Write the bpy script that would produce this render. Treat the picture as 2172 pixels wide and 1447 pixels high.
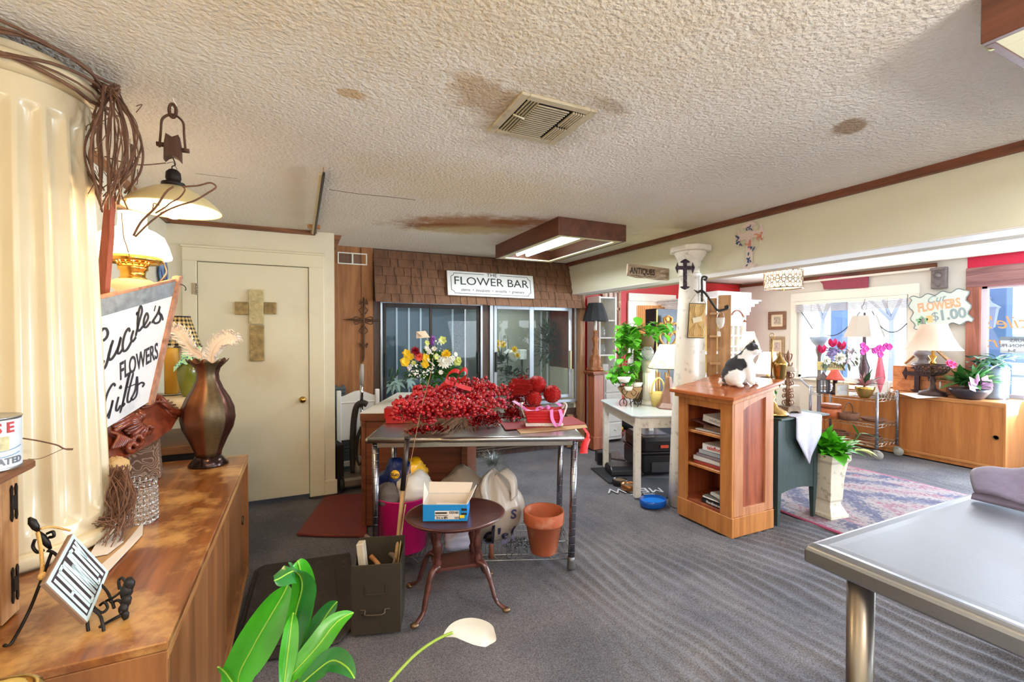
import bpy,bmesh,math,random
from mathutils import Vector as Vec,Matrix as Mat,noise as mnoise
random.seed(11)
for _o in list(bpy.data.objects):bpy.data.objects.remove(_o)
SC=bpy.context.scene;COL=SC.collection
PI=math.pi;R=math.radians
# ------------------------------------------------------------------ camera
FPX,YAW,PITCH,EYE=965.0,R(25.05),R(-0.74),1.44
cd=bpy.data.cameras.new('camera');cam=bpy.data.objects.new('camera',cd);COL.objects.link(cam)
cd.sensor_width=36.0;cd.lens=FPX/2172*36.0;cd.clip_start=0.03;cd.clip_end=200
cam.location=(0,0,EYE);cam.rotation_euler=(PI/2+PITCH,0,-YAW)
SC.camera=cam
# ------------------------------------------------------------------ view + world
SC.view_settings.view_transform='Standard';SC.view_settings.look='None'
SC.view_settings.gamma=1.0;SC.view_settings.use_curve_mapping=False
SC.view_settings.exposure=0.5
w=bpy.data.worlds.new('daylight');SC.world=w;w.use_nodes=True
bg=w.node_tree.nodes['Background'];bg.inputs[0].default_value=(0.80,0.90,1.0,1);bg.inputs[1].default_value=2.2
def area(name,loc,rot,sx,sy,power,col=(1,1,1),spread=180):
 l=bpy.data.lights.new(name,'AREA');l.shape='RECTANGLE';l.size=sx;l.size_y=sy
 l.energy=power;l.color=col;l.spread=R(spread)
 o=bpy.data.objects.new(name,l);COL.objects.link(o);o.location=loc;o.rotation_euler=rot
 return o
def bulb(name,loc,power,col=(1,.72,.40),r=.03,parent=None):
 l=bpy.data.lights.new(name,'POINT');l.energy=power;l.color=col;l.shadow_soft_size=r
 o=bpy.data.objects.new(name,l);COL.objects.link(o);o.location=loc;o.parent=parent
 return o
# daylight through the shop-front windows on the right (wall X = 7.2), cool
area('daylight_or_fill',(7.12,3.92,1.38),(0,R(90),0),1.15,1.40,42,(.80,.90,1.0))
area('daylight_or_fill',(7.12,1.0,1.38),(0,R(90),0),1.2,2.4,140,(.60,.79,1.0))
# daylight from front windows added in the unseen wall behind the camera
area('daylight_or_fill',(5.2,-2.40,1.30),(R(-58),0,R(215)),2.6,1.3,62,(.86,.93,1.0))
# uplights added behind the camera, without any lamp, to brighten the ceiling
area('added_uplight',(1.05,-1.0,1.66),(PI,0,0),.5,.5,52,(1,.97,.93))
area('added_uplight',(-.35,-1.6,1.72),(PI,0,0),.3,.3,22,(1,.93,.82))
area('daylight_or_fill',(7.05,1.0,.95),(0,R(118),0),.8,2.6,105,(.84,.92,1.0))  # upward fill added for the ceiling, imitating bounce off the pavement outside
# fluorescent boxes of the ceiling; the last two lights have no box
area('fluorescent_or_fill',(2.13,3.66,2.255),(0,0,0),.30,1.05,26,(.90,.97,1.0))
area('fluorescent_or_fill',(2.05,.2,2.25),(0,0,0),.5,.6,24,(.96,.97,1.0))
area('fluorescent_or_fill',(.2,-1.5,2.25),(0,0,0),.5,1.0,12,(1,.93,.84))  # fill added behind the camera, no fixture there
area('fluorescent_or_fill',(5.3,4.4,2.30),(0,0,0),.6,.6,14,(1,.93,.84))  # right room light with no fixture built at this spot
bulb('unseen_warm_lamp',(-.62,.55,1.95),4.5,(1,.62,.26),.12)  # unseen warm lamp, added to turn the column's left side amber
# ------------------------------------------------------------------ picture geometry (metres, world axes)
_F=Vec((math.sin(YAW)*math.cos(PITCH),math.cos(YAW)*math.cos(PITCH),math.sin(PITCH)))
_R=Vec((math.cos(YAW),-math.sin(YAW),0));_U=_R.cross(_F);_C=Vec((0,0,EYE))
def _ray(px,py):return _F+_R*((px-1086)/FPX)+_U*((723.5-py)/FPX)
def onZ(px,py,z=0.0):d=_ray(px,py);return _C+d*((z-EYE)/d.z)
def onX(px,py,x):d=_ray(px,py);return _C+d*(x/d.x)
def onY(px,py,y):d=_ray(px,py);return _C+d*(y/d.y)
def dep(px,py,dd):return _C+_ray(px,py)*dd
# ------------------------------------------------------------------ materials
def lin(c):
 c=c/255.0
 return c/12.92 if c<=.04045 else((c+.055)/1.055)**2.4
def rgb(t):return(lin(t[0]),lin(t[1]),lin(t[2]),1)
MATS={}
def nodes(name):
 m=bpy.data.materials.new(name);m.use_nodes=True;nt=m.node_tree
 return m,nt,nt.nodes['Principled BSDF'],nt.nodes['Material Output']
def mat(name,col,rough=.6,metal=0.,var=0.,vs=8.,bump=0.,bs=60.,dirt=None,ds=3.,da=.5,trans=0.,ior=1.45,emit=0.,ecol=None,sheen=0.,sss=0.,alpha=1.,coat=0.,stretch=(1,1,1),detail=3.):
 if name in MATS:return MATS[name]
 m,nt,b,out=nodes(name);N=nt.nodes.new;L=nt.links.new
 b.inputs['Roughness'].default_value=rough;b.inputs['Metallic'].default_value=metal
 b.inputs['Base Color'].default_value=rgb(col)
 if trans:b.inputs['Transmission Weight'].default_value=trans;b.inputs['IOR'].default_value=ior
 if emit:b.inputs['Emission Color'].default_value=rgb(ecol or col);b.inputs['Emission Strength'].default_value=emit
 if sheen:b.inputs['Sheen Weight'].default_value=sheen
 if sss:b.inputs['Subsurface Weight'].default_value=sss;b.inputs['Subsurface Radius'].default_value=(.02,.02,.02)
 if coat:b.inputs['Coat Weight'].default_value=coat;b.inputs['Coat Roughness'].default_value=.12
 if alpha<1:b.inputs['Alpha'].default_value=alpha
 if var or bump or dirt:
  tc=N('ShaderNodeTexCoord');mp=N('ShaderNodeMapping');L(tc.outputs['Object'],mp.inputs[0]);mp.inputs['Scale'].default_value=stretch
 if var:
  n=N('ShaderNodeTexNoise');n.inputs['Scale'].default_value=vs;n.inputs['Detail'].default_value=detail;L(mp.outputs[0],n.inputs['Vector'])
  r=N('ShaderNodeValToRGB');L(n.outputs['Fac'],r.inputs[0])
  lo=tuple(max(0,c*(1-var))for c in rgb(col)[:3])+(1,);hi=tuple(min(1,c*(1+var))for c in rgb(col)[:3])+(1,)
  r.color_ramp.elements[0].position=.3;r.color_ramp.elements[1].position=.7
  r.color_ramp.elements[0].color=lo;r.color_ramp.elements[1].color=hi
  last=r.outputs[0]
 else:
  last=None
 if dirt:
  n2=N('ShaderNodeTexNoise');n2.inputs['Scale'].default_value=ds;n2.inputs['Detail'].default_value=6;L(mp.outputs[0],n2.inputs['Vector'])
  r2=N('ShaderNodeValToRGB');L(n2.outputs['Fac'],r2.inputs[0]);r2.color_ramp.elements[0].position=.57;r2.color_ramp.elements[1].position=.70
  r2.color_ramp.elements[1].color=(da,da,da,1)
  mx=N('ShaderNodeMix');mx.data_type='RGBA';L(r2.outputs[0],mx.inputs['Factor'])
  if last:L(last,mx.inputs[6])
  else:mx.inputs[6].default_value=rgb(col)
  mx.inputs[7].default_value=rgb(dirt);last=mx.outputs[2]
 if last:L(last,b.inputs['Base Color'])
 if bump:
  n3=N('ShaderNodeTexNoise');n3.inputs['Scale'].default_value=bs;n3.inputs['Detail'].default_value=4;L(mp.outputs[0],n3.inputs['Vector'])
  bp=N('ShaderNodeBump');bp.inputs['Strength'].default_value=bump;bp.inputs['Distance'].default_value=.01
  L(n3.outputs['Fac'],bp.inputs['Height']);L(bp.outputs[0],b.inputs['Normal'])
 MATS[name]=m;return m
def wood(name,c1,c2,axis='z',scale=9.,rough=.45,coat=.0,wear=None,wa=.6,rings=6.):
 """grain runs along the given object axis"""
 if name in MATS:return MATS[name]
 m,nt,b,out=nodes(name);N=nt.nodes.new;L=nt.links.new
 b.inputs['Roughness'].default_value=rough
 if coat:b.inputs['Coat Weight'].default_value=coat;b.inputs['Coat Roughness'].default_value=.15
 tc=N('ShaderNodeTexCoord');mp=N('ShaderNodeMapping');L(tc.outputs['Object'],mp.inputs[0])
 s=[scale,scale,scale];s['xyz'.index(axis)]=scale*.08;mp.inputs['Scale'].default_value=s
 n=N('ShaderNodeTexNoise');n.inputs['Scale'].default_value=1.0;n.inputs['Detail'].default_value=5;n.inputs['Distortion'].default_value=.6;L(mp.outputs[0],n.inputs['Vector'])
 mu=N('ShaderNodeMath');mu.operation='MULTIPLY';mu.inputs[1].default_value=rings;L(n.outputs['Fac'],mu.inputs[0])
 fr=N('ShaderNodeMath');fr.operation='PINGPONG';fr.inputs[1].default_value=1.0;L(mu.outputs[0],fr.inputs[0])
 n2=N('ShaderNodeTexNoise');n2.inputs['Scale'].default_value=7.0;n2.inputs['Detail'].default_value=4;L(mp.outputs[0],n2.inputs['Vector'])
 ad=N('ShaderNodeMath');ad.operation='ADD';mh=N('ShaderNodeMath');mh.operation='MULTIPLY';mh.inputs[1].default_value=.45
 L(fr.outputs[0],mh.inputs[0]);L(mh.outputs[0],ad.inputs[0]);m3=N('ShaderNodeMath');m3.operation='MULTIPLY';m3.inputs[1].default_value=.55;L(n2.outputs['Fac'],m3.inputs[0]);L(m3.outputs[0],ad.inputs[1])
 r=N('ShaderNodeValToRGB');L(ad.outputs[0],r.inputs[0]);r.color_ramp.elements[0].position=.15;r.color_ramp.elements[1].position=.8
 r.color_ramp.elements[0].color=rgb(c1);r.color_ramp.elements[1].color=rgb(c2);last=r.outputs[0]
 if wear:
  n4=N('ShaderNodeTexNoise');n4.inputs['Scale'].default_value=4.6;n4.inputs['Detail'].default_value=9;n4.inputs['Roughness'].default_value=.65;L(tc.outputs['Object'],n4.inputs['Vector'])
  r4=N('ShaderNodeValToRGB');L(n4.outputs['Fac'],r4.inputs[0]);r4.color_ramp.elements[0].position=.48;r4.color_ramp.elements[1].position=.62;r4.color_ramp.elements[1].color=(wa,wa,wa,1)
  mx=N('ShaderNodeMix');mx.data_type='RGBA';L(r4.outputs[0],mx.inputs['Factor']);L(last,mx.inputs[6]);mx.inputs[7].default_value=rgb(wear);last=mx.outputs[2]
 L(last,b.inputs['Base Color'])
 bp=N('ShaderNodeBump');bp.inputs['Strength'].default_value=.12;bp.inputs['Distance'].default_value=.004;L(ad.outputs[0],bp.inputs['Height']);L(bp.outputs[0],b.inputs['Normal'])
 MATS[name]=m;return m
def glass(name,tint=(1,1,1),refl=.5,rough=.0,haze=0.):
 if name in MATS:return MATS[name]
 m,nt,b,out=nodes(name);N=nt.nodes.new;L=nt.links.new
 t=N('ShaderNodeBsdfTransparent');t.inputs[0].default_value=tuple(tint)+(1,)
 g=N('ShaderNodeBsdfGlossy');g.inputs['Roughness'].default_value=rough
 f=N('ShaderNodeFresnel');f.inputs[0].default_value=1.45;mu=N('ShaderNodeMath');mu.operation='MULTIPLY';mu.inputs[1].default_value=refl*2;L(f.outputs[0],mu.inputs[0])
 x=N('ShaderNodeMixShader');L(mu.outputs[0],x.inputs[0]);L(t.outputs[0],x.inputs[1]);L(g.outputs[0],x.inputs[2]);last=x
 if haze:
  d=N('ShaderNodeBsdfDiffuse');d.inputs[0].default_value=(.8,.85,.9,1);y=N('ShaderNodeMixShader');y.inputs[0].default_value=haze
  L(x.outputs[0],y.inputs[1]);L(d.outputs[0],y.inputs[2]);last=y
 L(last.outputs[0],out.inputs['Surface']);MATS[name]=m;return m
def shade(name,col,emit,rough=.8,tr=.5):
 """translucent lampshade cloth, lit from inside by its bulb"""
 if name in MATS:return MATS[name]
 m,nt,b,out=nodes(name);N=nt.nodes.new;L=nt.links.new
 d=N('ShaderNodeBsdfDiffuse');d.inputs[0].default_value=rgb(col);t=N('ShaderNodeBsdfTranslucent');t.inputs[0].default_value=rgb(col)
 x=N('ShaderNodeMixShader');x.inputs[0].default_value=tr;L(d.outputs[0],x.inputs[1]);L(t.outputs[0],x.inputs[2]);last=x
 if emit:
  e=N('ShaderNodeEmission');e.inputs[0].default_value=rgb(col);e.inputs[1].default_value=emit;a=N('ShaderNodeAddShader');L(x.outputs[0],a.inputs[0]);L(e.outputs[0],a.inputs[1]);last=a
 L(last.outputs[0],out.inputs['Surface']);MATS[name]=m;return m
# ------------------------------------------------------------------ mesh builder
class MB:
 def __init__(s):s.v=[];s.f=[];s.mi=[];s.sm=[]
 def add(s,vs,fs,mi=0,sm=False,T=None):
  o=len(s.v)
  s.v+=[tuple(T@Vec(p))for p in vs]if T is not None else[tuple(p)for p in vs]
  for f in fs:s.f.append([i+o for i in f]);s.mi.append(mi);s.sm.append(sm)
  return s
 def box(s,c,d,b=.003,mi=0,T=None,rz=0.):
  hx,hy,hz=d[0]/2,d[1]/2,d[2]/2;b=min(b,hx*.45,hy*.45,hz*.45)
  if rz:X=Mat.Translation(c)@Mat.Rotation(rz,4,'Z')
  else:X=Mat.Translation(c)
  if T is not None:X=T@X
  if b<=0:
   vs=[(x*hx,y*hy,z*hz)for x in(-1,1)for y in(-1,1)for z in(-1,1)]
   return s.add(vs,[(0,1,3,2),(4,6,7,5),(0,4,5,1),(2,3,7,6),(0,2,6,4),(1,5,7,3)],mi,False,X)
  vs=[];idx={}
  for i in(-1,1):
   for j in(-1,1):
    for k in(-1,1):
     for a,p in(('x',(i*hx,j*(hy-b),k*(hz-b))),('y',(i*(hx-b),j*hy,k*(hz-b))),('z',(i*(hx-b),j*(hy-b),k*hz))):
      idx[i,j,k,a]=len(vs);vs.append(p)
  g=lambda i,j,k,a:idx[i,j,k,a];fs=[]
  for i in(-1,1):
   q=[g(i,-1,-1,'x'),g(i,1,-1,'x'),g(i,1,1,'x'),g(i,-1,1,'x')];fs.append(q if i>0 else q[::-1])
   q=[g(-1,i,-1,'y'),g(1,i,-1,'y'),g(1,i,1,'y'),g(-1,i,1,'y')];fs.append(q[::-1]if i>0 else q)
   q=[g(-1,-1,i,'z'),g(1,-1,i,'z'),g(1,1,i,'z'),g(-1,1,i,'z')];fs.append(q if i>0 else q[::-1])
  for i in(-1,1):
   for j in(-1,1):
    q=[g(i,j,-1,'x'),g(i,j,-1,'y'),g(i,j,1,'y'),g(i,j,1,'x')];fs.append(q if i*j>0 else q[::-1])
    q=[g(i,-1,j,'x'),g(i,1,j,'x'),g(i,1,j,'z'),g(i,-1,j,'z')];fs.append(q if i*j>0 else q[::-1])
    q=[g(-1,i,j,'y'),g(1,i,j,'y'),g(1,i,j,'z'),g(-1,i,j,'z')];fs.append(q[::-1]if i*j>0 else q)
    for k in(-1,1):
     t=[g(i,j,k,'x'),g(i,j,k,'y'),g(i,j,k,'z')];fs.append(t if i*j*k>0 else t[::-1])
  return s.add(vs,fs,mi,False,X)
 def lathe(s,prof,n=24,mi=0,T=None,sm=True,fn=None,a0=0.,a1=2*PI,cap=True):
  full=abs(a1-a0-2*PI)<1e-6;m=n if full else n+1;vs=[];fs=[]
  for r,z in prof:
   for i in range(m):
    a=a0+(a1-a0)*i/n;k=fn(a,z)if fn else 1.0;vs.append((r*k*math.cos(a),r*k*math.sin(a),z))
  for j in range(len(prof)-1):
   for i in range(n):
    i2=(i+1)%m;fs.append((j*m+i,j*m+i2,(j+1)*m+i2,(j+1)*m+i))
  if cap and full:
   if prof[0][0]>1e-4:fs.append(tuple(range(m))[::-1])
   if prof[-1][0]>1e-4:fs.append(tuple(range((len(prof)-1)*m,len(prof)*m)))
  return s.add(vs,fs,mi,sm,T)
 def tube(s,pts,r,n=8,mi=0,T=None,closed=False,cap=True,sq=None):
  P=[Vec(p)for p in pts];N_=len(P);rs=r if isinstance(r,(list,tuple))else[r]*N_
  if N_<2:return s
  tan=[]
  for i in range(N_):
   a=P[(i-1)%N_]if closed else P[max(i-1,0)];b=P[(i+1)%N_]if closed else P[min(i+1,N_-1)]
   t=(b-a);tan.append(t.normalized()if t.length>1e-9 else Vec((0,0,1)))
  up=Vec((0,0,1))if abs(tan[0].z)<.9 else Vec((1,0,0));vs=[];fs=[];nx=tan[0].cross(up).normalized()
  for i in range(N_):
   nx=(nx-tan[i]*nx.dot(tan[i]));nx=nx.normalized()if nx.length>1e-6 else tan[i].orthogonal().normalized();ny=tan[i].cross(nx)
   for k in range(n):
    a=2*PI*k/n;vs.append(P[i]+nx*(math.cos(a)*rs[i])+ny*(math.sin(a)*rs[i]*(sq or 1)))
  for i in range(N_ if closed else N_-1):
   for k in range(n):
    k2=(k+1)%n;j=(i+1)%N_;fs.append((i*n+k,i*n+k2,j*n+k2,j*n+k))
  if cap and not closed:fs.append(tuple(range(n))[::-1]);fs.append(tuple(range((N_-1)*n,N_*n)))
  return s.add(vs,fs,mi,n>4,T)
 def sphere(s,c,r,seg=14,rings=9,mi=0,T=None,sc=(1,1,1),jit=0.):
  vs=[];fs=[]
  for j in range(1,rings):
   t=PI*j/rings
   for i in range(seg):
    a=2*PI*i/seg;k=r*(1+random.uniform(-jit,jit));vs.append((c[0]+k*sc[0]*math.sin(t)*math.cos(a),c[1]+k*sc[1]*math.sin(t)*math.sin(a),c[2]+k*sc[2]*math.cos(t)))
  top=len(vs);vs.append((c[0],c[1],c[2]+r*sc[2]));bot=len(vs);vs.append((c[0],c[1],c[2]-r*sc[2]))
  for j in range(rings-2):
   for i in range(seg):
    i2=(i+1)%seg;fs.append((j*seg+i,(j+1)*seg+i,(j+1)*seg+i2,j*seg+i2))
  for i in range(seg):
   i2=(i+1)%seg;fs.append((top,i,i2));fs.append((bot,(rings-2)*seg+i2,(rings-2)*seg+i))
  return s.add(vs,fs,mi,True,T)
 def prism(s,poly,z0,z1,mi=0,T=None,sm=False):
  """polygon in local XY extruded along local Z"""
  n=len(poly);vs=[(p[0],p[1],z0)for p in poly]+[(p[0],p[1],z1)for p in poly]
  ar=sum(poly[i][0]*poly[(i+1)%n][1]-poly[(i+1)%n][0]*poly[i][1]for i in range(n))
  fs=[tuple(range(n))[::-1],tuple(range(n,2*n))]+[(i,(i+1)%n,n+(i+1)%n,n+i)for i in range(n)]
  if ar<0:fs=[f[::-1]for f in fs]
  return s.add(vs,fs,mi,sm,T)
 def grid(s,fn,nu,nv,mi=0,T=None,sm=True,th=0.):
  vs=[fn(i/nu,j/nv)for j in range(nv+1)for i in range(nu+1)]
  fs=[(j*(nu+1)+i,j*(nu+1)+i+1,(j+1)*(nu+1)+i+1,(j+1)*(nu+1)+i)for j in range(nv)for i in range(nu)]
  return s.add(vs,fs,mi,sm,T)
 def leaf(s,base,d,L,W,droop=.3,fold=.25,up=(0,0,1),n=6,mi=0,tip=1.6,wave=0.,T=None,th=0.,belly=.45):
  """blade from base along d, bending towards -Z by droop, folded along its rib"""
  d=Vec(d).normalized();up=Vec(up);side=d.cross(up)
  side=side.normalized()if side.length>1e-4 else Vec((1,0,0));nrm=side.cross(d).normalized();p=Vec(base);vs=[];fs=[]
  for i in range(n+1):
   t=i/n;wd=W*.5*(math.sin(PI*min(1,(t**(math.log(.5)/math.log(belly)))))**.8 if 0<t<1 else .03)
   wv=wave*math.sin(t*9)*W
   q=p
   vs+=[q-side*wd+nrm*(wd*fold+wv),q,q+side*wd+nrm*(wd*fold-wv)]
   dd=(d*(1)+Vec((0,0,-1))*droop*t*1.6).normalized();p=p+dd*(L/n);nrm=side.cross(dd).normalized()
  for i in range(n):
   a=i*3;fs+=[(a,a+1,a+4,a+3),(a+1,a+2,a+5,a+4)]
  return s.add(vs,fs,mi,True,T)
 def strip(s,pts,wvec,mi=0,T=None,th=.0):
  """flat band following pts, width vector wvec (one vector or a list)"""
  P=[Vec(p)for p in pts];ws=wvec if isinstance(wvec,list)else[wvec]*len(P);vs=[];fs=[]
  for p,q in zip(P,ws):q=Vec(q);vs+=[p-q*.5,p+q*.5]
  for i in range(len(P)-1):fs.append((2*i,2*i+1,2*i+3,2*i+2))
  return s.add(vs,fs,mi,True,T)
 def text(s,body,size,T,mi=0,ex=.0008,shear=0.,align='CENTER',sx=1.,bold=0.,space=1.,fit=0.):
  c=bpy.data.curves.new('t','FONT');c.body=body;c.size=size;c.extrude=ex;c.shear=shear;c.align_x=align;c.align_y='CENTER';c.offset=bold;c.space_character=space;c.resolution_u=3
  o=bpy.data.objects.new('t',c);me=bpy.data.meshes.new_from_object(o)
  if fit and len(me.vertices):xs=[v.co.x for v in me.vertices];sx=fit/(max(xs)-min(xs))
  vs=[(v.co.x*sx,v.co.y,v.co.z)for v in me.vertices];fs=[tuple(p.vertices)for p in me.polygons]
  s.add(vs,fs,mi,False,T);bpy.data.objects.remove(o);bpy.data.curves.remove(c);bpy.data.meshes.remove(me);return s
 def pen(s,strokes,wd,T,mi=0,th=.001,slant=.0,calli=0.):
  """hand lettering: smooth strokes in local XY as flat ribbons"""
  for st in strokes:
   P=crom([(x+slant*y,y)for x,y in st],6);vs=[];fs=[];n=len(P)
   for i,p in enumerate(P):
    a=Vec(P[max(i-1,0)]);b=Vec(P[min(i+1,n-1)]);t=(b-a);t=t.normalized()if t.length>1e-9 else Vec((1,0))
    k=wd*(1+calli*(-t.y if abs(t.y)>0 else 0))*(1 if 0<i<n-1 else .6);k=max(k,wd*.35)
    nn=Vec((-t.y,t.x))*k*.5;vs+=[(p[0]-nn.x,p[1]-nn.y,th),(p[0]+nn.x,p[1]+nn.y,th)]
   fs=[(2*i,2*i+2,2*i+3,2*i+1)for i in range(n-1)];s.add(vs,fs,mi,False,T)
  return s
 def build(s,name,mats,parent=None,world=False,kind=None,label=None,bev=0,subd=0,solid=0.,smooth=None):
  me=bpy.data.meshes.new(name);vs=s.v
  if world and parent is not None:
   inv=parent.matrix_basis.inverted()if parent.parent is None else(parent.parent.matrix_basis@parent.matrix_basis).inverted()
   vs=[tuple(inv@Vec(p))for p in vs]
  me.from_pydata(vs,[],s.f);me.polygons.foreach_set('use_smooth',s.sm if smooth is None else[smooth]*len(s.f))
  for m in(mats if isinstance(mats,(list,tuple))else[mats]):me.materials.append(m)
  if any(s.mi):me.polygons.foreach_set('material_index',s.mi)
  me.update();o=bpy.data.objects.new(name,me);COL.objects.link(o)
  if parent is not None:o.parent=parent
  if kind:o['kind']=kind
  if label:o['label']=label
  if solid:md=o.modifiers.new('thick','SOLIDIFY');md.thickness=solid;md.offset=0
  if bev:md=o.modifiers.new('bevel','BEVEL');md.width=bev;md.segments=2;md.limit_method='ANGLE';md.angle_limit=R(40)
  if subd:md=o.modifiers.new('sub','SUBSURF');md.levels=subd;md.render_levels=subd
  return o
def crom(P,k=6):
 P=[tuple(p)for p in P]
 if len(P)<3:return P
 D=len(P[0]);Q=[P[0]]+P+[P[-1]];out=[]
 for i in range(1,len(Q)-2):
  a,b,c,d=Q[i-1],Q[i],Q[i+1],Q[i+2]
  for j in range(k):
   t=j/k;out.append(tuple(.5*(2*b[m]+(c[m]-a[m])*t+(2*a[m]-5*b[m]+4*c[m]-d[m])*t*t+(3*b[m]-a[m]-3*c[m]+d[m])*t**3)for m in range(D)))
 out.append(P[-1]);return out
def tag(o,label,cat,group=None,kind=None):
 o['label']=label;o['category']=cat
 if group:o['group']=group
 if kind:o['kind']=kind
 return o
def thing(name,label,cat,loc=(0,0,0),rz=0.,group=None):
 o=bpy.data.objects.new(name,None);COL.objects.link(o);o.empty_display_size=.05
 o.location=loc;o.rotation_euler=(0,0,rz);o.matrix_basis=Mat.Translation(Vec(loc))@Mat.Rotation(rz,4,'Z')
 return tag(o,label,cat,group)
def solo(name,mb,mats,label,cat,group=None,kind=None,**kw):
 """a thing that is one mesh, given in world coordinates; its origin goes to its base"""
 xs=[p[0]for p in mb.v];ys=[p[1]for p in mb.v];zs=[p[2]for p in mb.v]
 c=Vec(((min(xs)+max(xs))/2,(min(ys)+max(ys))/2,min(zs)));mb.v=[tuple(Vec(p)-c)for p in mb.v]
 o=mb.build(name,mats,**kw);o.location=c;return tag(o,label,cat,group,kind)
def struct(name,mb,mats,parent=None,**kw):
 o=mb.build(name,mats,parent,**kw)
 if parent is None:o['kind']='structure'
 return o
def dup(root,loc,rz=None,label=None,scale=None):
 def cp(o,par):
  c=o.copy();COL.objects.link(c)
  if par is not None:c.parent=par
  for ch in kids.get(o.name,[]):cp(ch,c)
  return c
 kids={}
 for o in bpy.data.objects:
  if o.parent:kids.setdefault(o.parent.name,[]).append(o)
 c=cp(root,None);c.location=loc
 if rz is not None:c.rotation_euler=(0,0,rz)
 if scale:c.scale=(scale,)*3
 if label:c['label']=label
 return c
def frameT(o,x,y):
 """matrix whose local X,Y lie along x,y at origin o"""
 x=Vec(x).normalized();z=x.cross(Vec(y)).normalized();y=z.cross(x)
 return Mat(((x.x,y.x,z.x,o[0]),(x.y,y.y,z.y,o[1]),(x.z,y.z,z.z,o[2]),(0,0,0,1)))
def TR(x,y,z,rx=0,ry=0,rz=0):return Mat.Translation((x,y,z))@Mat.Rotation(rz,4,'Z')@Mat.Rotation(ry,4,'Y')@Mat.Rotation(rx,4,'X')
def rnd(a,b):return random.uniform(a,b)
def arc(cx,cz,r,a0,a1,n=12):return[(cx+r*math.cos(a0+(a1-a0)*i/n),cz+r*math.sin(a0+(a1-a0)*i/n))for i in range(n+1)]
def spiral(c,r0,r1,a0,a1,ux,uz,n=18):
 """curl in the plane of ux, uz"""
 c=Vec(c);ux=Vec(ux);uz=Vec(uz);return[c+ux*((r0+(r1-r0)*i/n)*math.cos(a0+(a1-a0)*i/n))+uz*((r0+(r1-r0)*i/n)*math.sin(a0+(a1-a0)*i/n))for i in range(n+1)]
# = THE ROOM
ZC=2.36;XL=-.95;YD=4.42;YC=5.0;XB=3.13;XW=7.2;YR=5.7;YB=-2.5
CREAM=mat('wall_cream',(238,230,206),.75,var=.05,vs=2.5,bump=.05,bs=30,dirt=(214,190,140),ds=1.3,da=.25)
DOORC=mat('door_cream',(240,231,202),.5,var=.04,vs=2,dirt=(205,175,120),ds=1.6,da=.3)
BEAMC=mat('beam_cream',(228,224,200),.7,var=.05,vs=1.5,bump=.04,bs=25)
OFFW=mat('wall_offwhite',(220,215,206),.8,var=.04,vs=2.5)
REDW=mat('wall_red',(196,36,40),.45,var=.06,vs=3,bump=.03,bs=20)
PINKR=mat('wall_rose_red',(214,30,72),.6)
TRIMB=wood('trim_brown',(70,34,24),(128,72,46),'y',14,.5)
TRIMX=wood('trim_brown_cross',(96,56,34),(150,96,60),'x',14,.5)
WHITEP=mat('white_paint',(240,236,226),.5,var=.03,vs=4)
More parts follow.
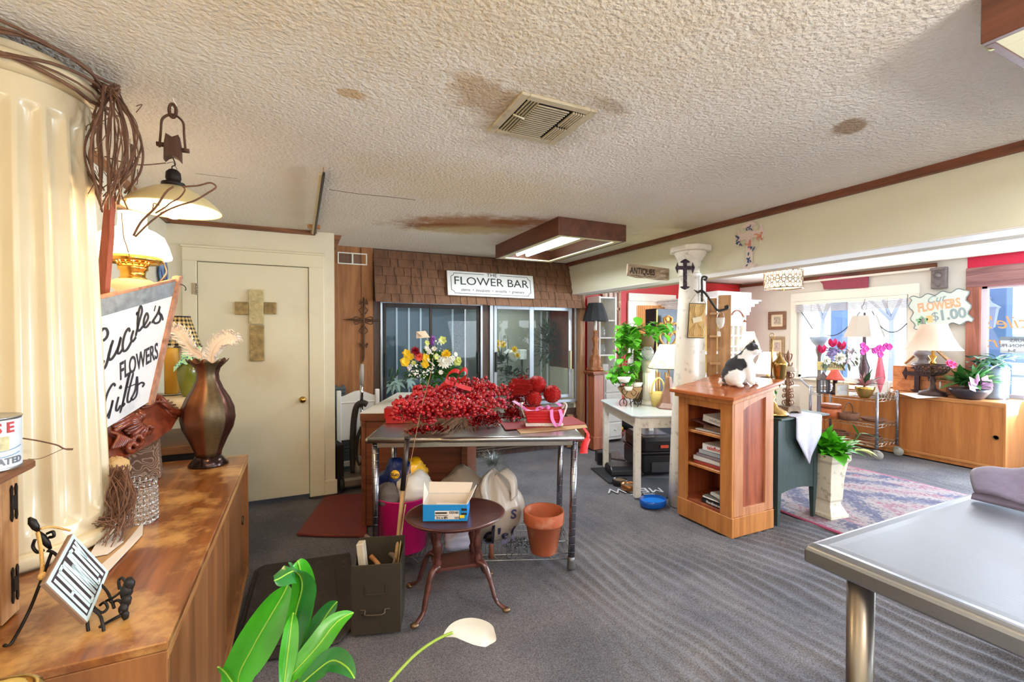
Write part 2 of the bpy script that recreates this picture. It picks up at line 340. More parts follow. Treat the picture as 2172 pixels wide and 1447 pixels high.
# floor: worn carpet, rucked into ridges that run along the room
def ridge(x,y):
 a=max(0,min(1,(x-.55)/.9))*max(0,min(1,(3.3-y)/.8))*max(0,min(1,(6.6-x)/.5))
 a*=.22+.78*max(0,min(1,(x-1.2)/1.0))
 n=mnoise.noise(Vec((x*1.2,y*.9,3.1)))*2.6+mnoise.noise(Vec((x*3.0,y*2.2,7.7)))*1.3
 s=(math.sin((x+y*.05)*68+n*3.6)*.5+.5)**1.7
 k=.5+.5*mnoise.noise(Vec((x*2.3,y*1.5,1.3)))+.25*mnoise.noise(Vec((x*9,y*3.5,5.0)))
 return-.016+a*(s*.0175*max(.0,min(1,k*1.5)))+.003*mnoise.noise(Vec((x*11,y*8,0)))*max(.15,a)
def build_floor():
 m,nt,b,out=nodes('carpet');N=nt.nodes.new;L=nt.links.new;b.inputs['Roughness'].default_value=.95;b.inputs['Specular IOR Level'].default_value=.2
 tc=N('ShaderNodeTexCoord');n=N('ShaderNodeTexNoise');n.inputs['Scale'].default_value=170;n.inputs['Detail'].default_value=3;L(tc.outputs['Object'],n.inputs[0])
 n2=N('ShaderNodeTexNoise');n2.inputs['Scale'].default_value=2.2;n2.inputs['Detail'].default_value=7;L(tc.outputs['Object'],n2.inputs[0])
 r=N('ShaderNodeValToRGB');L(n.outputs[0],r.inputs[0]);r.color_ramp.elements[0].position=.3;r.color_ramp.elements[1].position=.75
 r.color_ramp.elements[0].color=rgb((92,91,95));r.color_ramp.elements[1].color=rgb((150,148,154))
 r2=N('ShaderNodeValToRGB');L(n2.outputs[0],r2.inputs[0]);r2.color_ramp.elements[0].position=.35;r2.color_ramp.elements[1].position=.7
 r2.color_ramp.elements[0].color=rgb((205,205,208));r2.color_ramp.elements[1].color=rgb((255,250,244))
 mx=N('ShaderNodeMix');mx.data_type='RGBA';mx.blend_type='MULTIPLY';mx.inputs['Factor'].default_value=1;L(r.outputs[0],mx.inputs[6]);L(r2.outputs[0],mx.inputs[7])
 vo=N('ShaderNodeTexVoronoi');vo.inputs['Scale'].default_value=9;L(tc.outputs['Object'],vo.inputs['Vector'])
 lt=N('ShaderNodeMath');lt.operation='LESS_THAN';lt.inputs[1].default_value=.018;L(vo.outputs['Distance'],lt.inputs[0])
 m2=N('ShaderNodeMix');m2.data_type='RGBA';L(lt.outputs[0],m2.inputs['Factor']);L(mx.outputs[2],m2.inputs[6]);m2.inputs[7].default_value=rgb((200,194,184))
 L(m2.outputs[2],b.inputs['Base Color'])
 bp=N('ShaderNodeBump');bp.inputs['Strength'].default_value=.35;bp.inputs['Distance'].default_value=.006;L(n.outputs[0],bp.inputs['Height']);L(bp.outputs[0],b.inputs['Normal'])
 mb=MB();xs=[];x=XL-.05
 while x<.4:xs.append(x);x+=.06
 while x<4.4:xs.append(x);x+=.0135
 while x<XW+.1:xs.append(x);x+=.03
 ys=[];y=YB
 while y<.3:ys.append(y);y+=.12
 while y<YR+.1:ys.append(y);y+=.035
 nx=len(xs);vs=[(a,c,ridge(a,c))for c in ys for a in xs]
 mb.add(vs,[(j*nx+i,j*nx+i+1,(j+1)*nx+i+1,(j+1)*nx+i)for j in range(len(ys)-1)for i in range(nx-1)],0,True)
 return struct('floor',mb,m)
build_floor()
def build_ceiling():
 m,nt,b,out=nodes('popcorn_ceiling');N=nt.nodes.new;L=nt.links.new;b.inputs['Roughness'].default_value=.9;b.inputs['Specular IOR Level'].default_value=.25
 tc=N('ShaderNodeTexCoord');P=tc.outputs['Object']
 n=N('ShaderNodeTexNoise');n.inputs['Scale'].default_value=62;n.inputs['Detail'].default_value=3.5;L(P,n.inputs[0])
 n2=N('ShaderNodeTexNoise');n2.inputs['Scale'].default_value=1.1;n2.inputs['Detail'].default_value=4;L(P,n2.inputs[0])
 r=N('ShaderNodeValToRGB');L(n2.outputs[0],r.inputs[0]);r.color_ramp.elements[0].position=.3;r.color_ramp.elements[1].position=.75
 r.color_ramp.elements[0].color=rgb((232,223,210));r.color_ramp.elements[1].color=rgb((244,238,228));last=r.outputs[0]
 nz=N('ShaderNodeTexNoise');nz.inputs['Scale'].default_value=7;nz.inputs['Detail'].default_value=9;nz.inputs['Roughness'].default_value=.7;L(P,nz.inputs[0])
# water stains: (x, y, half x, half y, turn, colour, strength, softness)
 for(sx,sy,hx,hy,rz,c,k,w_)in[(1.30,3.55,.62,.24,-22,(168,112,60),.85,.7),(1.05,3.75,.30,.12,-25,(150,92,44),.8,.5),(1.62,3.33,.24,.10,-30,(160,100,54),.8,.6),(1.38,3.78,.45,.14,-18,(214,192,140),.8,.6),(.185,1.84,.055,.035,10,(206,170,120),.75,.4),(.70,1.66,.20,.11,30,(176,142,108),.75,.6),(1.14,1.50,.10,.05,0,(170,150,128),.7,.6),(.95,1.74,.30,.30,0,(196,180,158),.5,.8),(2.75,3.3,.5,.7,10,(226,204,150),.5,.9),(1.05,2.7,.6,.35,0,(226,208,160),.45,.9),(2.2,1.2,.10,.06,30,(160,128,96),.8,.4),(.0,.9,1.2,.6,0,(214,190,150),.5,1.)]:
  mp=N('ShaderNodeMapping');mp.vector_type='TEXTURE';mp.inputs['Location'].default_value=(sx,sy,0);mp.inputs['Rotation'].default_value=(0,0,R(rz));mp.inputs['Scale'].default_value=(hx,hy,1);L(P,mp.inputs[0])
  sep=N('ShaderNodeSeparateXYZ');L(mp.outputs[0],sep.inputs[0]);cb=N('ShaderNodeCombineXYZ');L(sep.outputs[0],cb.inputs[0]);L(sep.outputs[1],cb.inputs[1])
  le=N('ShaderNodeVectorMath');le.operation='LENGTH';L(cb.outputs[0],le.inputs[0])
  a=N('ShaderNodeMath');a.operation='MULTIPLY_ADD';L(nz.outputs[0],a.inputs[0]);a.inputs[1].default_value=2.2;L(le.outputs['Value'],a.inputs[2])
  rm=N('ShaderNodeMapRange');L(a.outputs[0],rm.inputs[0]);rm.inputs[1].default_value=1.75;rm.inputs[2].default_value=1.75+w_;rm.inputs[3].default_value=k;rm.inputs[4].default_value=0
  mx=N('ShaderNodeMix');mx.data_type='RGBA';L(rm.outputs[0],mx.inputs['Factor']);L(last,mx.inputs[6]);mx.inputs[7].default_value=rgb(c);last=mx.outputs[2]
 L(last,b.inputs['Base Color'])
 bp=N('ShaderNodeBump');bp.inputs['Strength'].default_value=.8;bp.inputs['Distance'].default_value=.016;L(n.outputs[0],bp.inputs['Height']);L(bp.outputs[0],b.inputs['Normal'])
 mb=MB();mb.box(((XL+XW)/2,(YB+YR)/2+.05,ZC+.05),(XW-XL+.3,YR-YB+.4,.1),0)
 o=struct('ceiling',mb,m)
# hairline crack
 c0=onZ(699,402,ZC);c1=onZ(760,410,ZC);c2=onZ(882,424,ZC);cr=MB()
 cr.tube(crom([(c0.x,c0.y,ZC),(c1.x,c1.y+.01,ZC),((c1.x+c2.x)/2,(c1.y+c2.y)/2,ZC),(c2.x,c2.y,ZC)]),.0025,5)
 struct('ceiling_crack',cr,mat('crack_dark',(70,60,50),.9))
 cr=MB();cr.tube([onZ(415,368,ZC),onZ(504,379,ZC)],.0015,5);struct('ceiling_crack',cr,MATS['crack_dark'])
build_ceiling()
# left wall, door wall, nook, back wall
mb=MB();mb.box((XL-.05,(YB+YD)/2,ZC/2),(.1,YD-YB+.1,ZC),0);struct('wall_left',mb,CREAM)
mb=MB();mb.box((2.9,YB-.05,.35),(8.6,.1,.7),0);mb.box((2.9,YB-.05,2.23),(8.6,.1,.26),0);mb.box((.3,YB-.05,1.4),(2.6,.1,1.5),0);mb.box((6.3,YB-.05,1.4),(1.9,.1,1.5),0);struct('wall_front',mb,OFFW)
dl=onY(420,800,YD).x;dr=onY(656,800,YD).x;dt=onY(560,562,YD).z;nk=.29
mb=MB();mb.box(((XL+dl)/2,YD+.06,ZC/2),(dl-XL,.12,ZC),0);mb.box(((dr+nk)/2,YD+.06,ZC/2),(nk-dr,.12,ZC),0);mb.box(((dl+dr)/2,YD+.06,(ZC+dt)/2),(dr-dl,.12,ZC-dt),0)
mb.box((nk-.06,YD+.55,ZC/2),(.12,.9,ZC),0);struct('wall_back_left',mb,CREAM)
# door casing and flush door
mb=MB();cw=onY(388,700,YD).x;ce=onY(688,800,YD).x;ct=onY(530,533,YD).z
mb.box(((cw+dl)/2,YD-.011,dt/2),(dl-cw,.022,dt),.004);mb.box(((dr+ce)/2,YD-.011,dt/2),(ce-dr,.022,dt),.004);mb.box(((cw+ce)/2,YD-.011,(dt+ct)/2),(ce-cw,.022,ct-dt),.004)
mb.box(((cw+ce)/2,YD-.016,ct+.008),(ce-cw+.02,.034,.018),.004);struct('trim_1',mb,DOORC)
mb=MB();mb.box(((ce+nk)/2+.005,YD-.012,.065),(nk-ce+.02,.024,.13),.004);struct('baseboard_back',mb,DOORC)
dw=dr-dl;mb=MB();mb.box(((dl+dr)/2,YD+.012,dt/2+.012),(dw-.008,.04,dt-.035),.003)
door=struct('door_1',mb,DOORC)
mb=MB();kx=onY(642,847,YD).x;kz=onY(642,847,YD).z;mb.lathe([(0,0),(.026,.0),(.027,.006),(.012,.010),(.011,.03),(.02,.036),(.027,.046),(.027,.056),(.018,.066),(0,.068)],20,T=TR(kx,YD-.008,kz,R(90)))
mb.build('door_knob',mat('brass',(196,158,84),.25,1.),door,label='round brass door knob')
for hz in(onY(420,613,YD).z,.3):
 mb=MB();[mb.lathe([(.0,0),(.008,0),(.008,.0165),(0,.0165)],10,T=TR(dl-.001,YD-.022,hz-.05+.019*i))for i in range(5)];mb.box((dl-.02,YD-.023,hz),(.03,.004,.09),.001)
 mb.build('hinge',mat('hinge_steel',(178,168,150),.4,.8),door,label='painted steel door hinge')
# near-black sheet that paints in the shade under and behind the door
mb=MB();mb.box(((dl+dr)/2,YD+.2,1.1),(dw+.1,.02,2.2),0);struct('dark_door_backing',mb,mat('void_dark',(16,13,11),.9))
# ceiling mouldings
def crown(p0,p1,name,m,h=.035,d=.02):
 a=Vec(p0);b=Vec(p1);mb=MB();dv=(b-a);l=dv.length;T=frameT(a,dv,(0,0,1));mb.prism([(0,0),(l,0),(l,-h),(0,-h)],-d,d,T=T);struct(name,mb,m)
crown((XL,YD-.012,ZC-.0),(onY(668,494,YD).x,YD-.012,ZC),'trim_2',TRIMX);crown((XL+.012,YB,ZC),(XL+.012,YD,ZC),'trim_3',wood('trim_left',(110,66,36),(170,110,66),'y',14,.5))
crown((XB-.014,YB,ZC),(XB-.014,YC,ZC),'trim_4',TRIMB,.045)
mb=MB();mb.prism([(0,0),(.07,0),(.02,-.13),(0,-.13)],0,.04,T=frameT((nk,YD+.1,ZC),(1,0,0),(0,0,1)));struct('trim_5',mb,TRIMX)
# nook panel
PANEL=wood('nook_panel',(138,86,46),(186,128,76),'z',11,.6,rings=4)
px0=nk;px1=onY(791,600,YC).x
mb=MB();mb.box(((px0+px1-.12)/2,YC+.02,ZC/2),(px1-px0-.12,.04,ZC),.002);mb.box((px1-.06,YC+.012,ZC/2),(.118,.05,ZC),.003);struct('wall_nook',mb,PANEL)
# header beam between the two rooms: face, underside board, peeling strip
mb=MB();bz=1.965
mb.box((XB+.02,(YB+YC)/2,(ZC+bz)/2),(.04,YC-YB,ZC-bz),0);mb.box((XB+.34,(YB+YR)/2,(ZC+bz)/2),(.04,YR-YB,ZC-bz),0)
struct('wall_header',mb,BEAMC)
mb=MB();mb.box((XB+.10,(YB+YC)/2,bz-.006),(.2,YC-YB,.012),.002);struct('trim_6',mb,mat('beam_edge_white',(240,234,224),.6))
mb=MB();mb.box((XB+.28,(YB+4.0)/2,bz-.004),(.16,4.0-YB,.01),.001);struct('trim_7',mb,wood('old_board',(150,118,84),(206,176,136),'y',10,.8,wear=(120,140,132),wa=.6))
# far room: red wall, window wall
mb=MB();mb.box(((3.2+XW)/2,YR+.05,ZC/2),(XW-3.2+.2,.1,ZC),0);struct('wall_back_right',mb,REDW)
mb=MB();mb.box((3.24,(YC+YR)/2+.1,.5),(.02,YR-YC+.2,1.0),0);struct('wall_side_lower',mb,CREAM)
mb=MB();mb.box((3.24,(YC+YR)/2+.1,1.68),(.02,YR-YC+.2,1.36),0);struct('wall_side_upper',mb,wood('dark_panel',(88,40,22),(130,66,38),'z',9,.5))
w1a,w1b,w1z0,w1z1=3.19,4.66,.77,1.97;w2a,w2b,w2z0,w2z1=-.6,2.49,.74,2.005
mb=MB();X=XW+.06
def wallbox(y0,y1,z0,z1):mb.box((X,(y0+y1)/2,(z0+z1)/2),(.12,y1-y0,z1-z0),0)
wallbox(w1b,YR,0,ZC);wallbox(w1a,w1b,0,w1z0);wallbox(w1a,w1b,w1z1,ZC);wallbox(w2b,w1a,0,ZC);wallbox(YB,w2b,0,w2z0);wallbox(YB,w2a,w2z0,w2z1)
struct('wall_right',mb,OFFW)
mb=MB();mb.box((X,(YB+w2b)/2,(w2z1+ZC)/2),(.12,w2b-YB,ZC-w2z1),0);mb.box((X-.061,(YB+2.615)/2,(2.23+ZC)/2),(.01,2.615-YB,ZC-2.23),0);struct('wall_right_upper',mb,PINKR)
crown((XW-.012,2.9,ZC-.02),(XW-.012,YR,ZC-.02),'trim_8',TRIMB,.05);crown((3.2,YR-.012,ZC),(XW,YR-.012,ZC),'trim_9',TRIMB,.02)
# window 1
GL=glass('window_glass',(.97,.99,1),.4)
mb=MB();T_=.022
for(y0,y1,z0,z1)in[(w1a-.12,w1b+.09,w1z1,2.105),(w1a-.12,w1a,w1z0-.02,w1z1),(w1b,w1b+.09,w1z0-.02,w1z1)]:mb.box((XW-T_/2,(y0+y1)/2,(z0+z1)/2),(T_,y1-y0,z1-z0),.003)
mb.box((XW-.03,(w1a+w1b)/2,w1z0-.012),(.07,w1b-w1a+.24,.024),.004)
win=struct('window_1',mb,WHITEP)
mb=MB()
for(y0,y1,z0,z1)in[(w1a,w1b,w1z0,w1z0+.045),(w1a,w1b,w1z1-.045,w1z1),(w1a,w1a+.045,w1z0,w1z1),(w1b-.045,w1b,w1z0,w1z1)]:mb.box((XW+.07,(y0+y1)/2,(z0+z1)/2),(.05,y1-y0,z1-z0),.003)
mb.build('window_frame',mat('vinyl_white',(232,236,242),.4),win)
mb=MB();mb.box((XW+.075,(w1a+w1b)/2,(w1z0+w1z1)/2),(.006,w1b-w1a-.08,w1z1-w1z0-.08),0);mb.build('pane',GL,win)
# window 2 with its wide stained casing
CAS=wood('casing_red',(122,66,54),(170,104,84),'z',10,.5);CASH=wood('casing_head',(112,72,76),(164,116,112),'y',10,.5)
mb=MB();mb.box((XW-.02,(2.615+w2b)/2+.0,(w2z0+w2z1)/2),(.04,2.615-w2b,w2z1-w2z0),.004)
win2=struct('window_2',mb,CAS)
mb=MB();mb.box((XW-.022,(2.615+w2a)/2,(w2z1+2.23)/2),(.044,2.615-w2a,2.23-w2z1),.005);mb.build('window_head',CASH,win2)
mb=MB()
for(y0,y1,z0,z1)in[(w2a,w2b,w2z0,w2z0+.035),(w2a,w2b,w2z1-.03,w2z1),(w2b-.05,w2b,w2z0,w2z1),(.9,.95,w2z0,w2z1)]:mb.box((XW+.03,(y0+y1)/2,(z0+z1)/2),(.05,y1-y0,z1-z0),.003)
mb.build('window_frame',mat('frame_pale',(214,204,214),.4),win2)
mb=MB();mb.box((XW+.035,(w2a+w2b)/2,(w2z0+w2z1)/2),(.006,w2b-w2a-.08,w2z1-w2z0-.05),0);mb.build('pane',GL,win2)
# front windows added in the unseen wall to let sky light in
mb=MB();mb.box((3.3,YB-.04,1.4),(4.1,.006,1.4),0);struct('window_3',mb,GL)
# outdoors
mb=MB();mb.box((32,2,-.12),(50,70,.1),0);struct('ground',mb,mat('pale_ground',(222,224,216),.9,var=.06,vs=.4))
# = LEFT SIDE
def onP(px,py,o,n):d=_ray(px,py);n=Vec(n);return _C+d*((Vec(o)-_C).dot(n)/d.dot(n))
TEAK=wood('teak_front',(112,66,34),(164,108,62),'z',10,.4,rings=3)
TEAKT=wood('teak_top',(104,54,22),(176,108,50),'y',9,.28,coat=.3,wear=(216,166,98),wa=.8,rings=4)
TEAKE=wood('teak_edge',(140,88,44),(196,140,84),'y',10,.4)
BLACKV=mat('black_void',(18,15,13),.9)
def low_cabinet(label,x0,x1,y0,y1,h,front,mats,loc):
 """sideboard with two sliding doors; front is +1 (faces +X) or -1 (faces -X)"""
 top,face,edge=mats
 t=thing('sideboard',label,'cabinet',loc);cx=(x0+x1)/2-loc[0];cy=(y0+y1)/2-loc[1];dx=x1-x0;dy=y1-y0;f=front
 mb=MB();mb.box((cx,cy,h-.011),(dx,dy,.022),.003);mb.build('top',top,t)
 mb=MB();mb.box((cx+f*(dx/2-.01),cy,h-.0335),(.02,dy-.004,.023),.002);mb.build('edge_strip',edge,t)
 for s,nm in((-1,'end_panel'),(1,'end_panel')):
  mb=MB();mb.box((cx,cy+s*(dy/2-.011),(h-.022)/2),(dx-.002,.022,h-.022),.002);mb.build(nm,face,t)
 mb=MB();mb.box((cx,cy,.045),(dx-.02,dy-.05,.09),.002);mb.box((cx-f*(dx/2-.012),cy,h/2),(.012,dy-.05,h-.05),0);mb.build('carcass',face,t)
 mb=MB();mb.box((cx+f*(dx/2-.01),cy,.055),(.02,dy-.046,.03),.003);mb.build('bottom_rail',edge,t)
 for k in(0,1):
  mb=MB();yy=cy+(-1 if k==0 else 1)*(dy/4-.008);xx=cx+f*(dx/2-(.014 if k==0 else .034));mb.box((xx,yy,(h+.025)/2),(.014,dy/2-.006,h-.12),.002)
  d=mb.build('sliding_door',face,t)
  mb=MB();yp=cy+(-dy/2+.075 if k==0 else dy/2-.075);mb.lathe([(.0,0),(.018,0),(.02,.004),(.025,.006),(.026,.003),(.026,0)],18,T=TR(xx+f*.0074,yp,h*.5,0,f*R(90)))
  mb.build('finger_pull',mat('pull_brass',(104,84,54),.4,.8),d,label='round recessed brass finger pull')
 return t
LY0,LY1,LXF,LH=1.285,3.12,-.28,.73
lcab=low_cabinet('long worn wooden sideboard against the left wall, its varnish scuffed, carrying vase and fluted column',XL+.005,LXF,LY0,LY1,LH,1,(TEAKT,TEAK,TEAKE),((XL+LXF)/2,(LY0+LY1)/2,0))
# fluted half column on the sideboard
PCOL=mat('column_enamel',(222,205,168),.28,var=.03,vs=6,coat=.3)
CCX,CCY=-.868,2.065
fc=thing('fluted_half_column','big cream fluted half column standing on the left sideboard','column',(CCX,CCY,LH))
def flute(a,z):
 if .10<z<1.43:
  k=min(1,(z-.10)/.03,(1.43-z)/.03);return 1-.085*k*max(0,abs(math.cos(a*10))-.28)/.72
 return 1.
zs=[0,.05,.0501,.10,.101,.115,.13]+[.13+(1.40-.13)*i/12 for i in range(1,13)]+[1.415,1.43,1.431,1.50]
mb=MB();mb.lathe([((.249-.040*max(0,min(1,(z-.1)/1.3))),z)for z in zs],320,fn=flute,a0=-R(108),a1=R(108));mb.build('shaft',PCOL,fc)
mb=MB();mb.lathe([(.204,1.50)]+[(.216+.028*math.cos(a),1.535+.03*math.sin(a))for a in[R(-90+18*i)for i in range(11)]]+[(.19,1.565),(.19,1.60)],60,a0=-R(112),a1=R(112));mb.build('rim',PCOL,fc)
mb=MB();mb.lathe([(.245,.001)]+[(.255+.02*math.cos(a),.03+.026*math.sin(a))for a in[R(-90+18*i)for i in range(11)]]+[(.24,.058)],60,a0=-R(106),a1=R(106));mb.build('base_moulding',PCOL,fc)
# grapevine over the column's rim, hanging in a loose ball
VINE=mat('vine_bark',(112,78,58),.8,var=.25,vs=30);mb=MB();random.seed(5)
for k in range(7):
 r_=.245+rnd(-.02,.03);z0=2.32+rnd(-.06,.015);ph=rnd(0,6)
 mb.tube([(CCX+(r_+.012*math.sin(7*a+ph))*math.cos(a),CCY+(r_+.012*math.cos(5*a+ph))*math.sin(a),min(2.345,z0+.014*math.sin(4*a+ph)-.03*(1 if k>4 else 0)))for a in[R(-105+j*9)for j in range(16 if k<5 else 13)]],rnd(.003,.0065),6)
for k in range(34):
 top=(rnd(212,255),rnd(178,200));side=rnd(-1,1.0);bot=(222+rnd(-12,50),rnd(395,446))if side>-.4 else(216+rnd(-8,6),rnd(400,450))
 mx=240+side*62;d0=rnd(1.52,1.66);dm=d0+rnd(-.10,.06)
 P=[dep(top[0],top[1],d0),dep((top[0]+mx)/2+rnd(-8,8),225+rnd(-8,8),(d0+dm)/2),dep(mx,285+rnd(-20,20),dm),dep(mx*.85+bot[0]*.15+rnd(-9,9),350+rnd(-14,14),dm),dep(bot[0],bot[1],d0)]
 mb.tube(crom(P,7),rnd(.0016,.0042),5)
for k in range(30):
 a=(rnd(190,300),rnd(200,430));d0=rnd(1.5,1.66);b=(a[0]+rnd(-30,26),a[1]+rnd(-34,44));c=(b[0]+rnd(-14,14),b[1]+rnd(-24,24))
 mb.tube(crom([dep(*a,d0),dep(*b,d0+rnd(-.04,.04)),dep(*c,d0)],5),rnd(.0008,.0019),4)
for k in range(12):mb.tube(crom([dep(rnd(196,212),170+k*1.5,1.6),dep(225+rnd(-6,6),190+rnd(-8,8),1.58),dep(245+rnd(-5,10),rnd(176,205),1.6)],4),rnd(.003,.006),5)
mb.tube(crom([dep(222,332,1.6),dep(260,344,1.62),dep(300,350,1.66),dep(352,346,1.72)],6),.0022,5)
mb.tube(crom([dep(258,452,1.62),dep(262,500,1.62),dep(268,520,1.63),dep(275,545,1.63)],6),.0016,5)
solo('grapevine_garland',mb,VINE,'tangled grapevine garland wound over the cream column rim, ball of twigs hanging','garland')
# reddish lath leaning behind the column
mb=MB();a=dep(231,415,1.95);b=dep(219,640,1.92);T=frameT(b,(_R+Vec((0,0,0))),a-b);L_=(a-b).length
mb.prism([(-.026,0),(.014,0),(.020,L_*.62),(.017,L_*.78),(.020,L_*.9),(.016,L_),(-.008,L_),(-.012,L_*.8)],-.012,.012,T=T);solo('wooden_lath',mb,wood('lath_red',(92,42,30),(140,72,52),'z',16,.55),'reddish brown wooden lath leaning upright behind the cream column','lath')
# pendant on a pulley
pc=onZ(366,208,ZC);pd=thing('pendant_lamp','cream enamel dome pendant lamp hung from an old wood and iron pulley','lamp',(pc.x,pc.y,1.92))
IRON=mat('black_iron',(44,38,34),.5,.6,var=.3,vs=20);ENAM=mat('cream_enamel',(214,196,142),.35,coat=.3)
def pz(y):return EYE+(711-y)*1.777/965-1.92
mb=MB();mb.tube(crom([(0,0,pz(206)),(.003,0,pz(216)),(.012,0,pz(226)),(.004,0,pz(234)),(-.008,0,pz(229))],5),.0025,6);mb.build('ceiling_hook',WHITEP,pd)
mb=MB();mb.tube([(.011*math.cos(a),0,pz(238)+.026*math.sin(a))for a in[R(18*i)for i in range(20)]],.006,8,closed=True)
mb.tube(crom([(-.043,0,pz(318)),(-.038,0,pz(285)),(-.032,0,pz(258)),(0,0,pz(246)),(.032,0,pz(258)),(.036,0,pz(285)),(.040,0,pz(318))],5),.007,8,sq=.6)
mb.tube([(-.052,0,pz(312)),(-.030,0,pz(312))],.009,8);mb.tube([(.052,0,pz(318)),(.030,0,pz(318))],.009,8);mb.build('pulley_yoke',mat('rust_iron',(98,68,50),.7,.4,var=.3,vs=20),pd)
mb=MB();mb.prism([(-.020,pz(290)),(0,pz(296)),(.020,pz(290)),(.026,pz(312)),(.027,pz(345)),(.016,pz(338)),(0,pz(334)),(-.016,pz(338)),(-.027,pz(345)),(-.026,pz(312))],-.018,.018,T=frameT((0,0,0),(1,0,0),(0,0,1)))
mb.build('pulley_block',wood('dark_wood',(54,34,24),(92,58,40),'z',14,.6),pd)
mb=MB();mb.tube(crom([(0,0,pz(338)),(.006,.004,pz(350)),(-.004,0,pz(356)),(0,0,pz(366))],5),.0022,6);mb.tube([(-.02,0,pz(350)),(.0,0,pz(345)),(.012,0,pz(360))],.0012,5);mb.build('cord',IRON,pd)
mb=MB();mb.lathe([(0,pz(360)),(.014,pz(362)),(.024,pz(368)),(.026,pz(380)),(.022,pz(388)),(.038,pz(390)),(.040,pz(394)),(.03,pz(397)),(.03,pz(400))],20);mb.build('socket',IRON,pd)
mb=MB();R_=.160;mb.lathe([(.028,pz(397)),(.045,pz(399)),(.075,pz(406)),(.11,pz(418)),(.145,pz(434)),(R_,pz(444)),(R_+.002,pz(447)),(R_-.003,pz(446)),(.142,pz(437)),(.11,pz(422)),(.075,pz(410)),(.03,pz(402))],48,cap=False);mb.build('dome_shade',ENAM,pd)
BULB=mat('bulb_lit',(255,226,160),.3,emit=9,ecol=(255,214,150))
mb=MB();mb.lathe([(.013,pz(400)),(.014,pz(412)),(.026,pz(428)),(.032,pz(442)),(.028,pz(456)),(.014,pz(464)),(0,pz(466))],20);mb.build('bulb',BULB,pd,label='clear glowing bulb');bulb('pendant_light',(0,0,pz(476)),8,parent=pd)
mb=MB();q=pd.location
for pts,r_ in(([(283,500),(300,470),(330,440),(352,408),(368,396)],.0035),([(287,502),(320,470),(352,448),(380,436),(412,426),(440,410),(458,397),(446,388),(420,394),(388,396)],.003),([(330,452),(350,440),(362,430),(380,420),(392,404),(388,396)],.0025),([(300,470),(322,447),(326,432),(338,436)],.0018),([(340,452),(352,446),(346,440)],.0015)):
 mb.tube(crom([dep(x,y,1.50+.0002*abs(x-340))for x,y in pts],6),r_,5)
solo('bare_twig',mb,VINE,'bare forked twig caught in front of the enamel pendant lamp','twig')
# hanging milk glass oil lamp
hd=2.2;hp=dep(282,545,hd);hl=thing('hanging_oil_lamp','milk glass hanging oil lamp with wide white shade, lit, left of the door','lamp',(hp.x,hp.y,1.60));k_=hd/965
def hz_(y):return EYE+(711-y)*k_-1.60
MILK=shade('milk_glass_lit',(255,246,226),.75,tr=.45);MILK2=mat('milk_glass',(250,226,178),.25,sss=.3,emit=.25,ecol=(255,214,150))
mb=MB();mb.lathe([(r*k_,hz_(y))for r,y in((24,452),(24,470),(26,484),(40,490),(54,500),(62,520),(68,542),(67,546),(61,521),(52,502),(39,493),(22,486))],40,cap=False);mb.build('glass_shade',MILK,hl)
mb=MB();mb.lathe([(r*k_,hz_(y))for r,y in((44,545),(52,546),(52,556),(48,558),(42,552))],40,cap=False);mb.lathe([(r*k_,hz_(y))for r,y in((0,564),(26,562),(26,572),(22,576),(21,588),(26,592),(0,593))],28)
for i in range(14):a=2*PI*i/14;mb.tube([(26*k_*math.cos(a),26*k_*math.sin(a),hz_(562)),(28*k_*math.cos(a),28*k_*math.sin(a),hz_(555))],.004,5)
mb.build('brass_gallery',mat('brass_bright',(216,170,84),.22,1.),hl,label='pierced brass burner and ring')
mb=MB();mb.lathe([(r*k_,hz_(y))for r,y in((0,592),(28,593),(40,600),(40,607),(30,618),(18,628),(0,632))],32);mb.build('oil_font',MILK2,hl)
mb=MB()
for s in(-1,1):mb.tube(crom([(s*52*k_,0,hz_(552)),(s*58*k_,0,hz_(575)),(s*44*k_,0,hz_(598)),(s*36*k_,0,hz_(604))],6),.004,6)
mb.tube([(0,0,hz_(486)),(0,0,2.36-1.60)],.005,6);mb.lathe([(r*k_,hz_(y))for r,y in((0,418),(12,420),(34,440),(36,444),(10,436),(0,436))],24);mb.build('hanger',mat('aged_metal',(150,128,104),.4,.8),hl)
mb=MB();mb.lathe([(.0,hz_(556)),(.03,hz_(545)),(.034,hz_(520)),(.018,hz_(480)),(.018,hz_(450))],16,cap=False);mb.build('chimney',glass('chimney_glass',refl=.4),hl);bulb('oil_lamp_light',(0,0,hz_(530)),7,parent=hl)
# plate and red framed picture on the left wall beyond the lamp
pl=onX(345,578,XL+.02);mb=MB();mb.lathe([(0,.012),(.05,.012),(.085,.02),(.105,.03),(.105,.026),(.085,.012),(.05,0),(0,0)],30,T=TR(XL+.002,pl.y,pl.z,0,R(90)))
t=thing('wall_plate','blue and white plate in a wire holder on the left wall by the door','plate',(XL+.01,pl.y,pl.z-.11));mb.build('dish',mat('blue_china',(120,160,220),.2,var=.3,vs=22),t,world=True)
mb=MB();
for s in(-1,1):mb.tube(crom([(XL+.01,pl.y+s*.05,pl.z+.15),(XL+.025,pl.y+s*.06,pl.z),(XL+.05,pl.y+s*.05,pl.z-.12),(XL+.075,pl.y+s*.05,pl.z-.09)],5),.003,5)
mb.tube(spiral((XL+.03,pl.y,pl.z+.19),.03,.006,-1.5,7,(0,1,0),(0,0,1)),.003,5);mb.tube([(XL+.02,pl.y-.05,pl.z-.05),(XL+.03,pl.y+.05,pl.z-.05)],.003,5);mb.build('wire_holder',mat('wire_brown',(84,66,52),.5,.6),t,world=True)
fr=onX(277,590,XL+.01);mb=MB()
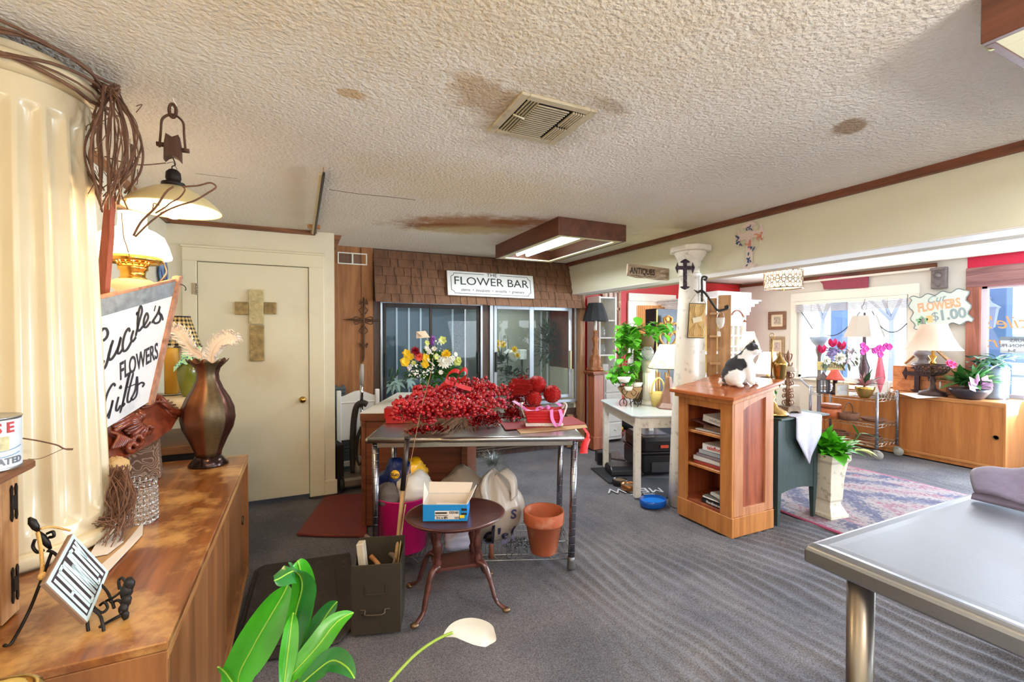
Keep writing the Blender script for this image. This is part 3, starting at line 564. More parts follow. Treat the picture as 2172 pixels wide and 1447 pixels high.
for dy_,dz_,sy_,sz_ in((-.12,0,.03,.42),(.12,0,.03,.42),(0,.2,.27,.03),(0,-.2,.27,.03)):mb.box((XL+.012,fr.y+dy_,fr.z-.06+dz_),(.024,sy_,sz_),.004)
t=thing('wall_picture','red framed picture hanging on the left wall behind the oil lamp','picture',(XL+.012,fr.y,fr.z-.28));mb.build('frame_rails',mat('frame_red',(184,64,38),.5),t,world=True);mb=MB();mb.box((XL+.005,fr.y,fr.z-.06),(.008,.22,.38),.001);mb.build('picture_sheet',mat('old_paper',(226,200,150),.8,var=.1,vs=14),t,world=True)
# painted metal shop sign
sTL=dep(198,641,1.75);sTR=dep(377,598,2.3);sBR=dep(320,850,2.15);sx=sTR-sTL;sy=sBR-sTR;sn=sx.cross(sy).normalized();sBL=sTL+sy
if sn.dot(_C-sTL)<0:sn=-sn
sg=thing('painted_metal_sign','old white painted metal shop sign with black brush lettering, tilted behind the column','sign',tuple((sBL+sBR)/2))
def SP(u,v,h=0.):return sTL+sx*u+sy*v+sn*h
WSIGN=mat('sign_white',(232,232,232),.45,var=.04,vs=9,dirt=(150,156,164),ds=9,da=.35);GALV=mat('galvanised',(150,156,160),.45,.5,var=.25,vs=24,dirt=(96,104,110),ds=18,da=.5)
def quad(mb,u0,v0,u1,v1,h0,h1,f=SP,mi=0):
 vs=[f(u,v,h)for h in(h0,h1)for u,v in((u0,v0),(u1,v0),(u1,v1),(u0,v1))];mb.add(vs,[(0,1,2,3),(7,6,5,4),(0,4,5,1),(1,5,6,2),(2,6,7,3),(3,7,4,0)],mi)
mb=MB();quad(mb,0,0,1,1.0,-.003,0);mb.build('sheet',WSIGN,sg,world=True)
mb=MB();quad(mb,0,-.01,1,.12,.0002,.002);mb.build('galvanised_strip',GALV,sg,world=True)
mb=MB();quad(mb,.965,-.05,1.025,1.02,-.02,.012);quad(mb,0,-.03,.97,.0,-.02,-.003);mb.build('wooden_frame',mat('peeling_wood',(176,128,104),.8,var=.3,vs=26,dirt=(112,60,34),ds=12,da=.9),sg,world=True)
mb=MB();e0=SP(1.0,0.02,.015);mb.tube(crom([e0,e0+_R*.02-_U*.008,e0+_R*.028-_U*.025,e0+_R*.022-_U*.03],4),.0022,5);mb.build('bent_nail',IRON,sg,world=True)
INK=mat('sign_ink',(52,50,54),.6,var=.2,vs=40)
def zp(x,y):return(200+x/3.2875,560+y/3.2875)
def penP(mb,strokes,wd,o,n,f,off=.0012,calli=.45):
 n=Vec(n).normalized();k=len(strokes)
 for st in strokes:
  P=[onP(*f(x,y),o,n)+n*off for x,y in crom(st,6)];vs=[]
  for i,p in enumerate(P):
   t=(P[min(i+1,len(P)-1)]-P[max(i-1,0)]);t=t.normalized()if t.length>1e-9 else Vec((0,0,1));kk=wd*(.75+calli*abs(t.z))*(1 if 0<i<len(P)-1 else .55);sd=n.cross(t)*kk*.5;vs+=[p-sd,p+sd]
  mb.add(vs,[(2*i,2*i+2,2*i+3,2*i+1)for i in range(len(P)-1)])
mb=MB()
penP(mb,[[(40,480),(58,455),(80,452),(93,478),(84,512),(60,536)],[(118,560),(100,640),(78,712),(62,728),(56,700),(66,670)],[(130,530),(108,600),(98,650),(112,668),(140,635),(168,575),(184,512),(168,575),(160,614),(172,624),(196,596)],[(246,474),(238,450),(214,484),(197,555),(202,606),(228,594),(258,540)],[(272,462),(256,520),(266,540),(290,508)],[(297,336),(302,344),(300,354),(294,348),(300,340),(304,350)],[(286,505),(312,400),(331,330),(322,294),(306,345),(300,430),(306,466),(328,450)],[(322,452),(352,420),(374,374),(364,344),(346,384),(344,432),(362,440),(392,402)],[(426,290),(416,330)],[(398,412),(440,345),(456,296),(450,330),(462,366),(452,402),(424,414),(410,398)],[(446,350),(466,354),(478,394)]],.0125,sTL,sn,zp)
penP(mb,[[(146,852),(130,836),(96,888),(72,968),(70,1040),(86,1062),(114,1010),(128,950),(112,1020),(98,1080)],[(168,925),(150,1005),(160,1022),(182,985)],[(178,850),(184,856),(184,866),(177,862),(184,854)],[(178,1040),(210,920),(240,790),(250,752),(236,790),(208,920),(196,990),(214,970)],[(272,758),(236,900),(230,958),(246,960),(262,935)],[(212,868),(290,836)],[(252,946),(284,880),(296,788),(300,850),(292,916),(266,948),(256,930)],[(290,852),(326,828),(346,838),(332,858)]],.011,sTL,sn,zp)
pa=onP(*zp(152,812),sTL,sn);pb=onP(*zp(432,648),sTL,sn);Tt=frameT((pa+pb)/2+sn*.0012+(-sy).normalized()*.028,pb-pa,-sy);Lw=(pb-pa).length
mb.text('FLOWERS',.105,Tt,shear=.3,fit=Lw*1.0,bold=.0016);mb.build('lettering',INK,sg,world=True)
# carved pediment and moire wrapped box
MAHO=wood('mahogany',(84,34,20),(136,62,38),'x',12,.3,coat=.4)
o0=dep(225,960,1.86);o1=dep(372,890,2.36);cn=Vec((o1-o0)).cross(Vec((0,0,1))).normalized();cn=cn if cn.dot(_C-o0)>0 else-cn;lean=Vec((0,0,.25))
cn=(cn+Vec((0,0,.35))).normalized()
cp=thing('carved_pediment','reddish carved wooden pediment with acanthus scrolls lying against the metal sign','ornament',tuple(onP(290,965,o0,cn)))
def CP(x,y,h=0.):return onP(*zp(x,y),o0,cn)+cn*h
def polyP(mb,poly,h0,h1,f,mi=0):
 a=[f(x,y,h0)for x,y in poly];b=[f(x,y,h1)for x,y in poly];n=len(poly);mb.add(a+b,[tuple(range(n))[::-1],tuple(range(n,2*n))]+[(i,(i+1)%n,n+(i+1)%n,n+i)for i in range(n)],mi)
top=crom([(75,1170),(110,1150),(180,1080),(255,1000),(300,955),(370,935),(440,935),(480,975),(520,1020),(570,1038),(600,1045)],5)
mb=MB();polyP(mb,top+[(568,1100),(540,1150),(430,1230),(300,1310),(160,1385),(75,1370)],-.03,.0,CP);mb.build('board',MAHO,cp,world=True)
mb=MB();mb.tube([CP(x,y,.004)for x,y in top[18:]],[.010+.012*min(1,i/20)for i in range(len(top)-18)],10);mb.tube([CP(x+6,y+34,.002)for x,y in top[22:-6]],.007,8)
for i in range(4):mb.tube(crom([CP(110+i*8,1090+i*26,.0),CP(180,1060+i*24,.03),CP(268,1020+i*34,.012)],6),.012,8)
mb.build('moulding',MAHO,cp,world=True)
mb=MB();random.seed(3)
for i in range(15):
 a=R(100+i*13);b=CP(290,1120,.012);e=CP(290+95*math.cos(a)*rnd(.8,1.2),1120-95*math.sin(a)*rnd(.8,1.2),.012);mb.tube(crom([b,(b+e)/2+cn*.025,e,e+cn*.012-Vec((0,0,.008))],5),[.006]+[.011]*9+[.008]*4+[.004]*2,7)
for i in range(12):a=R(20+i*14);b=CP(400,1000,.01);e=CP(440-170*math.cos(a)*.8,1040-95*math.sin(a),.008);mb.tube(crom([CP(430,960,.012),(b+e)/2+cn*.012,e],5),.006,6)
for c,r0,r1 in(((255,1240),50,8),((330,1165),34,6),((215,1290),40,8)):mb.tube([CP(c[0]+(r0+(r1-r0)*i/22)*math.cos(.3*i),c[1]+(r0+(r1-r0)*i/22)*math.sin(.3*i),.018+.001*i)for i in range(23)],.011,8)
for i in range(10):mb.tube(crom([CP(90+i*10,1180+i*6,.01),CP(120+i*12,1215+i*4,.028),CP(100+i*16,1300-i*4,.012)],5),.0075,6)
mb.build('acanthus_carving',MAHO,cp,world=True)
def moire():
 m,nt,b,out=nodes('moire_cloth');N=nt.nodes.new;L=nt.links.new;b.inputs['Roughness'].default_value=.6
 tc=N('ShaderNodeTexCoord');n=N('ShaderNodeTexNoise');n.inputs['Scale'].default_value=14;n.inputs['Detail'].default_value=1;L(tc.outputs['Object'],n.inputs[0])
 a=N('ShaderNodeMath');a.operation='MULTIPLY';a.inputs[1].default_value=90;L(n.outputs[0],a.inputs[0]);s=N('ShaderNodeMath');s.operation='SINE';L(a.outputs[0],s.inputs[0])
 r=N('ShaderNodeValToRGB');L(s.outputs[0],r.inputs[0]);r.color_ramp.elements[0].color=rgb((112,84,66));r.color_ramp.elements[1].color=rgb((178,152,132));L(r.outputs[0],b.inputs['Base Color']);return m
MOI=moire();zb=LH
b0=onZ(236,1030,zb);b1=onZ(352,1014,zb)
mb=MB();dv=(b1-b0).normalized();T=frameT((b0+b1)/2+Vec((-.05,.06,.075)),dv,(0,0,1));Lb=(b1-b0).length
mb.add([(-Lb/2,-.075,.06),(Lb/2+.02,-.075,.06),(Lb/2+.01,.105,.06),(-Lb/2,-.0,.06),(-Lb/2,-.075,-.06),(Lb/2+.02,-.075,-.06),(Lb/2+.01,.105,-.06),(-Lb/2,.0,-.06)],[(0,1,2,3),(7,6,5,4),(0,4,5,1),(1,5,6,2),(2,6,7,3),(3,7,4,0)],T=T)
solo('wrapped_box',mb,MOI,'wedge shaped box wrapped in brown moire fabric below the carved pediment','box',bev=.004)
# crystal bead vase
cb=Vec((-.550,2.155,LH));cv=thing('crystal_vase','round candle holder of clear crystal beads on wire, on the left sideboard','vase',tuple(cb))
CRY=mat('crystal',(250,250,250),.02,trans=1.,ior=1.5);WIRE=mat('chrome_wire',(190,190,192),.2,1.)
mb=MB()
for j in range(8):
 for i in range(17):
  a=2*PI*(i+.5*(j%2))/17;rr=.048 if j<6 else .048;mb.sphere((rr*math.cos(a),rr*math.sin(a),.012+j*.0165),.0084 if j<6 else .007,8,5)
for i in range(17):a=2*PI*i/17;mb.lathe([(0,0),(.005,.008),(.003,.022),(0,.024)],6,T=TR(.049*math.cos(a),.049*math.sin(a),.14))
mb.build('crystal_beads',CRY,cv,kind=None)
mb=MB()
for z in(.003,.135,.165):mb.tube([(.05*math.cos(R(12*i)),.05*math.sin(R(12*i)),z)for i in range(30)],.0016,5,closed=True)
for i in range(17):a=2*PI*i/17;mb.tube([(.049*math.cos(a),.049*math.sin(a),.003),(.05*math.cos(a),.05*math.sin(a),.165)],.0008,4)
mb.build('wire_frame',WIRE,cv)
# dried vine bundle + burlap
mb=MB();random.seed(8)
for k in range(95):
 x0=rnd(228,276);y0=rnd(985,1010);d0=rnd(1.60,1.72);x1=rnd(222,290);x2=rnd(170,262);y2=rnd(1090,1185)
 P=[dep(x0,y0,d0),dep(x1,rnd(1035,1065),d0+rnd(-.05,.03)),dep((x1+x2)/2+rnd(0,22),rnd(1085,1120),d0-.05),dep(x2,y2,d0-.1)]
 P=[Vec((p.x,p.y,max(p.z,LH+.006)))for p in P];mb.tube(crom(P,5),rnd(.0011,.0024),4)
solo('dried_vine_bundle',mb,mat('dry_vine',(122,84,62),.8,var=.3,vs=30),'loose bundle of dried brown vines beside the crystal holder','dried vines')
mb=MB();c=dep(246,985,1.88);mb.sphere((0,0,0),1,18,12,T=Mat.Translation((c.x,c.y,c.z-.02))@Mat.Diagonal((.045,.05,.05,1)),jit=.12);solo('burlap_scrap',mb,mat('burlap',(206,172,120),.9,bump=.6,bs=120),'crumpled tan burlap scrap tucked behind the dried vines','cloth')
# cardboard and paper under the vines
def flatpoly(pts,z,th):
 mb=MB();P=[onZ(x,y,z)for x,y in pts];mb.prism([(p.x,p.y)for p in P],z,z+th);return mb
solo('cardboard_folder',flatpoly([(303,1106),(300,1135),(222,1218),(186,1214),(200,1165),(245,1112)],LH+.001,.004),mat('kraft',(196,158,116),.8,var=.05,vs=20),'tan cardboard folder lying on the sideboard under the dried vines','folder')
solo('paper_sheet',flatpoly([(304,1107),(302,1135),(221,1222),(200,1212),(262,1158)],LH+.006,.002),mat('paper_white',(236,230,226),.7),'long torn strip of white paper on the cardboard folder','paper')
solo('paper_tag',flatpoly([(260,1128),(262,1150),(228,1176),(186,1184),(206,1150),(240,1124)],LH+.0085,.001),MATS['paper_white'],'white round-cornered card lying under the vine ends','card')
# welcome sign on a wire easel
hT,hB,hRr,hLl=dep(160,1128,1.16),dep(182,1336,1.075),dep(225,1217,1.21),dep(100,1223,1.03);hc=(hT+hB+hRr+hLl)/4
hx=((hRr+hT)-(hLl+hB)).normalized();hy0=((hT+hLl)-(hB+hRr)).normalized();hTm=frameT(hc,hx,hy0);a_=((hRr-hB).length+(hT-hLl).length)/4;b_=((hT-hRr).length+(hLl-hB).length)/4
# hx runs from the lower left edge to the upper right edge, hy0 to the upper left
w2=((hT+hRr)/2-(hLl+hB)/2).length/2;h2=((hT+hLl)/2-(hB+hRr)/2).length/2
hs=thing('greeting_plaque','pale blue and black plaque reading HOWDY, turned on its side on the sideboard easel','sign',tuple(hc))
mb=MB();mb.box((0,0,-.006),(2*w2,2*h2,.012),.002,T=hTm);mb.build('board',mat('plaque_edge',(142,112,92),.6),hs,world=True)
mb=MB();mb.box((0,0,.0006),(2*w2-.003,2*h2-.003,.0012),0,T=hTm);mb.build('face',mat('plaque_blue',(206,226,228),.4),hs,world=True)
mb=MB();mb.box((0,0,.0014),(2*w2*.86,2*h2*.86,.0006),0,T=hTm);mb.build('panel',mat('plaque_dark',(62,50,50),.5),hs,world=True)
mb=MB()
def bar(x0,y0,x1,y1,w=.011):
 a=Vec((x0,y0));b=Vec((x1,y1));d=(b-a).normalized();n_=Vec((-d.y,d.x))*w/2;mb.add([(p.x*w2*.80,p.y*h2*.80,.0024)for p in(a-n_/w2,b-n_/w2,b+n_/w2,a+n_/w2)],[(0,1,2,3)],T=hTm)
for s in((-.95,-1,-.95,1),(-.68,-1,-.68,1),(-.95,0,-.68,0),(-.52,-1,-.52,1),(-.25,-1,-.25,1),(-.52,.97,-.25,.97),(-.52,-.97,-.25,-.97),(-.1,1,-.04,-1),(-.04,-1,.08,.6),(.08,.6,.2,-1),(.2,-1,.26,1),(.40,-1,.40,1),(.66,-.8,.66,.8),(.40,.97,.62,.9),(.40,-.97,.62,-.9),(.76,1,.86,.1),(.97,1,.86,.1),(.86,.1,.86,-1)):bar(*s)
mb.build('lettering',mat('plaque_letters',(214,232,232),.4),hs,world=True)
es=thing('wire_easel','black wire easel with a cast bird and scrolls holding the blue plaque','easel',tuple(onZ(150,1345,LH)))
def E_(x,y,z):p=onZ(x,y,LH);d=(p-_C).dot(_F);return dep(x,y,d)if z is None else dep(x,y,z)
WB=mat('easel_black',(40,36,34),.45,.5);mb=MB()
mb.tube(crom([onZ(8,1372,LH)+Vec((0,0,.004)),onZ(24,1368,LH)+Vec((0,0,.004)),dep(60,1300,1.09),dep(88,1230,1.10),dep(110,1170,1.14)],5),.0035,6)
for pts in([(185,1318,1.10),(190,1345,1.09),(210,1362,1.085),(220,1345,1.09),(214,1310,1.10),(200,1295,1.12)],[(200,1290,1.13),(215,1300,1.13),(228,1290,1.15),(222,1278,1.15),(212,1284,1.15)],[(212,1330,1.09),(232,1318,1.12),(258,1304,1.15)],[(225,1275,1.16),(240,1268,1.16),(256,1256,1.17)],[(214,1240,1.18),(228,1256,1.17),(238,1278,1.16),(230,1270,1.16)],[(242,1290,1.14),(240,1278,1.15),(252,1274,1.15),(260,1286,1.14),(256,1302,1.13)],[(254,1250,1.17),(252,1232,1.18),(260,1226,1.18),(268,1238,1.17)],[(100,1168,1.13),(118,1176,1.14),(150,1215,1.15),(200,1290,1.14)],[(74,1145,1.12),(70,1160,1.12),(80,1172,1.12),(92,1168,1.12)],[(100,1132,1.14),(112,1128,1.14),(114,1138,1.14),(104,1140,1.14)]):
 mb.tube(crom([dep(*p)for p in pts],6),.0036,6)
mb.build('wire',WB,es,world=True)
mb=MB()
for(x,y,d_,r_)in((274,1240,1.165,.016),(268,1255,1.16,.017),(268,1275,1.15,.014),(262,1292,1.14,.013),(266,1305,1.135,.010)):p=dep(x,y,d_);mb.sphere(tuple(p),r_,10,7,sc=(.8,.8,1.2),jit=.1)
mb.build('cast_bird',WB,es,world=True);mb=MB()
for a,b,r_ in(((62,1098),(82,1128),.009),((82,1128),(108,1165),.008)):p=dep(*a,1.13);q=dep(*b,1.14);mb.tube([p,p*.7+q*.3,p*.3+q*.7,q],[.003,r_,r_*.9,.003],8)
mb.build('cast_leaf',WB,es,world=True)
mb=MB();mb.tube(crom([dep(80,1130,1.12),dep(86,1160,1.10),dep(90,1200,1.08),dep(88,1222,1.06),dep(98,1222,1.04)],5),.004,7);mb.tube(crom([dep(86,1122,1.13),dep(110,1118,1.15),dep(150,1126,1.165)],5),.003,6);mb.sphere(tuple(dep(90,1222,1.05)),.009,8,6);mb.build('jute_cord',mat('jute',(222,176,104),.9,bump=.5,bs=200),es,world=True,label='tan jute cord knotted at the corner')
# little cupboard with milk tin at the left edge
ct_=dep(40,975,1.22);sc=thing('small_cupboard','small old wooden cupboard with black strap hinges at the left edge of the sideboard','cupboard',(-.79,1.445,LH))
PINE=wood('old_pine',(150,98,56),(206,156,104),'z',12,.55,wear=(116,70,40),wa=.5);sch=.362
CX0,CX1,CY0,CY1=-.94,-.655,1.30,1.59;cmx,cmy=(CX0+CX1)/2,(CY0+CY1)/2
mb=MB();mb.box((cmx+.01,cmy,LH+sch+.011),(CX1-CX0+.03,CY1-CY0+.05,.024),.006);mb.build('top',wood('walnut_top',(92,56,34),(136,90,60),'y',10,.5),sc,world=True)
mb=MB();[mb.box((cmx-.01,y,LH+sch/2),(CX1-CX0-.02,.02,sch),.002)for y in(CY0+.01,CY1-.01)];mb.box((CX0+.01,cmy,LH+sch/2),(.018,CY1-CY0-.042,sch-.002),.002);mb.box((cmx-.01,cmy,LH+.01),(CX1-CX0-.04,CY1-CY0-.044,.02),.002);mb.build('carcass',PINE,sc,world=True)
mb=MB();[mb.box((CX1-.009,y,LH+sch/2),(.018,w_,sch-.01),.002)for y,w_ in((CY0+.03,.06),(CY1-.013,.022),(CY1-.052,.05))];[mb.box((CX1-.010,cmy-.03,LH+z_),(.016,CY1-CY0-.17,.055),.002)for z_ in(.035,sch-.04)];mb.build('door_frame',PINE,sc,world=True)
mb=MB();mb.box((CX1-.02,cmy-.03,LH+sch/2),(.006,CY1-CY0-.16,sch-.12),0);mb.build('mesh_panel',mat('dark_mesh',(52,30,22),.7),sc,world=True)
for z_ in(.083,.289):
 mb=MB();q=Vec((CX1+.001,CY1-.027,LH+z_))
 for s in(-1,1):mb.prism([(-.005,-.036),(.0,-.046),(.005,-.036),(.0035,-.02),(.0035,.02),(.005,.036),(0,.046),(-.005,.036),(-.0035,.02),(-.0035,-.02)],0,.003,T=frameT(q+Vec((0,s*.010,0)),(0,1,0),(0,0,1)))
 mb.box((q.x+.002,q.y,q.z),(.005,.022,.035),.001);mb.build('strap_hinge',IRON,sc,world=True)
tin=Vec((-.692,1.525,LH+sch+.0235));mk=thing('milk_tin','old paper-labelled evaporated milk tin on top of the small cupboard','tin',tuple(tin))
mb=MB();mb.lathe([(0,0),(.066,0),(.068,.003),(.066,.006),(.066,.122),(.068,.125),(.068,.128),(.06,.126),(0,.124)],36);mb.build('can',mat('tin_metal',(178,174,168),.3,.8),mk)
mb=MB();mb.lathe([(.0668,.007),(.0668,.121)],36,cap=False);mb.build('label_paper',mat('tin_label',(226,232,236),.35,var=.08,vs=18),mk)
def ringtext(mb,s,r,z,size,a0,da,mi=0,bold=.0006):
 for i,ch in enumerate(s):
  a=a0+da*i;mb.text(ch,size,Mat.Translation((r*math.cos(a),r*math.sin(a),z))@Mat.Rotation(a+PI/2,4,'Z')@Mat.Rotation(PI/2,4,'X'),mi=mi,bold=bold)
a_cam=math.atan2(-tin.y,-tin.x)
mb=MB();ringtext(mb,'ROSE',.0675,.102,.034,a_cam-.35,.36,bold=.001);mb.build('brand_lettering',mat('label_red',(188,62,60),.5),mk)
mb=MB();ringtext(mb,'EVAPORATED',.0675,.022,.022,a_cam-.75,.2);mb.build('small_lettering',mat('label_grey',(120,124,130),.5),mk)
mb=MB();
for z_,w_ in((.082,.4),(.05,1.2),(.036,1.1)):mb.tube([(.0672*math.cos(a_cam+u),.0672*math.sin(a_cam+u),z_+.012*u*u-.01*u)for u in[(-w_+2*w_*i/14)for i in range(15)]],.0012,4)
mb.build('label_bands',mat('label_blue',(104,146,190),.5),mk)
mb=MB();mb.box((.0,0,0),(.03,.001,.034),0,T=Mat.Translation((.0672*math.cos(a_cam+.45),.0672*math.sin(a_cam+.45),.066))@Mat.Rotation(a_cam+.45+PI/2,4,'Z'));mb.build('label_picture',mat('label_tan',(206,196,150),.6,var=.2,vs=60),mk)
mb=MB();mb.lathe([(0,0),(.016,0),(.019,.008),(.012,.016),(0,.018)],16,T=Mat.Translation(tin+Vec((-.02,-.01,.1285))));solo('metal_cap',mb,mat('grey_metal',(120,116,108),.5,.5),'round grey metal piece lying on the lid of the milk tin','metal piece')  # plain round metal piece of unknown use
mb=MB();mb.tube(crom([dep(48,930,1.3),dep(62,932,1.32),dep(85,936,1.34),dep(120,944,1.38),dep(136,952,1.4),dep(154,953,1.42)],6),[.0022]*26+[.0035]*5,6);mb.tube(crom([dep(134,952,1.4),dep(88,972,1.36),dep(60,974,1.32)],5),.001,4);solo('bare_twig',mb,VINE,'thin bare twig poking out behind the milk tin across the column','twig')
# brass rimmed low table at the bottom left corner
bt=thing('brass_side_table','low brass-rimmed tray table in the bottom left corner of the photo','table',(-.50,1.08,0));BR=mat('brass_worn',(206,176,104),.18,1.)
def rrect(cx,cy,hx,hy,r,n=8):
 P=[]
 for sx_,sy_,a0 in((1,1,0),(-1,1,90),(-1,-1,180),(1,-1,270)):P+=[(cx+sx_*(hx-r)+r*math.cos(R(a0+90*i/n)),cy+sy_*(hy-r)+r*math.sin(R(a0+90*i/n)))for i in range(n+1)]
 return P
pcn=onZ(98,1420,.80);tx,ty=pcn.x-.16,pcn.y-.17;zt=.80
mb=MB();mb.tube([(x,y,zt)for x,y in rrect(tx,ty,.17,.15,.05)],.012,10,closed=True);mb.build('rim',BR,bt,world=True)
mb=MB();mb.prism(rrect(tx,ty,.165,.145,.05),zt-.012,zt-.006);mb.build('tray',mat('brass_tray',(170,140,70),.15,1.),bt,world=True)
for s in(-1,1):
 for u in(-1,1):mb=MB();mb.tube([(tx+s*.13,ty+u*.11,zt-.01),(tx+s*.14,ty+u*.12,0)],.010,8);mb.build('leg',BR,bt,world=True)
# brown panelled metal vase with feathers
vd=2.54/965;vb=Vec((-.455,2.955,LH));vs_=thing('panelled_metal_vase','tall brown metal vase with fluted panels and scalloped lip at the sideboard end','vase',tuple(vb))
V1=mat('vase_bronze',(92,58,46),.3,.75,var=.2,vs=9);V2=mat('vase_copper',(140,92,66),.32,.8,var=.25,vs=7);V3=mat('vase_olive',(104,88,62),.4,.6,var=.2,vs=40,stretch=(1,1,8))
prof=[(22,965),(24,955),(34,930),(44,908),(48,888),(46,866),(38,845),(27,826),(20,808),(19,795),(22,783),(29,774),(36,768)]
mb=MB();pr=[(r*vd,(985-y)*vd)for r,y in prof]
mb.lathe(pr,64,fn=lambda a,z:1+.05*(abs(math.cos(4*a))-.6)+(.04*math.cos(8*a)if z>.54 else 0),cap=False)
for i,f in enumerate(mb.f):
 a=math.atan2(sum(mb.v[j][1]for j in f),sum(mb.v[j][0]for j in f));mb.mi[i]=int(((a+PI)/(2*PI)*8))%3
top_ring=len(pr)-1
for i in range(64):v=mb.v[top_ring*64+i];a=2*PI*i/64;mb.v[top_ring*64+i]=(v[0],v[1],v[2]+.012*math.cos(8*a))
mb.build('body',[V1,V2,V3],vs_,solid=.003)
mb=MB();mb.lathe([(0,0),(35*vd,0),(36*vd,.006),(26*vd,.04),(22*vd,.055),(0,.055)],40);mb.build('foot',mat('vase_foot',(62,44,42),.2,.8),vs_)
FEA=mat('feather_white',(246,234,226),.8,sss=.2);QUI=mat('quill',(226,180,140),.6)
def feather(label,path,W,seed,pick):
 random.seed(seed);P=[Vec(p)for p in crom(path,8)];n=len(P);t=thing('feather',label,'feather',tuple(P[0]));mb=MB();mb.tube(P,[.0016*(1-.7*i/n)for i in range(n)],5);mb.build('quill',QUI,t,world=True)
 mb=MB()
 for i in range(pick,n-1):
  f=(i-pick)/(n-pick);wd=W*(math.sin(PI*(f*.8+.16))**.7);tg=(P[i+1]-P[i]).normalized();sd=tg.cross(_F).normalized()
  for s in(-1,1):
   for q in range(3):
    b=P[i]+(P[i+1]-P[i])*(q/3);L_=wd*rnd(.75,1.1);e=b+sd*s*L_*.8+tg*L_*.6-_F*rnd(-.02,.03);m_=b+sd*s*L_*.5+tg*L_*.2;mb.strip(crom([b,m_,e,e+tg*L_*.2-_U*.006],3),[tg*.006]*9+[tg*.0015])
 mb.build('barbs',FEA,t,world=True);return t
feather('large white plume curling right out of the brown metal vase',[vb+Vec((0,0,.46)),dep(447,770,2.54),dep(452,745,2.54),dep(466,725,2.53),dep(490,715,2.52),dep(500,722,2.52)],.055,2,6)
feather('drooping white plume curling left over the candle from the brown vase',[vb+Vec((-.01,0,.47)),dep(428,758,2.56),dep(408,742,2.56),dep(388,712,2.55),dep(368,698,2.55),dep(358,715,2.55)],.05,4,8)
# stand with lace, candle, green jar and checked lamp
sz=1.035;sd_=thing('mirrored_stand','old wooden stand with mirror panel and lace cover behind the brown vase','stand',(-.70,3.55,0));OAKD=wood('dark_oak',(92,58,34),(146,98,60),'x',12,.5)
SX0,SX1,SY0,SY1=-.94,-.50,3.22,3.86
mb=MB();mb.box(((SX0+SX1)/2,(SY0+SY1)/2,sz-.012),(SX1-SX0,SY1-SY0,.024),.004);mb.build('top',OAKD,sd_,world=True)
for x_ in(SX0+.03,SX1-.03):
 for y_ in(SY0+.03,SY1-.03):mb=MB();mb.lathe([(.022,0),(.022,.72),(.014,.74),(.026,.78),(.014,.84),(.024,.90),(.022,sz-.024)],12,T=TR(x_,y_,0));mb.build('leg',OAKD,sd_,world=True)
mb=MB();mb.box(((SX0+SX1)/2,(SY0+SY1)/2,.765),(SX1-SX0-.02,SY1-SY0-.02,.05),.004);mb.build('rail',OAKD,sd_,world=True)
mb=MB();mb.box((SX0+.06,(SY0+SY1)/2,.9),(.012,SY1-SY0-.08,.20),0);mb.build('mirror',mat('mirror',(225,228,232),.03,1.),sd_,world=True)
mb=MB();mb.box(((SX0+SX1)/2,(SY0+SY1)/2,.37),(SX1-SX0-.06,SY1-SY0-.06,.73),.002);mb.build('dark_body',mat('stand_black',(22,18,16),.6),sd_,world=True)
LACE=mat('lace',(226,206,170),.9,bump=.5,bs=140)
mb=MB();mb.grid(lambda u,v:(SX0+.02+(SX1-SX0)*u,SY0-.02+(SY1-SY0+.03)*v,sz+.004),2,2)
mb.grid(lambda u,v:(SX1+.006+.004*math.sin(60*v)*u,SY0-.02+(SY1-SY0+.03)*v,sz+.004-u*(.085+.012*abs(math.sin(11*v)))),6,60);mb.grid(lambda u,v:(SX0+.02+(SX1-SX0)*v,SY0-.02-.002+.004*math.sin(60*v)*u,sz+.004-u*(.085+.012*abs(math.sin(9*v)))),6,40)
solo('lace_cover',mb,LACE,'cream crocheted lace cover hanging over the edge of the dark stand','lace',solid=.002)
zt=sz+.006
c=dep(364,838,3.04);mb=MB();mb.lathe([(0,0),(.05,0),(.068,.006),(.07,.010),(.05,.008),(0,.008)],24,T=TR(c.x,c.y,zt));solo('candle_plate',mb,mat('plate_grey',(176,170,156),.3,.4),'small flat metal plate under the yellow pillar candle','plate')
cd_=thing('pillar_candle','tall yellow pillar candle on the lace-covered stand','candle',(c.x,c.y,zt+.0085));mb=MB();mb.lathe([(0,0),(.039,0),(.039,.30),(.036,.306),(.030,.300),(0,.298)],24,fn=lambda a,z:1+.01*math.sin(9*a));mb.build('wax',mat('yellow_wax',(226,170,60),.5,sss=.3,var=.08,vs=8),cd_)
mb=MB();mb.tube([(0,0,.296),(.001,0,.312)],.0015,5);mb.lathe([(.018,.301),(.03,.318),(.028,.322),(.014,.305)],8,cap=False,fn=lambda a,z:1+.1*math.sin(3*a));mb.build('wick',mat('wick_tan',(230,214,170),.8),cd_)
g=dep(404,838,2.98);gk=2.98/965;gv=thing('green_jar','olive green oval glazed vase with polka-dot ribbon bow on the stand','vase',(g.x,g.y,zt))
mb=MB();mb.lathe([(0,0),(13*gk,0),(15*gk,.006),(21*gk,.09),(24*gk,.15),(23*gk,.20),(17*gk,.245),(10*gk,.262),(10*gk,.275),(13*gk,.282),(11*gk,.284),(8*gk,.27),(0,.26)],32);mb.build('body',mat('olive_glaze',(118,122,34),.15,coat=.6,var=.15,vs=6),gv)
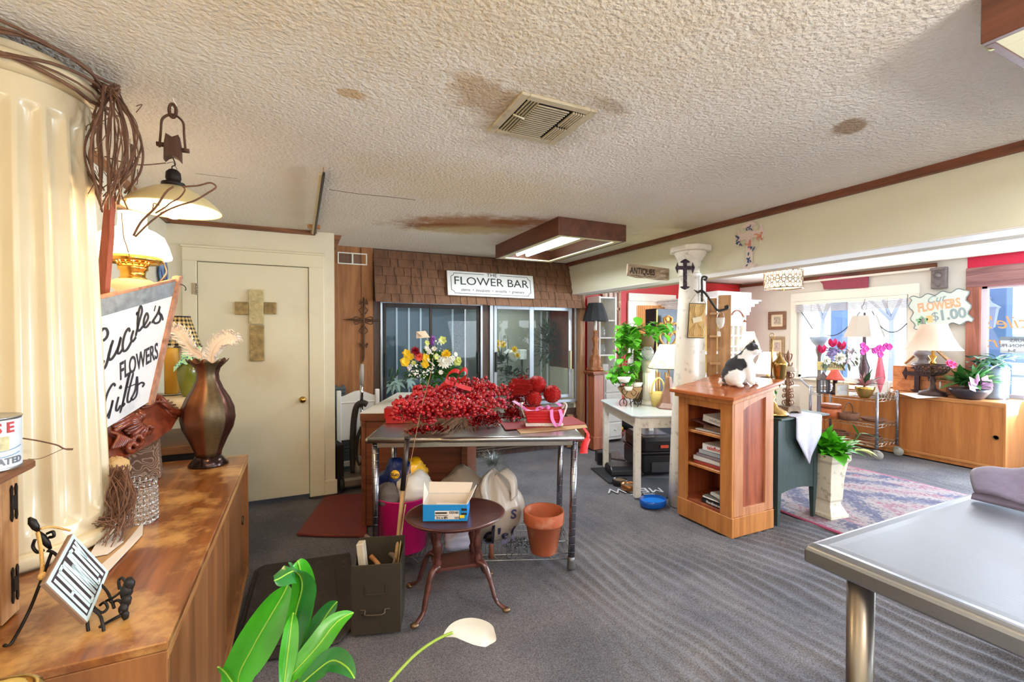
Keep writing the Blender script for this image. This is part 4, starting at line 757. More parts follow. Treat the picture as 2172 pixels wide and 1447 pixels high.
def dots():
 m,nt,b,o_=nodes('polka_ribbon');N=nt.nodes.new;L=nt.links.new;tc=N('ShaderNodeTexCoord');v=N('ShaderNodeTexVoronoi');v.inputs['Scale'].default_value=55;v.inputs['Randomness'].default_value=.3;L(tc.outputs['Object'],v.inputs['Vector']);r=N('ShaderNodeValToRGB');r.color_ramp.interpolation='CONSTANT';L(v.outputs['Distance'],r.inputs[0]);r.color_ramp.elements[0].color=rgb((30,140,190));r.color_ramp.elements[1].position=.32;r.color_ramp.elements[1].color=rgb((186,240,196));L(r.outputs[0],b.inputs['Base Color']);return m
RIB=dots();mb=MB();gp=Vec((g.x,g.y,zt+.272))
for pts in([(404,756),(388,764),(368,784)],[(404,756),(414,744),(424,740),(426,750),(410,760)],[(404,756),(392,752),(384,760),(396,768),(404,758)],[(404,758),(410,772),(414,778)]):mb.strip(crom([dep(x,y,2.90)for x,y in pts],6),Vec((0,.01,.034)))
mb.tube([(g.x+.034*math.cos(R(20*i)),g.y+.034*math.sin(R(20*i)),zt+.265)for i in range(18)],.009,6,closed=True);mb.build('ribbon_bow',RIB,gv,world=True,label='mint ribbon bow with blue dots')
def gingham():
 m,nt,b,o_=nodes('gingham');N=nt.nodes.new;L=nt.links.new;tc=N('ShaderNodeTexCoord');sp=N('ShaderNodeSeparateXYZ');L(tc.outputs['UV']if False else tc.outputs['Object'],sp.inputs[0])
 at=N('ShaderNodeMath');at.operation='ARCTAN2';L(sp.outputs[1],at.inputs[0]);L(sp.outputs[0],at.inputs[1]);s1=N('ShaderNodeMath');s1.operation='MULTIPLY';s1.inputs[1].default_value=20;L(at.outputs[0],s1.inputs[0]);q1=N('ShaderNodeMath');q1.operation='SINE';L(s1.outputs[0],q1.inputs[0]);g1=N('ShaderNodeMath');g1.operation='GREATER_THAN';g1.inputs[1].default_value=0;L(q1.outputs[0],g1.inputs[0])
 s2=N('ShaderNodeMath');s2.operation='MULTIPLY';s2.inputs[1].default_value=230;L(sp.outputs[2],s2.inputs[0]);q2=N('ShaderNodeMath');q2.operation='SINE';L(s2.outputs[0],q2.inputs[0]);g2=N('ShaderNodeMath');g2.operation='GREATER_THAN';g2.inputs[1].default_value=0;L(q2.outputs[0],g2.inputs[0])
 ad=N('ShaderNodeMath');ad.operation='ADD';L(g1.outputs[0],ad.inputs[0]);L(g2.outputs[0],ad.inputs[1]);dv=N('ShaderNodeMath');dv.operation='DIVIDE';dv.inputs[1].default_value=2;L(ad.outputs[0],dv.inputs[0]);r=N('ShaderNodeValToRGB');L(dv.outputs[0],r.inputs[0]);r.color_ramp.elements[0].color=rgb((244,214,140));r.color_ramp.elements[1].color=rgb((34,30,46));L(r.outputs[0],b.inputs['Base Color']);b.inputs['Roughness'].default_value=.9;return m
lp=dep(380,735,3.15);gl=thing('checked_table_lamp','small table lamp with navy and yellow gingham shade on the stand','lamp',(lp.x,lp.y,zt));k_=3.15/965
mb=MB();z1=EYE+(711-735)*k_-zt;z2=EYE+(711-672)*k_-zt;mb.lathe([(40*k_,z1),(20*k_,z2)],40,cap=False);mb.build('lamp_shade',gingham(),gl,solid=.002)
mb=MB();mb.tube([(40*k_*math.cos(R(10*i)),40*k_*math.sin(R(10*i)),z1)for i in range(36)],.004,5,closed=True);mb.build('lower_trim',mat('navy_trim',(44,36,60),.8),gl);mb=MB();mb.tube([(20*k_*math.cos(R(10*i)),20*k_*math.sin(R(10*i)),z2)for i in range(36)],.004,5,closed=True);mb.build('upper_trim',MATS['navy_trim'],gl)
mb=MB();mb.lathe([(0,0),(.06,0),(.06,.015),(.02,.03),(.03,.1),(.045,.15),(.02,.22),(.012,z1),(0,z1+.05)],20);mb.build('lamp_base',mat('lamp_ceramic',(190,160,110),.3),gl)
# = CENTRE: WORK TABLE AND WHAT IS AROUND IT
STEEL=mat('stainless',(176,172,168),.28,1.,var=.06,vs=3,stretch=(1,14,1));CHROME=mat('chrome',(200,200,205),.16,1.);SHELFW=mat('shelf_wire',(176,172,160),.28,1.)
def wire_shelf(mb,L,W,z,h=.035,step=.026,n=2):
 r=.0028
 for s in(-1,1):
  for zz in(z,z-h):
   mb.tube([(-L/2,s*W/2,zz),(L/2,s*W/2,zz)],r,5);mb.tube([(s*L/2,-W/2,zz),(s*L/2,W/2,zz)],r,5)
  k=int(L/.04);mb.tube([(-L/2+L*i/k,s*W/2,z if i%2 else z-h)for i in range(k+1)],.0017,4)
  k=int(W/.04);mb.tube([(s*L/2,-W/2+W*i/k,z if i%2 else z-h)for i in range(k+1)],.0017,4)
 for i in range(1,int(L/step)):x=-L/2+i*step;mb.tube([(x,-W/2,z+.001),(x,W/2,z+.001)],.0015,4)
 for i in range(1,n+1):y=-W/2+W*i/(n+1);mb.tube([(-L/2,y,z-.004),(L/2,y,z-.004)],r,5)
TZ=.83;tFL=onZ(772,930,TZ);tFR=onZ(1241,925,TZ);tL=(tFR-tFL).length;tW=.62;tA=math.atan2(tFR.y-tFL.y,tFR.x-tFL.x)
tdir=Vec((math.cos(tA),math.sin(tA),0));tnor=Vec((-math.sin(tA),math.cos(tA),0));tC=(tFL+tFR)/2+tnor*tW/2;tC.z=0
tb=thing('steel_work_table','stainless steel work table on wire-shelf posts, heaped with red Christmas berries','table',tuple(tC),tA)
def TT(u,v,z=0.):return Vec((0,0,z))+tC+tdir*u+tnor*v
mb=MB();mb.box((0,0,TZ-.008),(tL-.03,tW-.03,.014),.003);
for s in(-1,1):
 mb.tube([(-tL/2+.018,s*(tW/2-.018),TZ-.018),(tL/2-.018,s*(tW/2-.018),TZ-.018)],.018,12);mb.tube([(s*(tL/2-.018),-tW/2+.018,TZ-.018),(s*(tL/2-.018),tW/2-.018,TZ-.018)],.018,12)
 for q in(-1,1):mb.sphere((s*(tL/2-.018),q*(tW/2-.018),TZ-.018),.018,10,6)
mb.build('steel_top',STEEL,tb)
mb=MB();[mb.box((0,s*(tW/2-.05),TZ-.05),(tL-.12,.03,.03),.002)for s in(-1,1)];[mb.box((s*(tL/2-.05),0,TZ-.05),(.03,tW-.12,.03),.002)for s in(-1,1)];mb.build('under_frame',STEEL,tb)
for s in(-1,1):
 for q in(-1,1):
  x,y=s*(tL/2-.055),q*(tW/2-.05);mb=MB();mb.tube([(x-.02*(1 if s>0 else 0),y,.012),(x,y,TZ-.035)],.0205,14)
  for i in range(16):f=.06+i*.048;mb.lathe([(.0212,-.0015),(.0218,0),(.0212,.0015)],14,T=TR(x-.02*(1 if s>0 else 0)*(1-f/TZ),y,f),cap=False)
  lg=mb.build('post',mat('post_chrome',(150,150,158),.22,1.),tb);mb=MB();mb.lathe([(0,0),(.026,0),(.026,.012),(.022,.05),(.022,.075)],14,T=TR(x-.02*(1 if s>0 else 0),y,0));mb.build('foot_collar',mat('collar_grey',(120,118,120),.4,.7),lg)
mb=MB();T0=len(mb.v);wire_shelf(mb,tL-.13,tW-.10,.095);mb.build('wire_shelf',SHELFW,tb)
# --- heap of red decorations
REDB=mat('berry_red',(172,6,20),.16,coat=.5,var=.3,vs=6);REDD=mat('berry_magenta',(164,8,46),.16,coat=.5)
REDF=mat('red_foil',(150,6,14),.22,.65,var=.35,vs=60);REDT=mat('red_tulle',(214,22,30),.7);REDG=mat('red_glitter',(186,20,14),.25,.5,var=.6,vs=220,bump=1.,bs=300)
STEMB=mat('stem_brown',(120,84,56),.8)
def tz(px,py,dd,z=None):p=dep(px,py,dd);return p
random.seed(21)
def spray(seed,n,L,mats=0):
 random.seed(seed);t=thing('berry_spray','glossy red artificial berry spray in the heap on the steel work table','berries',(0,0,0),0,'red berry sprays on the work table');s=MB();b=MB()
 s.tube(crom([(0,0,0),(L*.4,0,.012),(L,0,.0)],5),.002,5)
 for i in range(n):
  f=rnd(.15,1.05);a=rnd(0,2*PI);rr=rnd(.008,.052)*(1.1-.4*f);p=Vec((L*f,rr*math.cos(a),max(-.012,rr*math.sin(a)+.01)));b.sphere(tuple(p),rnd(.0095,.0135),9,6);s.tube([(L*f-.02,0,.005),tuple(p)],.0008,4)
 s.build('stems',STEMB,t);b.build('berries',REDB if not mats else REDD,t,kind='stuff');return t
SPR=[spray(1,78,.26),spray(2,88,.30),spray(3,64,.22,1)]
spots=[(1020,858,2.66,160),(985,850,2.62,178),(945,858,2.60,200),(930,872,2.56,170),(960,842,2.70,150),(1000,832,2.74,190),(1040,838,2.76,170),(1075,845,2.70,185),(1090,862,2.62,165),(1060,872,2.55,200),(1020,880,2.54,180),(975,880,2.52,165),(940,890,2.5,185),(1110,838,2.78,175),(915,858,2.66,155),(1050,822,2.84,180),(990,866,2.48,188),(1075,868,2.5,172),(1035,866,2.47,160),(960,864,2.50,195)]
for i,(x,y,d_,an)in enumerate(spots):
 p=dep(x,y,d_);p.z=max(p.z,TZ+.016);src=SPR[i%3 if i<15 else i%2];o=src if i<3 else dup(src,p);o.location=p;o.rotation_euler=(rnd(-.4,.4),rnd(-.12,.12),R(an)-R(25))
def shreds(mb,c,rad,n,w=.004,L=.03):
 for i in range(n):
  u=Vec((rnd(-1,1),rnd(-1,1),rnd(-1,1))).normalized();p=Vec(c)+Vec((u.x*rad[0],u.y*rad[1],abs(u.z)*rad[2]))*rnd(.4,1)**.4;d=Vec((rnd(-1,1),rnd(-1,1),rnd(-.6,1))).normalized()*L*rnd(.5,1);q=Vec((rnd(-1,1),rnd(-1,1),rnd(-1,1))).normalized()*w
  mb.strip([p,p+d*.5+q,p+d],q)
def tz_on(px,py):p=onZ(px,py,TZ);return p
for nm,c,rad,n in(('dark red foil tinsel underneath the berry sprays',tz_on(995,888),(.24,.11,.10),900),('red foil tinsel mound at the back of the berry heap',tz_on(1108,884),(.13,.12,.30),1500),('red foil tinsel spilling below the berries towards the table front',tz_on(1030,905),(.12,.05,.08),520),('thin strand of red foil tinsel along the table front at left',tz_on(905,920),(.14,.025,.03),260),('dark red foil tinsel between the berries and the ribboned basket',tz_on(1085,893),(.06,.08,.09),300)):
 mb=MB();c=Vec((c.x,c.y,TZ+.012));shreds(mb,c,rad,n,.009,.03);solo('tinsel_garland',mb,REDF,nm,'tinsel',kind=None)
for lab,px,py,d_,r_ in(('large glitter ball, highest of the three red ones',1139,817,2.80,.060),('red glitter ball at the right, behind the pink bow',1171,836,2.77,.056),('smallest red glitter ball, lowest and left of the pink bow',1133,846,2.70,.047)):
 mb=MB();c=dep(px,py,d_);mb.sphere(tuple(c),r_*.93,30,20,jit=.07);
 for i in range(170):u=Vec((rnd(-1,1),rnd(-1,1),rnd(-1,1))).normalized();mb.strip([c+u*r_*.92,c+u*r_*1.0],Vec((rnd(-1,1),rnd(-1,1),rnd(-1,1))).normalized()*.005)
 solo('glitter_ball',mb,REDG,lab,'ornament','red glitter balls')
mb=MB()
for px,py in((1112,812),(1118,822),(1110,832),(1104,820)):
 for i in range(60):a=dep(px-25,py+rnd(-9,9),2.78);b=dep(px+rnd(5,22)*.6,py+rnd(-6,6),2.72);mb.tube([a,(a+b)/2+_U*.004,b],.0012,3)
solo('red_plume',mb,mat('red_plume',(170,16,18),.9),'fuzzy dark red plumes between the berries and the glitter balls','plume')
mb=MB();c0=dep(963,815,2.72)
for pts in([(963,815),(945,806),(958,788),(974,790),(966,812)],[(966,814),(976,790),(986,783),(990,795),(972,812)],[(960,815),(935,825),(915,838),(900,848)],[(966,815),(985,822),(1000,826)],[(958,812),(940,815),(925,830)]):mb.strip(crom([dep(x,y,2.70)for x,y in pts],6),_F*.05+_U*.02)
solo('tulle_bow',mb,REDT,'red tulle bow standing up on the left top of the berry heap','bow')
mb=MB();random.seed(4)
for i in range(190):
 a=onZ(rnd(975,1005),rnd(872,884),TZ+.045);e=onZ(rnd(852,960),rnd(888,922),TZ+.01);m_=a*.45+e*.55+Vec((0,0,rnd(.0,.03)));mb.tube(crom([a+Vec((0,0,rnd(0,.03))),m_,e],4),rnd(.0008,.0016),3)
for i in range(60):a=onZ(rnd(960,1000),880,TZ+.04);mb.tube([a,onZ(rnd(960,1012),rnd(898,918),TZ+.006)],.0009,3)
solo('raffia_bundle',mb,mat('raffia',(168,128,96),.8,var=.3,vs=40),'fanned bundle of tan dried stems under the berries at the table front','dried stems')
rb=thing('red_tray','shallow red plastic box with odds and ends at the left end of the table','box',tuple(onZ(850,895,TZ)),tA);RPL=mat('red_plastic',(190,16,22),.3,coat=.2);mb=MB()
mb.box((0,0,.004),(.18,.12,.008),.002)
for s in(-1,1):mb.box((s*.088,0,.025),(.006,.12,.05),.002);mb.box((0,s*.058,.025),(.18,.006,.05),.002)
mb.build('box_shell',RPL,rb);mb=MB();mb.box((-.03,.01,.03),(.012,.11,.045),.002);mb.build('divider',RPL,rb)
mb=MB();mb.box((.035,.01,.045),(.08,.05,.014),.004);solo('black_pouch',MB().add([tuple(rb.matrix_basis@Vec(v))for v in mb.v],mb.f),mat('black_case',(40,34,34),.5),'small dark case lying across the red plastic box','case')
mb=MB();mb.box((0,0,.04),(.16,.11,.08),.003);q=rb.matrix_basis@TR(-.06,.15,0,rz=.05);solo('red_carton',MB().add([tuple(q@Vec(v))for v in mb.v],mb.f),RPL,'upright red carton behind the shallow red box','carton')
# ribboned basket, folder, card
fold=onZ(1150,903,TZ);T_=Mat.Translation(fold)@Mat.Rotation(tA+.04,4,'Z')
def flat(name,m,lab,cat,poly,z0,z1):mb=MB();mb.prism(poly,z0,z1,T=Mat.Translation((0,0,0)));return solo(name,mb,m,lab,cat)
P=[onZ(x,y,TZ+.006)for x,y in((1062,898),(1215,884),(1243,900),(1072,912))];flat('red_folder',mat('folder_red',(150,30,34),.5),'dark red folder lying under the ribboned basket','folder',[(p.x,p.y)for p in P],TZ+.005,TZ+.009)
P=[onZ(x,y,TZ)for x,y in((1096,912),(1240,898),(1246,908),(1104,921))];flat('cardboard_strip',MATS['kraft'],'strip of tan cardboard along the right front edge of the table','cardboard',[(p.x,p.y)for p in P],TZ+.001,TZ+.004)
bp_=onZ(1152,900,TZ+.012);bk=thing('ribboned_basket','little red basket on a white wicker tray, tied with pink ribbon','basket',(bp_.x,bp_.y,TZ+.010),tA)
WHW=mat('white_wicker',(236,226,220),.7,bump=.8,bs=120);PINK=mat('pink_ribbon',(232,128,196),.45)
mb=MB();mb.box((0,0,.011),(.25,.14,.022),.006);mb.build('wicker_tray',WHW,bk);mb=MB()
mb.add([(-.105,-.06,.022),(.105,-.06,.022),(.105,.06,.022),(-.105,.06,.022),(-.13,-.075,.105),(.13,-.075,.105),(.13,.075,.105),(-.13,.075,.105)],[(3,2,1,0),(0,1,5,4),(1,2,6,5),(2,3,7,6),(3,0,4,7)]);[mb.box((0,-.068-.005*i/3,.035+.02*i),(.215+.012*i,.006,.007),.002)for i in range(4)];mb.build('red_sides',mat('basket_red',(204,24,34),.45),bk,solid=.005)
for s in(-1,1):mb=MB();mb.tube(crom([(s*.125,-.05,.06),(s*.15,-.045,.13),(s*.14,0,.145),(s*.145,.04,.12),(s*.125,.05,.08)],6),.007,8);mb.build('handle',WHW,bk)
mb=MB()
for pts in([(.0,-.075,.12),(.035,-.09,.14),(.08,-.085,.155),(.105,-.08,.135),(.05,-.085,.12)],[(.0,-.075,.12),(-.04,-.09,.135),(-.05,-.09,.11),(-.01,-.08,.115)],[(.0,-.08,.12),(-.10,-.06,.105),(-.16,-.04,.14),(-.20,.0,.16)],[(.045,-.088,.115),(.05,-.095,.05),(.085,-.10,.005),(.11,-.095,.06),(.10,-.085,.115)]):mb.strip(crom(pts,7),Vec((.022,.012,.004)))
mb.sphere((.02,-.085,.128),.016,12,8);mb.build('ribbon',PINK,bk)
mb=MB();mb.strip(crom([onZ(1238,908,TZ+.004),onZ(1244,916,TZ+.01),onZ(1247,925,TZ-.01),onZ(1240,945,TZ-.06),onZ(1238,962,TZ-.09)],5),[_R*.02]*12+[_R*.045]*9);solo('red_ribbon',mb,mat('ribbon_coral',(236,52,56),.5),'loose red ribbon end hanging off the right front table corner','ribbon',solid=.001)
# --- under the table
def UT(px,py,z=.10):return onZ(px,py,z)
pkc=onZ(868,1172,.10);pk=thing('pink_bucket','hot pink plastic tub under the left end of the steel table','tub',(pkc.x-.01,pkc.y+.1,.1));mb=MB();mb.lathe([(0,0),(.135,0),(.14,.008),(.17,.33),(.176,.335),(.172,.34),(.166,.335),(.136,.012),(0,.01)],40);mb.build('tub_wall',mat('hot_pink',(206,20,112),.35,sss=.1),pk)
pk_c=Vec(pk.location)
def blob(name,c,sc,m,lab,cat,seed,fz=6.,amp=.25,n=(28,18),zmin=None,pinch=None,**kw):
 mb=MB();mb.sphere((0,0,0),1,*n);out=[]
 for v in mb.v:
  v=Vec(v);k=1+amp*mnoise.noise(v*1.4+Vec((seed,0,0)))+amp*.6*abs(mnoise.noise(v*fz*.6+Vec((0,seed,0))))+amp*.25*mnoise.noise(v*fz*1.6+Vec((0,seed,9)))
  if pinch and v.z>pinch:t=(v.z-pinch)/(1-pinch);v=Vec((v.x*(1-.75*t),v.y*(1-.75*t),v.z*(1+.25*t)))
  p=Vec((v.x*sc[0]*k,v.y*sc[1]*k,v.z*sc[2]*k))+Vec(c)
  if zmin is not None:p.z=max(p.z,zmin)
  out.append(tuple(p))
 mb.v=out;return solo(name,mb,m,lab,cat,**kw)if name else mb
blob('white_plastic_bag',pk_c+Vec((.06,-.02,.37)),(.12,.11,.10),mat('bag_white',(226,220,212),.4,sss=.2),'crumpled white plastic bag stuffed in the pink tub','bag',3)
blob('grey_cloth',pk_c+Vec((-.10,-.01,.345)),(.07,.10,.07),mat('cloth_grey',(104,96,92),.9),'dark grey rag in the left of the pink tub','cloth',7)
def bagmat():
 m,nt,b,o_=nodes('bag_blue_yellow');N=nt.nodes.new;L=nt.links.new;b.inputs['Roughness'].default_value=.3;tc=N('ShaderNodeTexCoord');sp=N('ShaderNodeSeparateXYZ');L(tc.outputs['Object'],sp.inputs[0]);n=N('ShaderNodeTexNoise');n.inputs['Scale'].default_value=6;L(tc.outputs['Object'],n.inputs[0]);a=N('ShaderNodeMath');a.operation='MULTIPLY_ADD';L(n.outputs[0],a.inputs[0]);a.inputs[1].default_value=.16;L(sp.outputs[0],a.inputs[2]);r=N('ShaderNodeValToRGB');r.color_ramp.interpolation='CONSTANT';L(a.outputs[0],r.inputs[0]);r.color_ramp.elements[0].color=rgb((22,40,92));r.color_ramp.elements[1].position=.075;r.color_ramp.elements[1].color=rgb((240,178,20));L(r.outputs[0],b.inputs['Base Color']);return m
bg_=dep(858,1010,2.95);by=thing('printed_plastic_bag','crumpled blue and yellow printed plastic bag on top of the pink tub','bag',tuple(bg_-Vec((0,0,.11))))
mb=blob(None,bg_,(.15,.09,.105),None,'','',12,amp=.45,fz=9);mb.build('bag_film',bagmat(),by,world=True)
mb=MB();q=dep(838,1007,2.83);mb.lathe([(0,0),(.028,0)],20,T=frameT(q,_R*1-_U*.2,_U),cap=False);mb.build('yellow_roundel',mat('roundel',(244,184,30),.4),by,world=True,solid=.001);mb=MB();mb.text('CPTS',.022,frameT(q-_F*.0015,-_R+_U*.1,-_U),bold=.0006);mb.text('Po',.03,frameT(dep(817,1003,2.82),-_R,-_U));mb.build('lettering',mat('bag_ink',(30,36,60),.5),by,world=True)
gb=onZ(1052,1158,.10);gbl=thing('grocery_bag','full grey-beige plastic grocery bag with dark blue lettering under the work table','bag',(gb.x,gb.y+.12,.10));gbp=Vec((gb.x+.02,gb.y+.10,.10))
GBM=mat('bag_beige',(178,164,150),.35,sss=.15,var=.08,vs=9);mb=MB();mb.sphere((0,0,0),1,56,40);o_=[]
for v in mb.v:
 v=Vec(v);a=math.atan2(v.y,v.x);t=max(0,(v.z+.1)/1.1);w_=(1-.80*t**2.4);fold=1+.07*math.sin(a*11+2*v.z)*(.3+t)+.05*mnoise.noise(v*3)
 o_.append(tuple(gbp+Vec((v.x*.215*w_*fold,v.y*.17*w_*fold,max(.0,.20+v.z*(.205 if v.z<0 else .27))))))
mb.v=o_;gbs=mb;mb.build('bag_film',GBM,gbl,world=True);mb=MB()
for sx_ in(-1,1):mb.strip(crom([gbp+Vec((sx_*.02,-.02,.42)),gbp+Vec((sx_*.05,-.05,.46)),gbp+Vec((sx_*.10,-.10,.40)),gbp+Vec((sx_*.09,-.14,.30))],6),Vec((.06,.03,.02)))
mb.build('bag_handles',GBM,gbl,world=True,solid=.002)
mb=MB();
for ch,px,py,s_,d_ in(('d',1034,1138,.125,2.50),("'s",1064,1140,.105,2.49),('S',1088,1092,.06,2.50),('(',1086,1130,.07,2.49)):mb.text(ch,s_,frameT(dep(px,py,2.2),_R+_U*.12,_U),shear=.2,bold=.002,ex=0)
from mathutils.bvhtree import BVHTree
bv=BVHTree.FromPolygons([tuple(v)for v in gbs.v],gbs.f)
for i_,v in enumerate(mb.v):
 d=(Vec(v)-_C).normalized();h_=bv.ray_cast(_C,d);mb.v[i_]=tuple((h_[0]if h_[0]else _C+d*2.5)-d*.006)
mb.build('lettering',mat('bag_blue_ink',(58,56,92),.6),gbl,world=True)
o2=blob('olive_plastic_bag',gbp+Vec((-.20,.06,.24)),(.17,.13,.23),mat('bag_taupe',(142,128,112),.35,sss=.2),'dull taupe plastic bag slumped behind the grocery bag','bag',31,zmin=.10,amp=.16)
blob('clear_plastic_bag',onZ(985,1165,.12)+Vec((.0,.05,.05)),(.11,.07,.07),mat('bag_lilac',(200,200,224),.25,sss=.2),'pale bluish plastic bag on the wire shelf behind the oval table','bag',17,zmin=.10)
mb=MB();random.seed(6);c=dep(1045,968,2.82)
for i in range(420):u=Vec((rnd(-1,1),rnd(-1,1),rnd(-.2,1))).normalized();r_=rnd(.05,.12);b=c-Vec((0,0,.06));mb.tube([b+u*.02,b+u*r_*.6+Vec((0,0,.02)),b+u*r_+Vec((rnd(-.01,.01),0,rnd(-.005,.02)))],.0006,3)
solo('silver_tinsel',mb,mat('silver_tinsel',(170,180,180),.25,.9),'spiky silver tinsel bunch sticking out of the bags under the table','tinsel')
ptc=onZ(1153,1172,.10);pt=thing('terracotta_pot','terracotta flower pot on the right end of the wire shelf','flower pot',(ptc.x+.012,ptc.y+.02,.098));TER=mat('terracotta',(180,92,56),.75,var=.12,vs=7,dirt=(206,160,136),ds=9,da=.5)
mb=MB();mb.lathe([(0,0),(.078,0),(.082,.004),(.112,.178),(.122,.180),(.126,.19),(.128,.252),(.124,.258),(.114,.256),(.112,.20),(.10,.17),(.075,.02),(0,.018)],44);mb.build('pot_wall',TER,pt)
mb=MB();q=onZ(1042,1182,.10);mb.lathe([(0,0),(.018,0),(.014,.05),(.016,.09),(0,.095)],12,T=TR(q.x,q.y,.097));solo('wooden_peg',mb,mat('peg_brown',(122,70,50),.6),'short turned brown wooden peg on the wire shelf','peg')
mb=MB();random.seed(9);shreds(mb,onZ(1100,1165,.10),(.10,.08,.06),260,.004,.03);solo('silver_shreds',mb,mat('dark_glitter',(84,92,96),.3,.8),'dark glittery tinsel shreds heaped beside the terracotta pot','tinsel')
# --- steel file box with sticks
fb=thing('metal_file_box','olive-brown steel file box on end with sticks in it, in front of the table','box',(.36,2.355,0),math.atan2(-.068,.221));OLV=mat('olive_steel',(70,62,50),.45,.3,var=.06,vs=5,dirt=(50,44,36),ds=6,da=.4);bw,bd,bh=.232,.225,.335;mb=MB()
mb.box((0,-bd/2+.003,bh/2),(bw,.006,bh),.001);mb.box((0,bd/2-.003,bh/2+.02),(bw,.006,bh+.04),.001);[mb.box((s*(bw/2-.003),0,bh/2),(.006,bd-.012,bh),.001)for s in(-1,1)];mb.box((0,0,.004),(bw-.01,bd-.01,.006),.001);mb.build('box_shell',OLV,fb)
mb=MB();[mb.box((x,-bd/2-.002,.215),(.004,.004,.05),.001)for x in(-.05,.045)];mb.box((-.0025,-bd/2-.002,.192),(.09,.004,.004),.001);mb.build('label_holder',OLV,fb)
mb=MB();mb.tube(crom([(-.075,-bd/2,.118),(-.05,-bd/2-.004,.118),(-.045,-bd/2-.02,.105),(.035,-bd/2-.02,.105),(.042,-bd/2-.004,.118),(.065,-bd/2,.118)],5),.0045,8);mb.tube(spiral((-.062,-bd/2-.006,.10),.012,.003,1,8,(1,0,0),(0,0,1)),.0012,5);mb.build('handle',mat('handle_brown',(84,74,64),.4,.6),fb)
F_=fb.matrix_basis
def stick(name,pts,r_,m,lab,cat,n=8):mb=MB();mb.tube(pts,r_,n);return solo(name,mb,m,lab,cat)
stick('driftwood_stick',crom([F_@Vec((.02,.0,.20)),dep(838,1185,2.40),dep(805,1160,2.45),dep(775,1136,2.5)],5),[.010]*6+[.016]*6+[.010]*4,mat('driftwood',(116,98,84),.8,var=.25,vs=30),'thick grey-brown stick leaning left out of the file box','stick')
stick('wooden_dowel',[F_@Vec((0,.03,.10)),dep(802,1196,2.36),dep(786,1180,2.38)],.013,wood('dowel',(150,96,52),(190,132,78),'z',14,.5),'short rounded wooden dowel in the file box','dowel')
mb=MB();p=F_@Vec((-.08,.02,.25));mb.box((0,0,.03),(.035,.05,.22),.003,T=Mat.Translation(p)@Mat.Rotation(tA,4,'Z')@Mat.Rotation(-.1,4,'Y'));solo('cream_packet',mb,mat('packet',(214,202,180),.6),'slim cream packet standing in the file box corner','packet')
pole=thing('metal_pole','slim pole, dark above and pale wood below, rising from the file box','pole',tuple(F_@Vec((.055,.03,.02))));b0=F_@Vec((.055,.02,.02));b1=dep(854,1040,2.50);b2=dep(864,927,2.52)
mb=MB();mb.tube([b0,b0*.3+b1*.7,b1],.011,10);mb.build('lower_shaft',mat('pole_tan',(186,150,104),.5),pole,world=True);mb=MB();mb.tube([b1,b2],.0145,12);mb.tube([b2-Vec((0,0,.012)),b2],.017,12);mb.build('upper_shaft',mat('pole_dark',(70,62,60),.3,.7),pole,world=True)
stick('dry_reed',crom([F_@Vec((.05,.0,.02)),dep(845,1150,2.42),dep(857,1060,2.42),dep(870,985,2.42),dep(893,870,2.42),dep(914,790,2.43),dep(921,735,2.44)],6),[.003]*18+[.002]*12+[.0013]*7,mat('reed',(150,116,86),.7),'very long thin dried reed rising from the file box past the table front','reed',6)
stick('dry_reed',crom([F_@Vec((.065,.02,.02)),dep(852,1130,2.43),dep(860,1070,2.43)],5),.0035,mat('reed_pale',(196,176,120),.7),'short pale reed beside the pole in the file box','reed',6)
# --- oval occasional table with blue envelope box
dcen=2.457;oc=_C+Vec((_F.x,_F.y,0)).normalized()*dcen+_R*(-.305);oc.z=0;oa=R(-9);ot=thing('oval_table','small oval mahogany table with splayed sabre legs in front of the work table','table',tuple(oc),oa)
MAH=wood('mahogany_dark',(58,28,24),(98,52,44),'x',9,.28,coat=.3);OZ=.478;mb=MB();mb.lathe([(0,OZ-.026),(.235,OZ-.026),(.25,OZ-.02),(.246,OZ-.014),(.262,OZ-.010),(.27,OZ-.004),(.266,OZ),(.255,OZ+.0015),(.248,OZ-.001),(0,OZ-.001)],64,T=Mat.Diagonal((1,.86,1,1)));mb.build('table_top',MAH,ot)
mb=MB();mb.box((0,0,.215),(.25,.17,.018),.004);mb.build('shelf',MAH,ot)
for s in(-1,1):
 for q in(-1,1):
  mb=MB();x,y=s*.105,q*.07;mb.lathe([(.0,.20),(.02,.205),(.017,.235),(.020,.25),(.013,.265),(.014,.28),(.024,.32),(.02,.35),(.012,.37),(.013,.385),(.022,.41),(.022,.455),(0,.456)],16,T=TR(x,y,0));mb.build('turned_post',MAH,ot)
  mb=MB();mb.tube(crom([(x,y,.235),(x+s*.035,y+q*.03,.215),(x+s*.065,y+q*.06,.12),(x+s*.085,y+q*.085,.05),(x+s*.125,y+q*.115,.018)],6),[.020,.021,.021,.020,.019]+[.018]*6+[.016]*6+[.013]*8,10,sq=.75);lg=mb.build('leg',MAH,ot);mb=MB();mb.sphere((x+s*.128,y+q*.117,.015),.019,12,8,sc=(1.2,1,.78));mb.build('brass_toe',mat('toe_brass',(128,104,78),.4,.8),lg)
ec=onZ(948,1098,OZ);eb=thing('blue_envelope_box','open bright blue envelope carton with printed label on the oval table','box',(ec.x+.01,ec.y+.03,OZ+.003),R(-24));BLU=mat('carton_blue',(24,140,214),.45);CIN=mat('carton_inside',(232,220,206),.8)
ew,ed,eh=.225,.17,.085
mb=MB();mb.box((0,-ed/2,eh/2),(ew,.003,eh),0);mb.box((ew/2,0,eh/2),(.003,ed,eh),0);mb.box((-ew/2,0,eh/2),(.003,ed,eh),0);mb.box((0,ed/2,eh/2),(ew,.003,eh),0);mb.box((0,0,.0015),(ew,ed,.003),0);mb.build('carton_shell',BLU,eb)
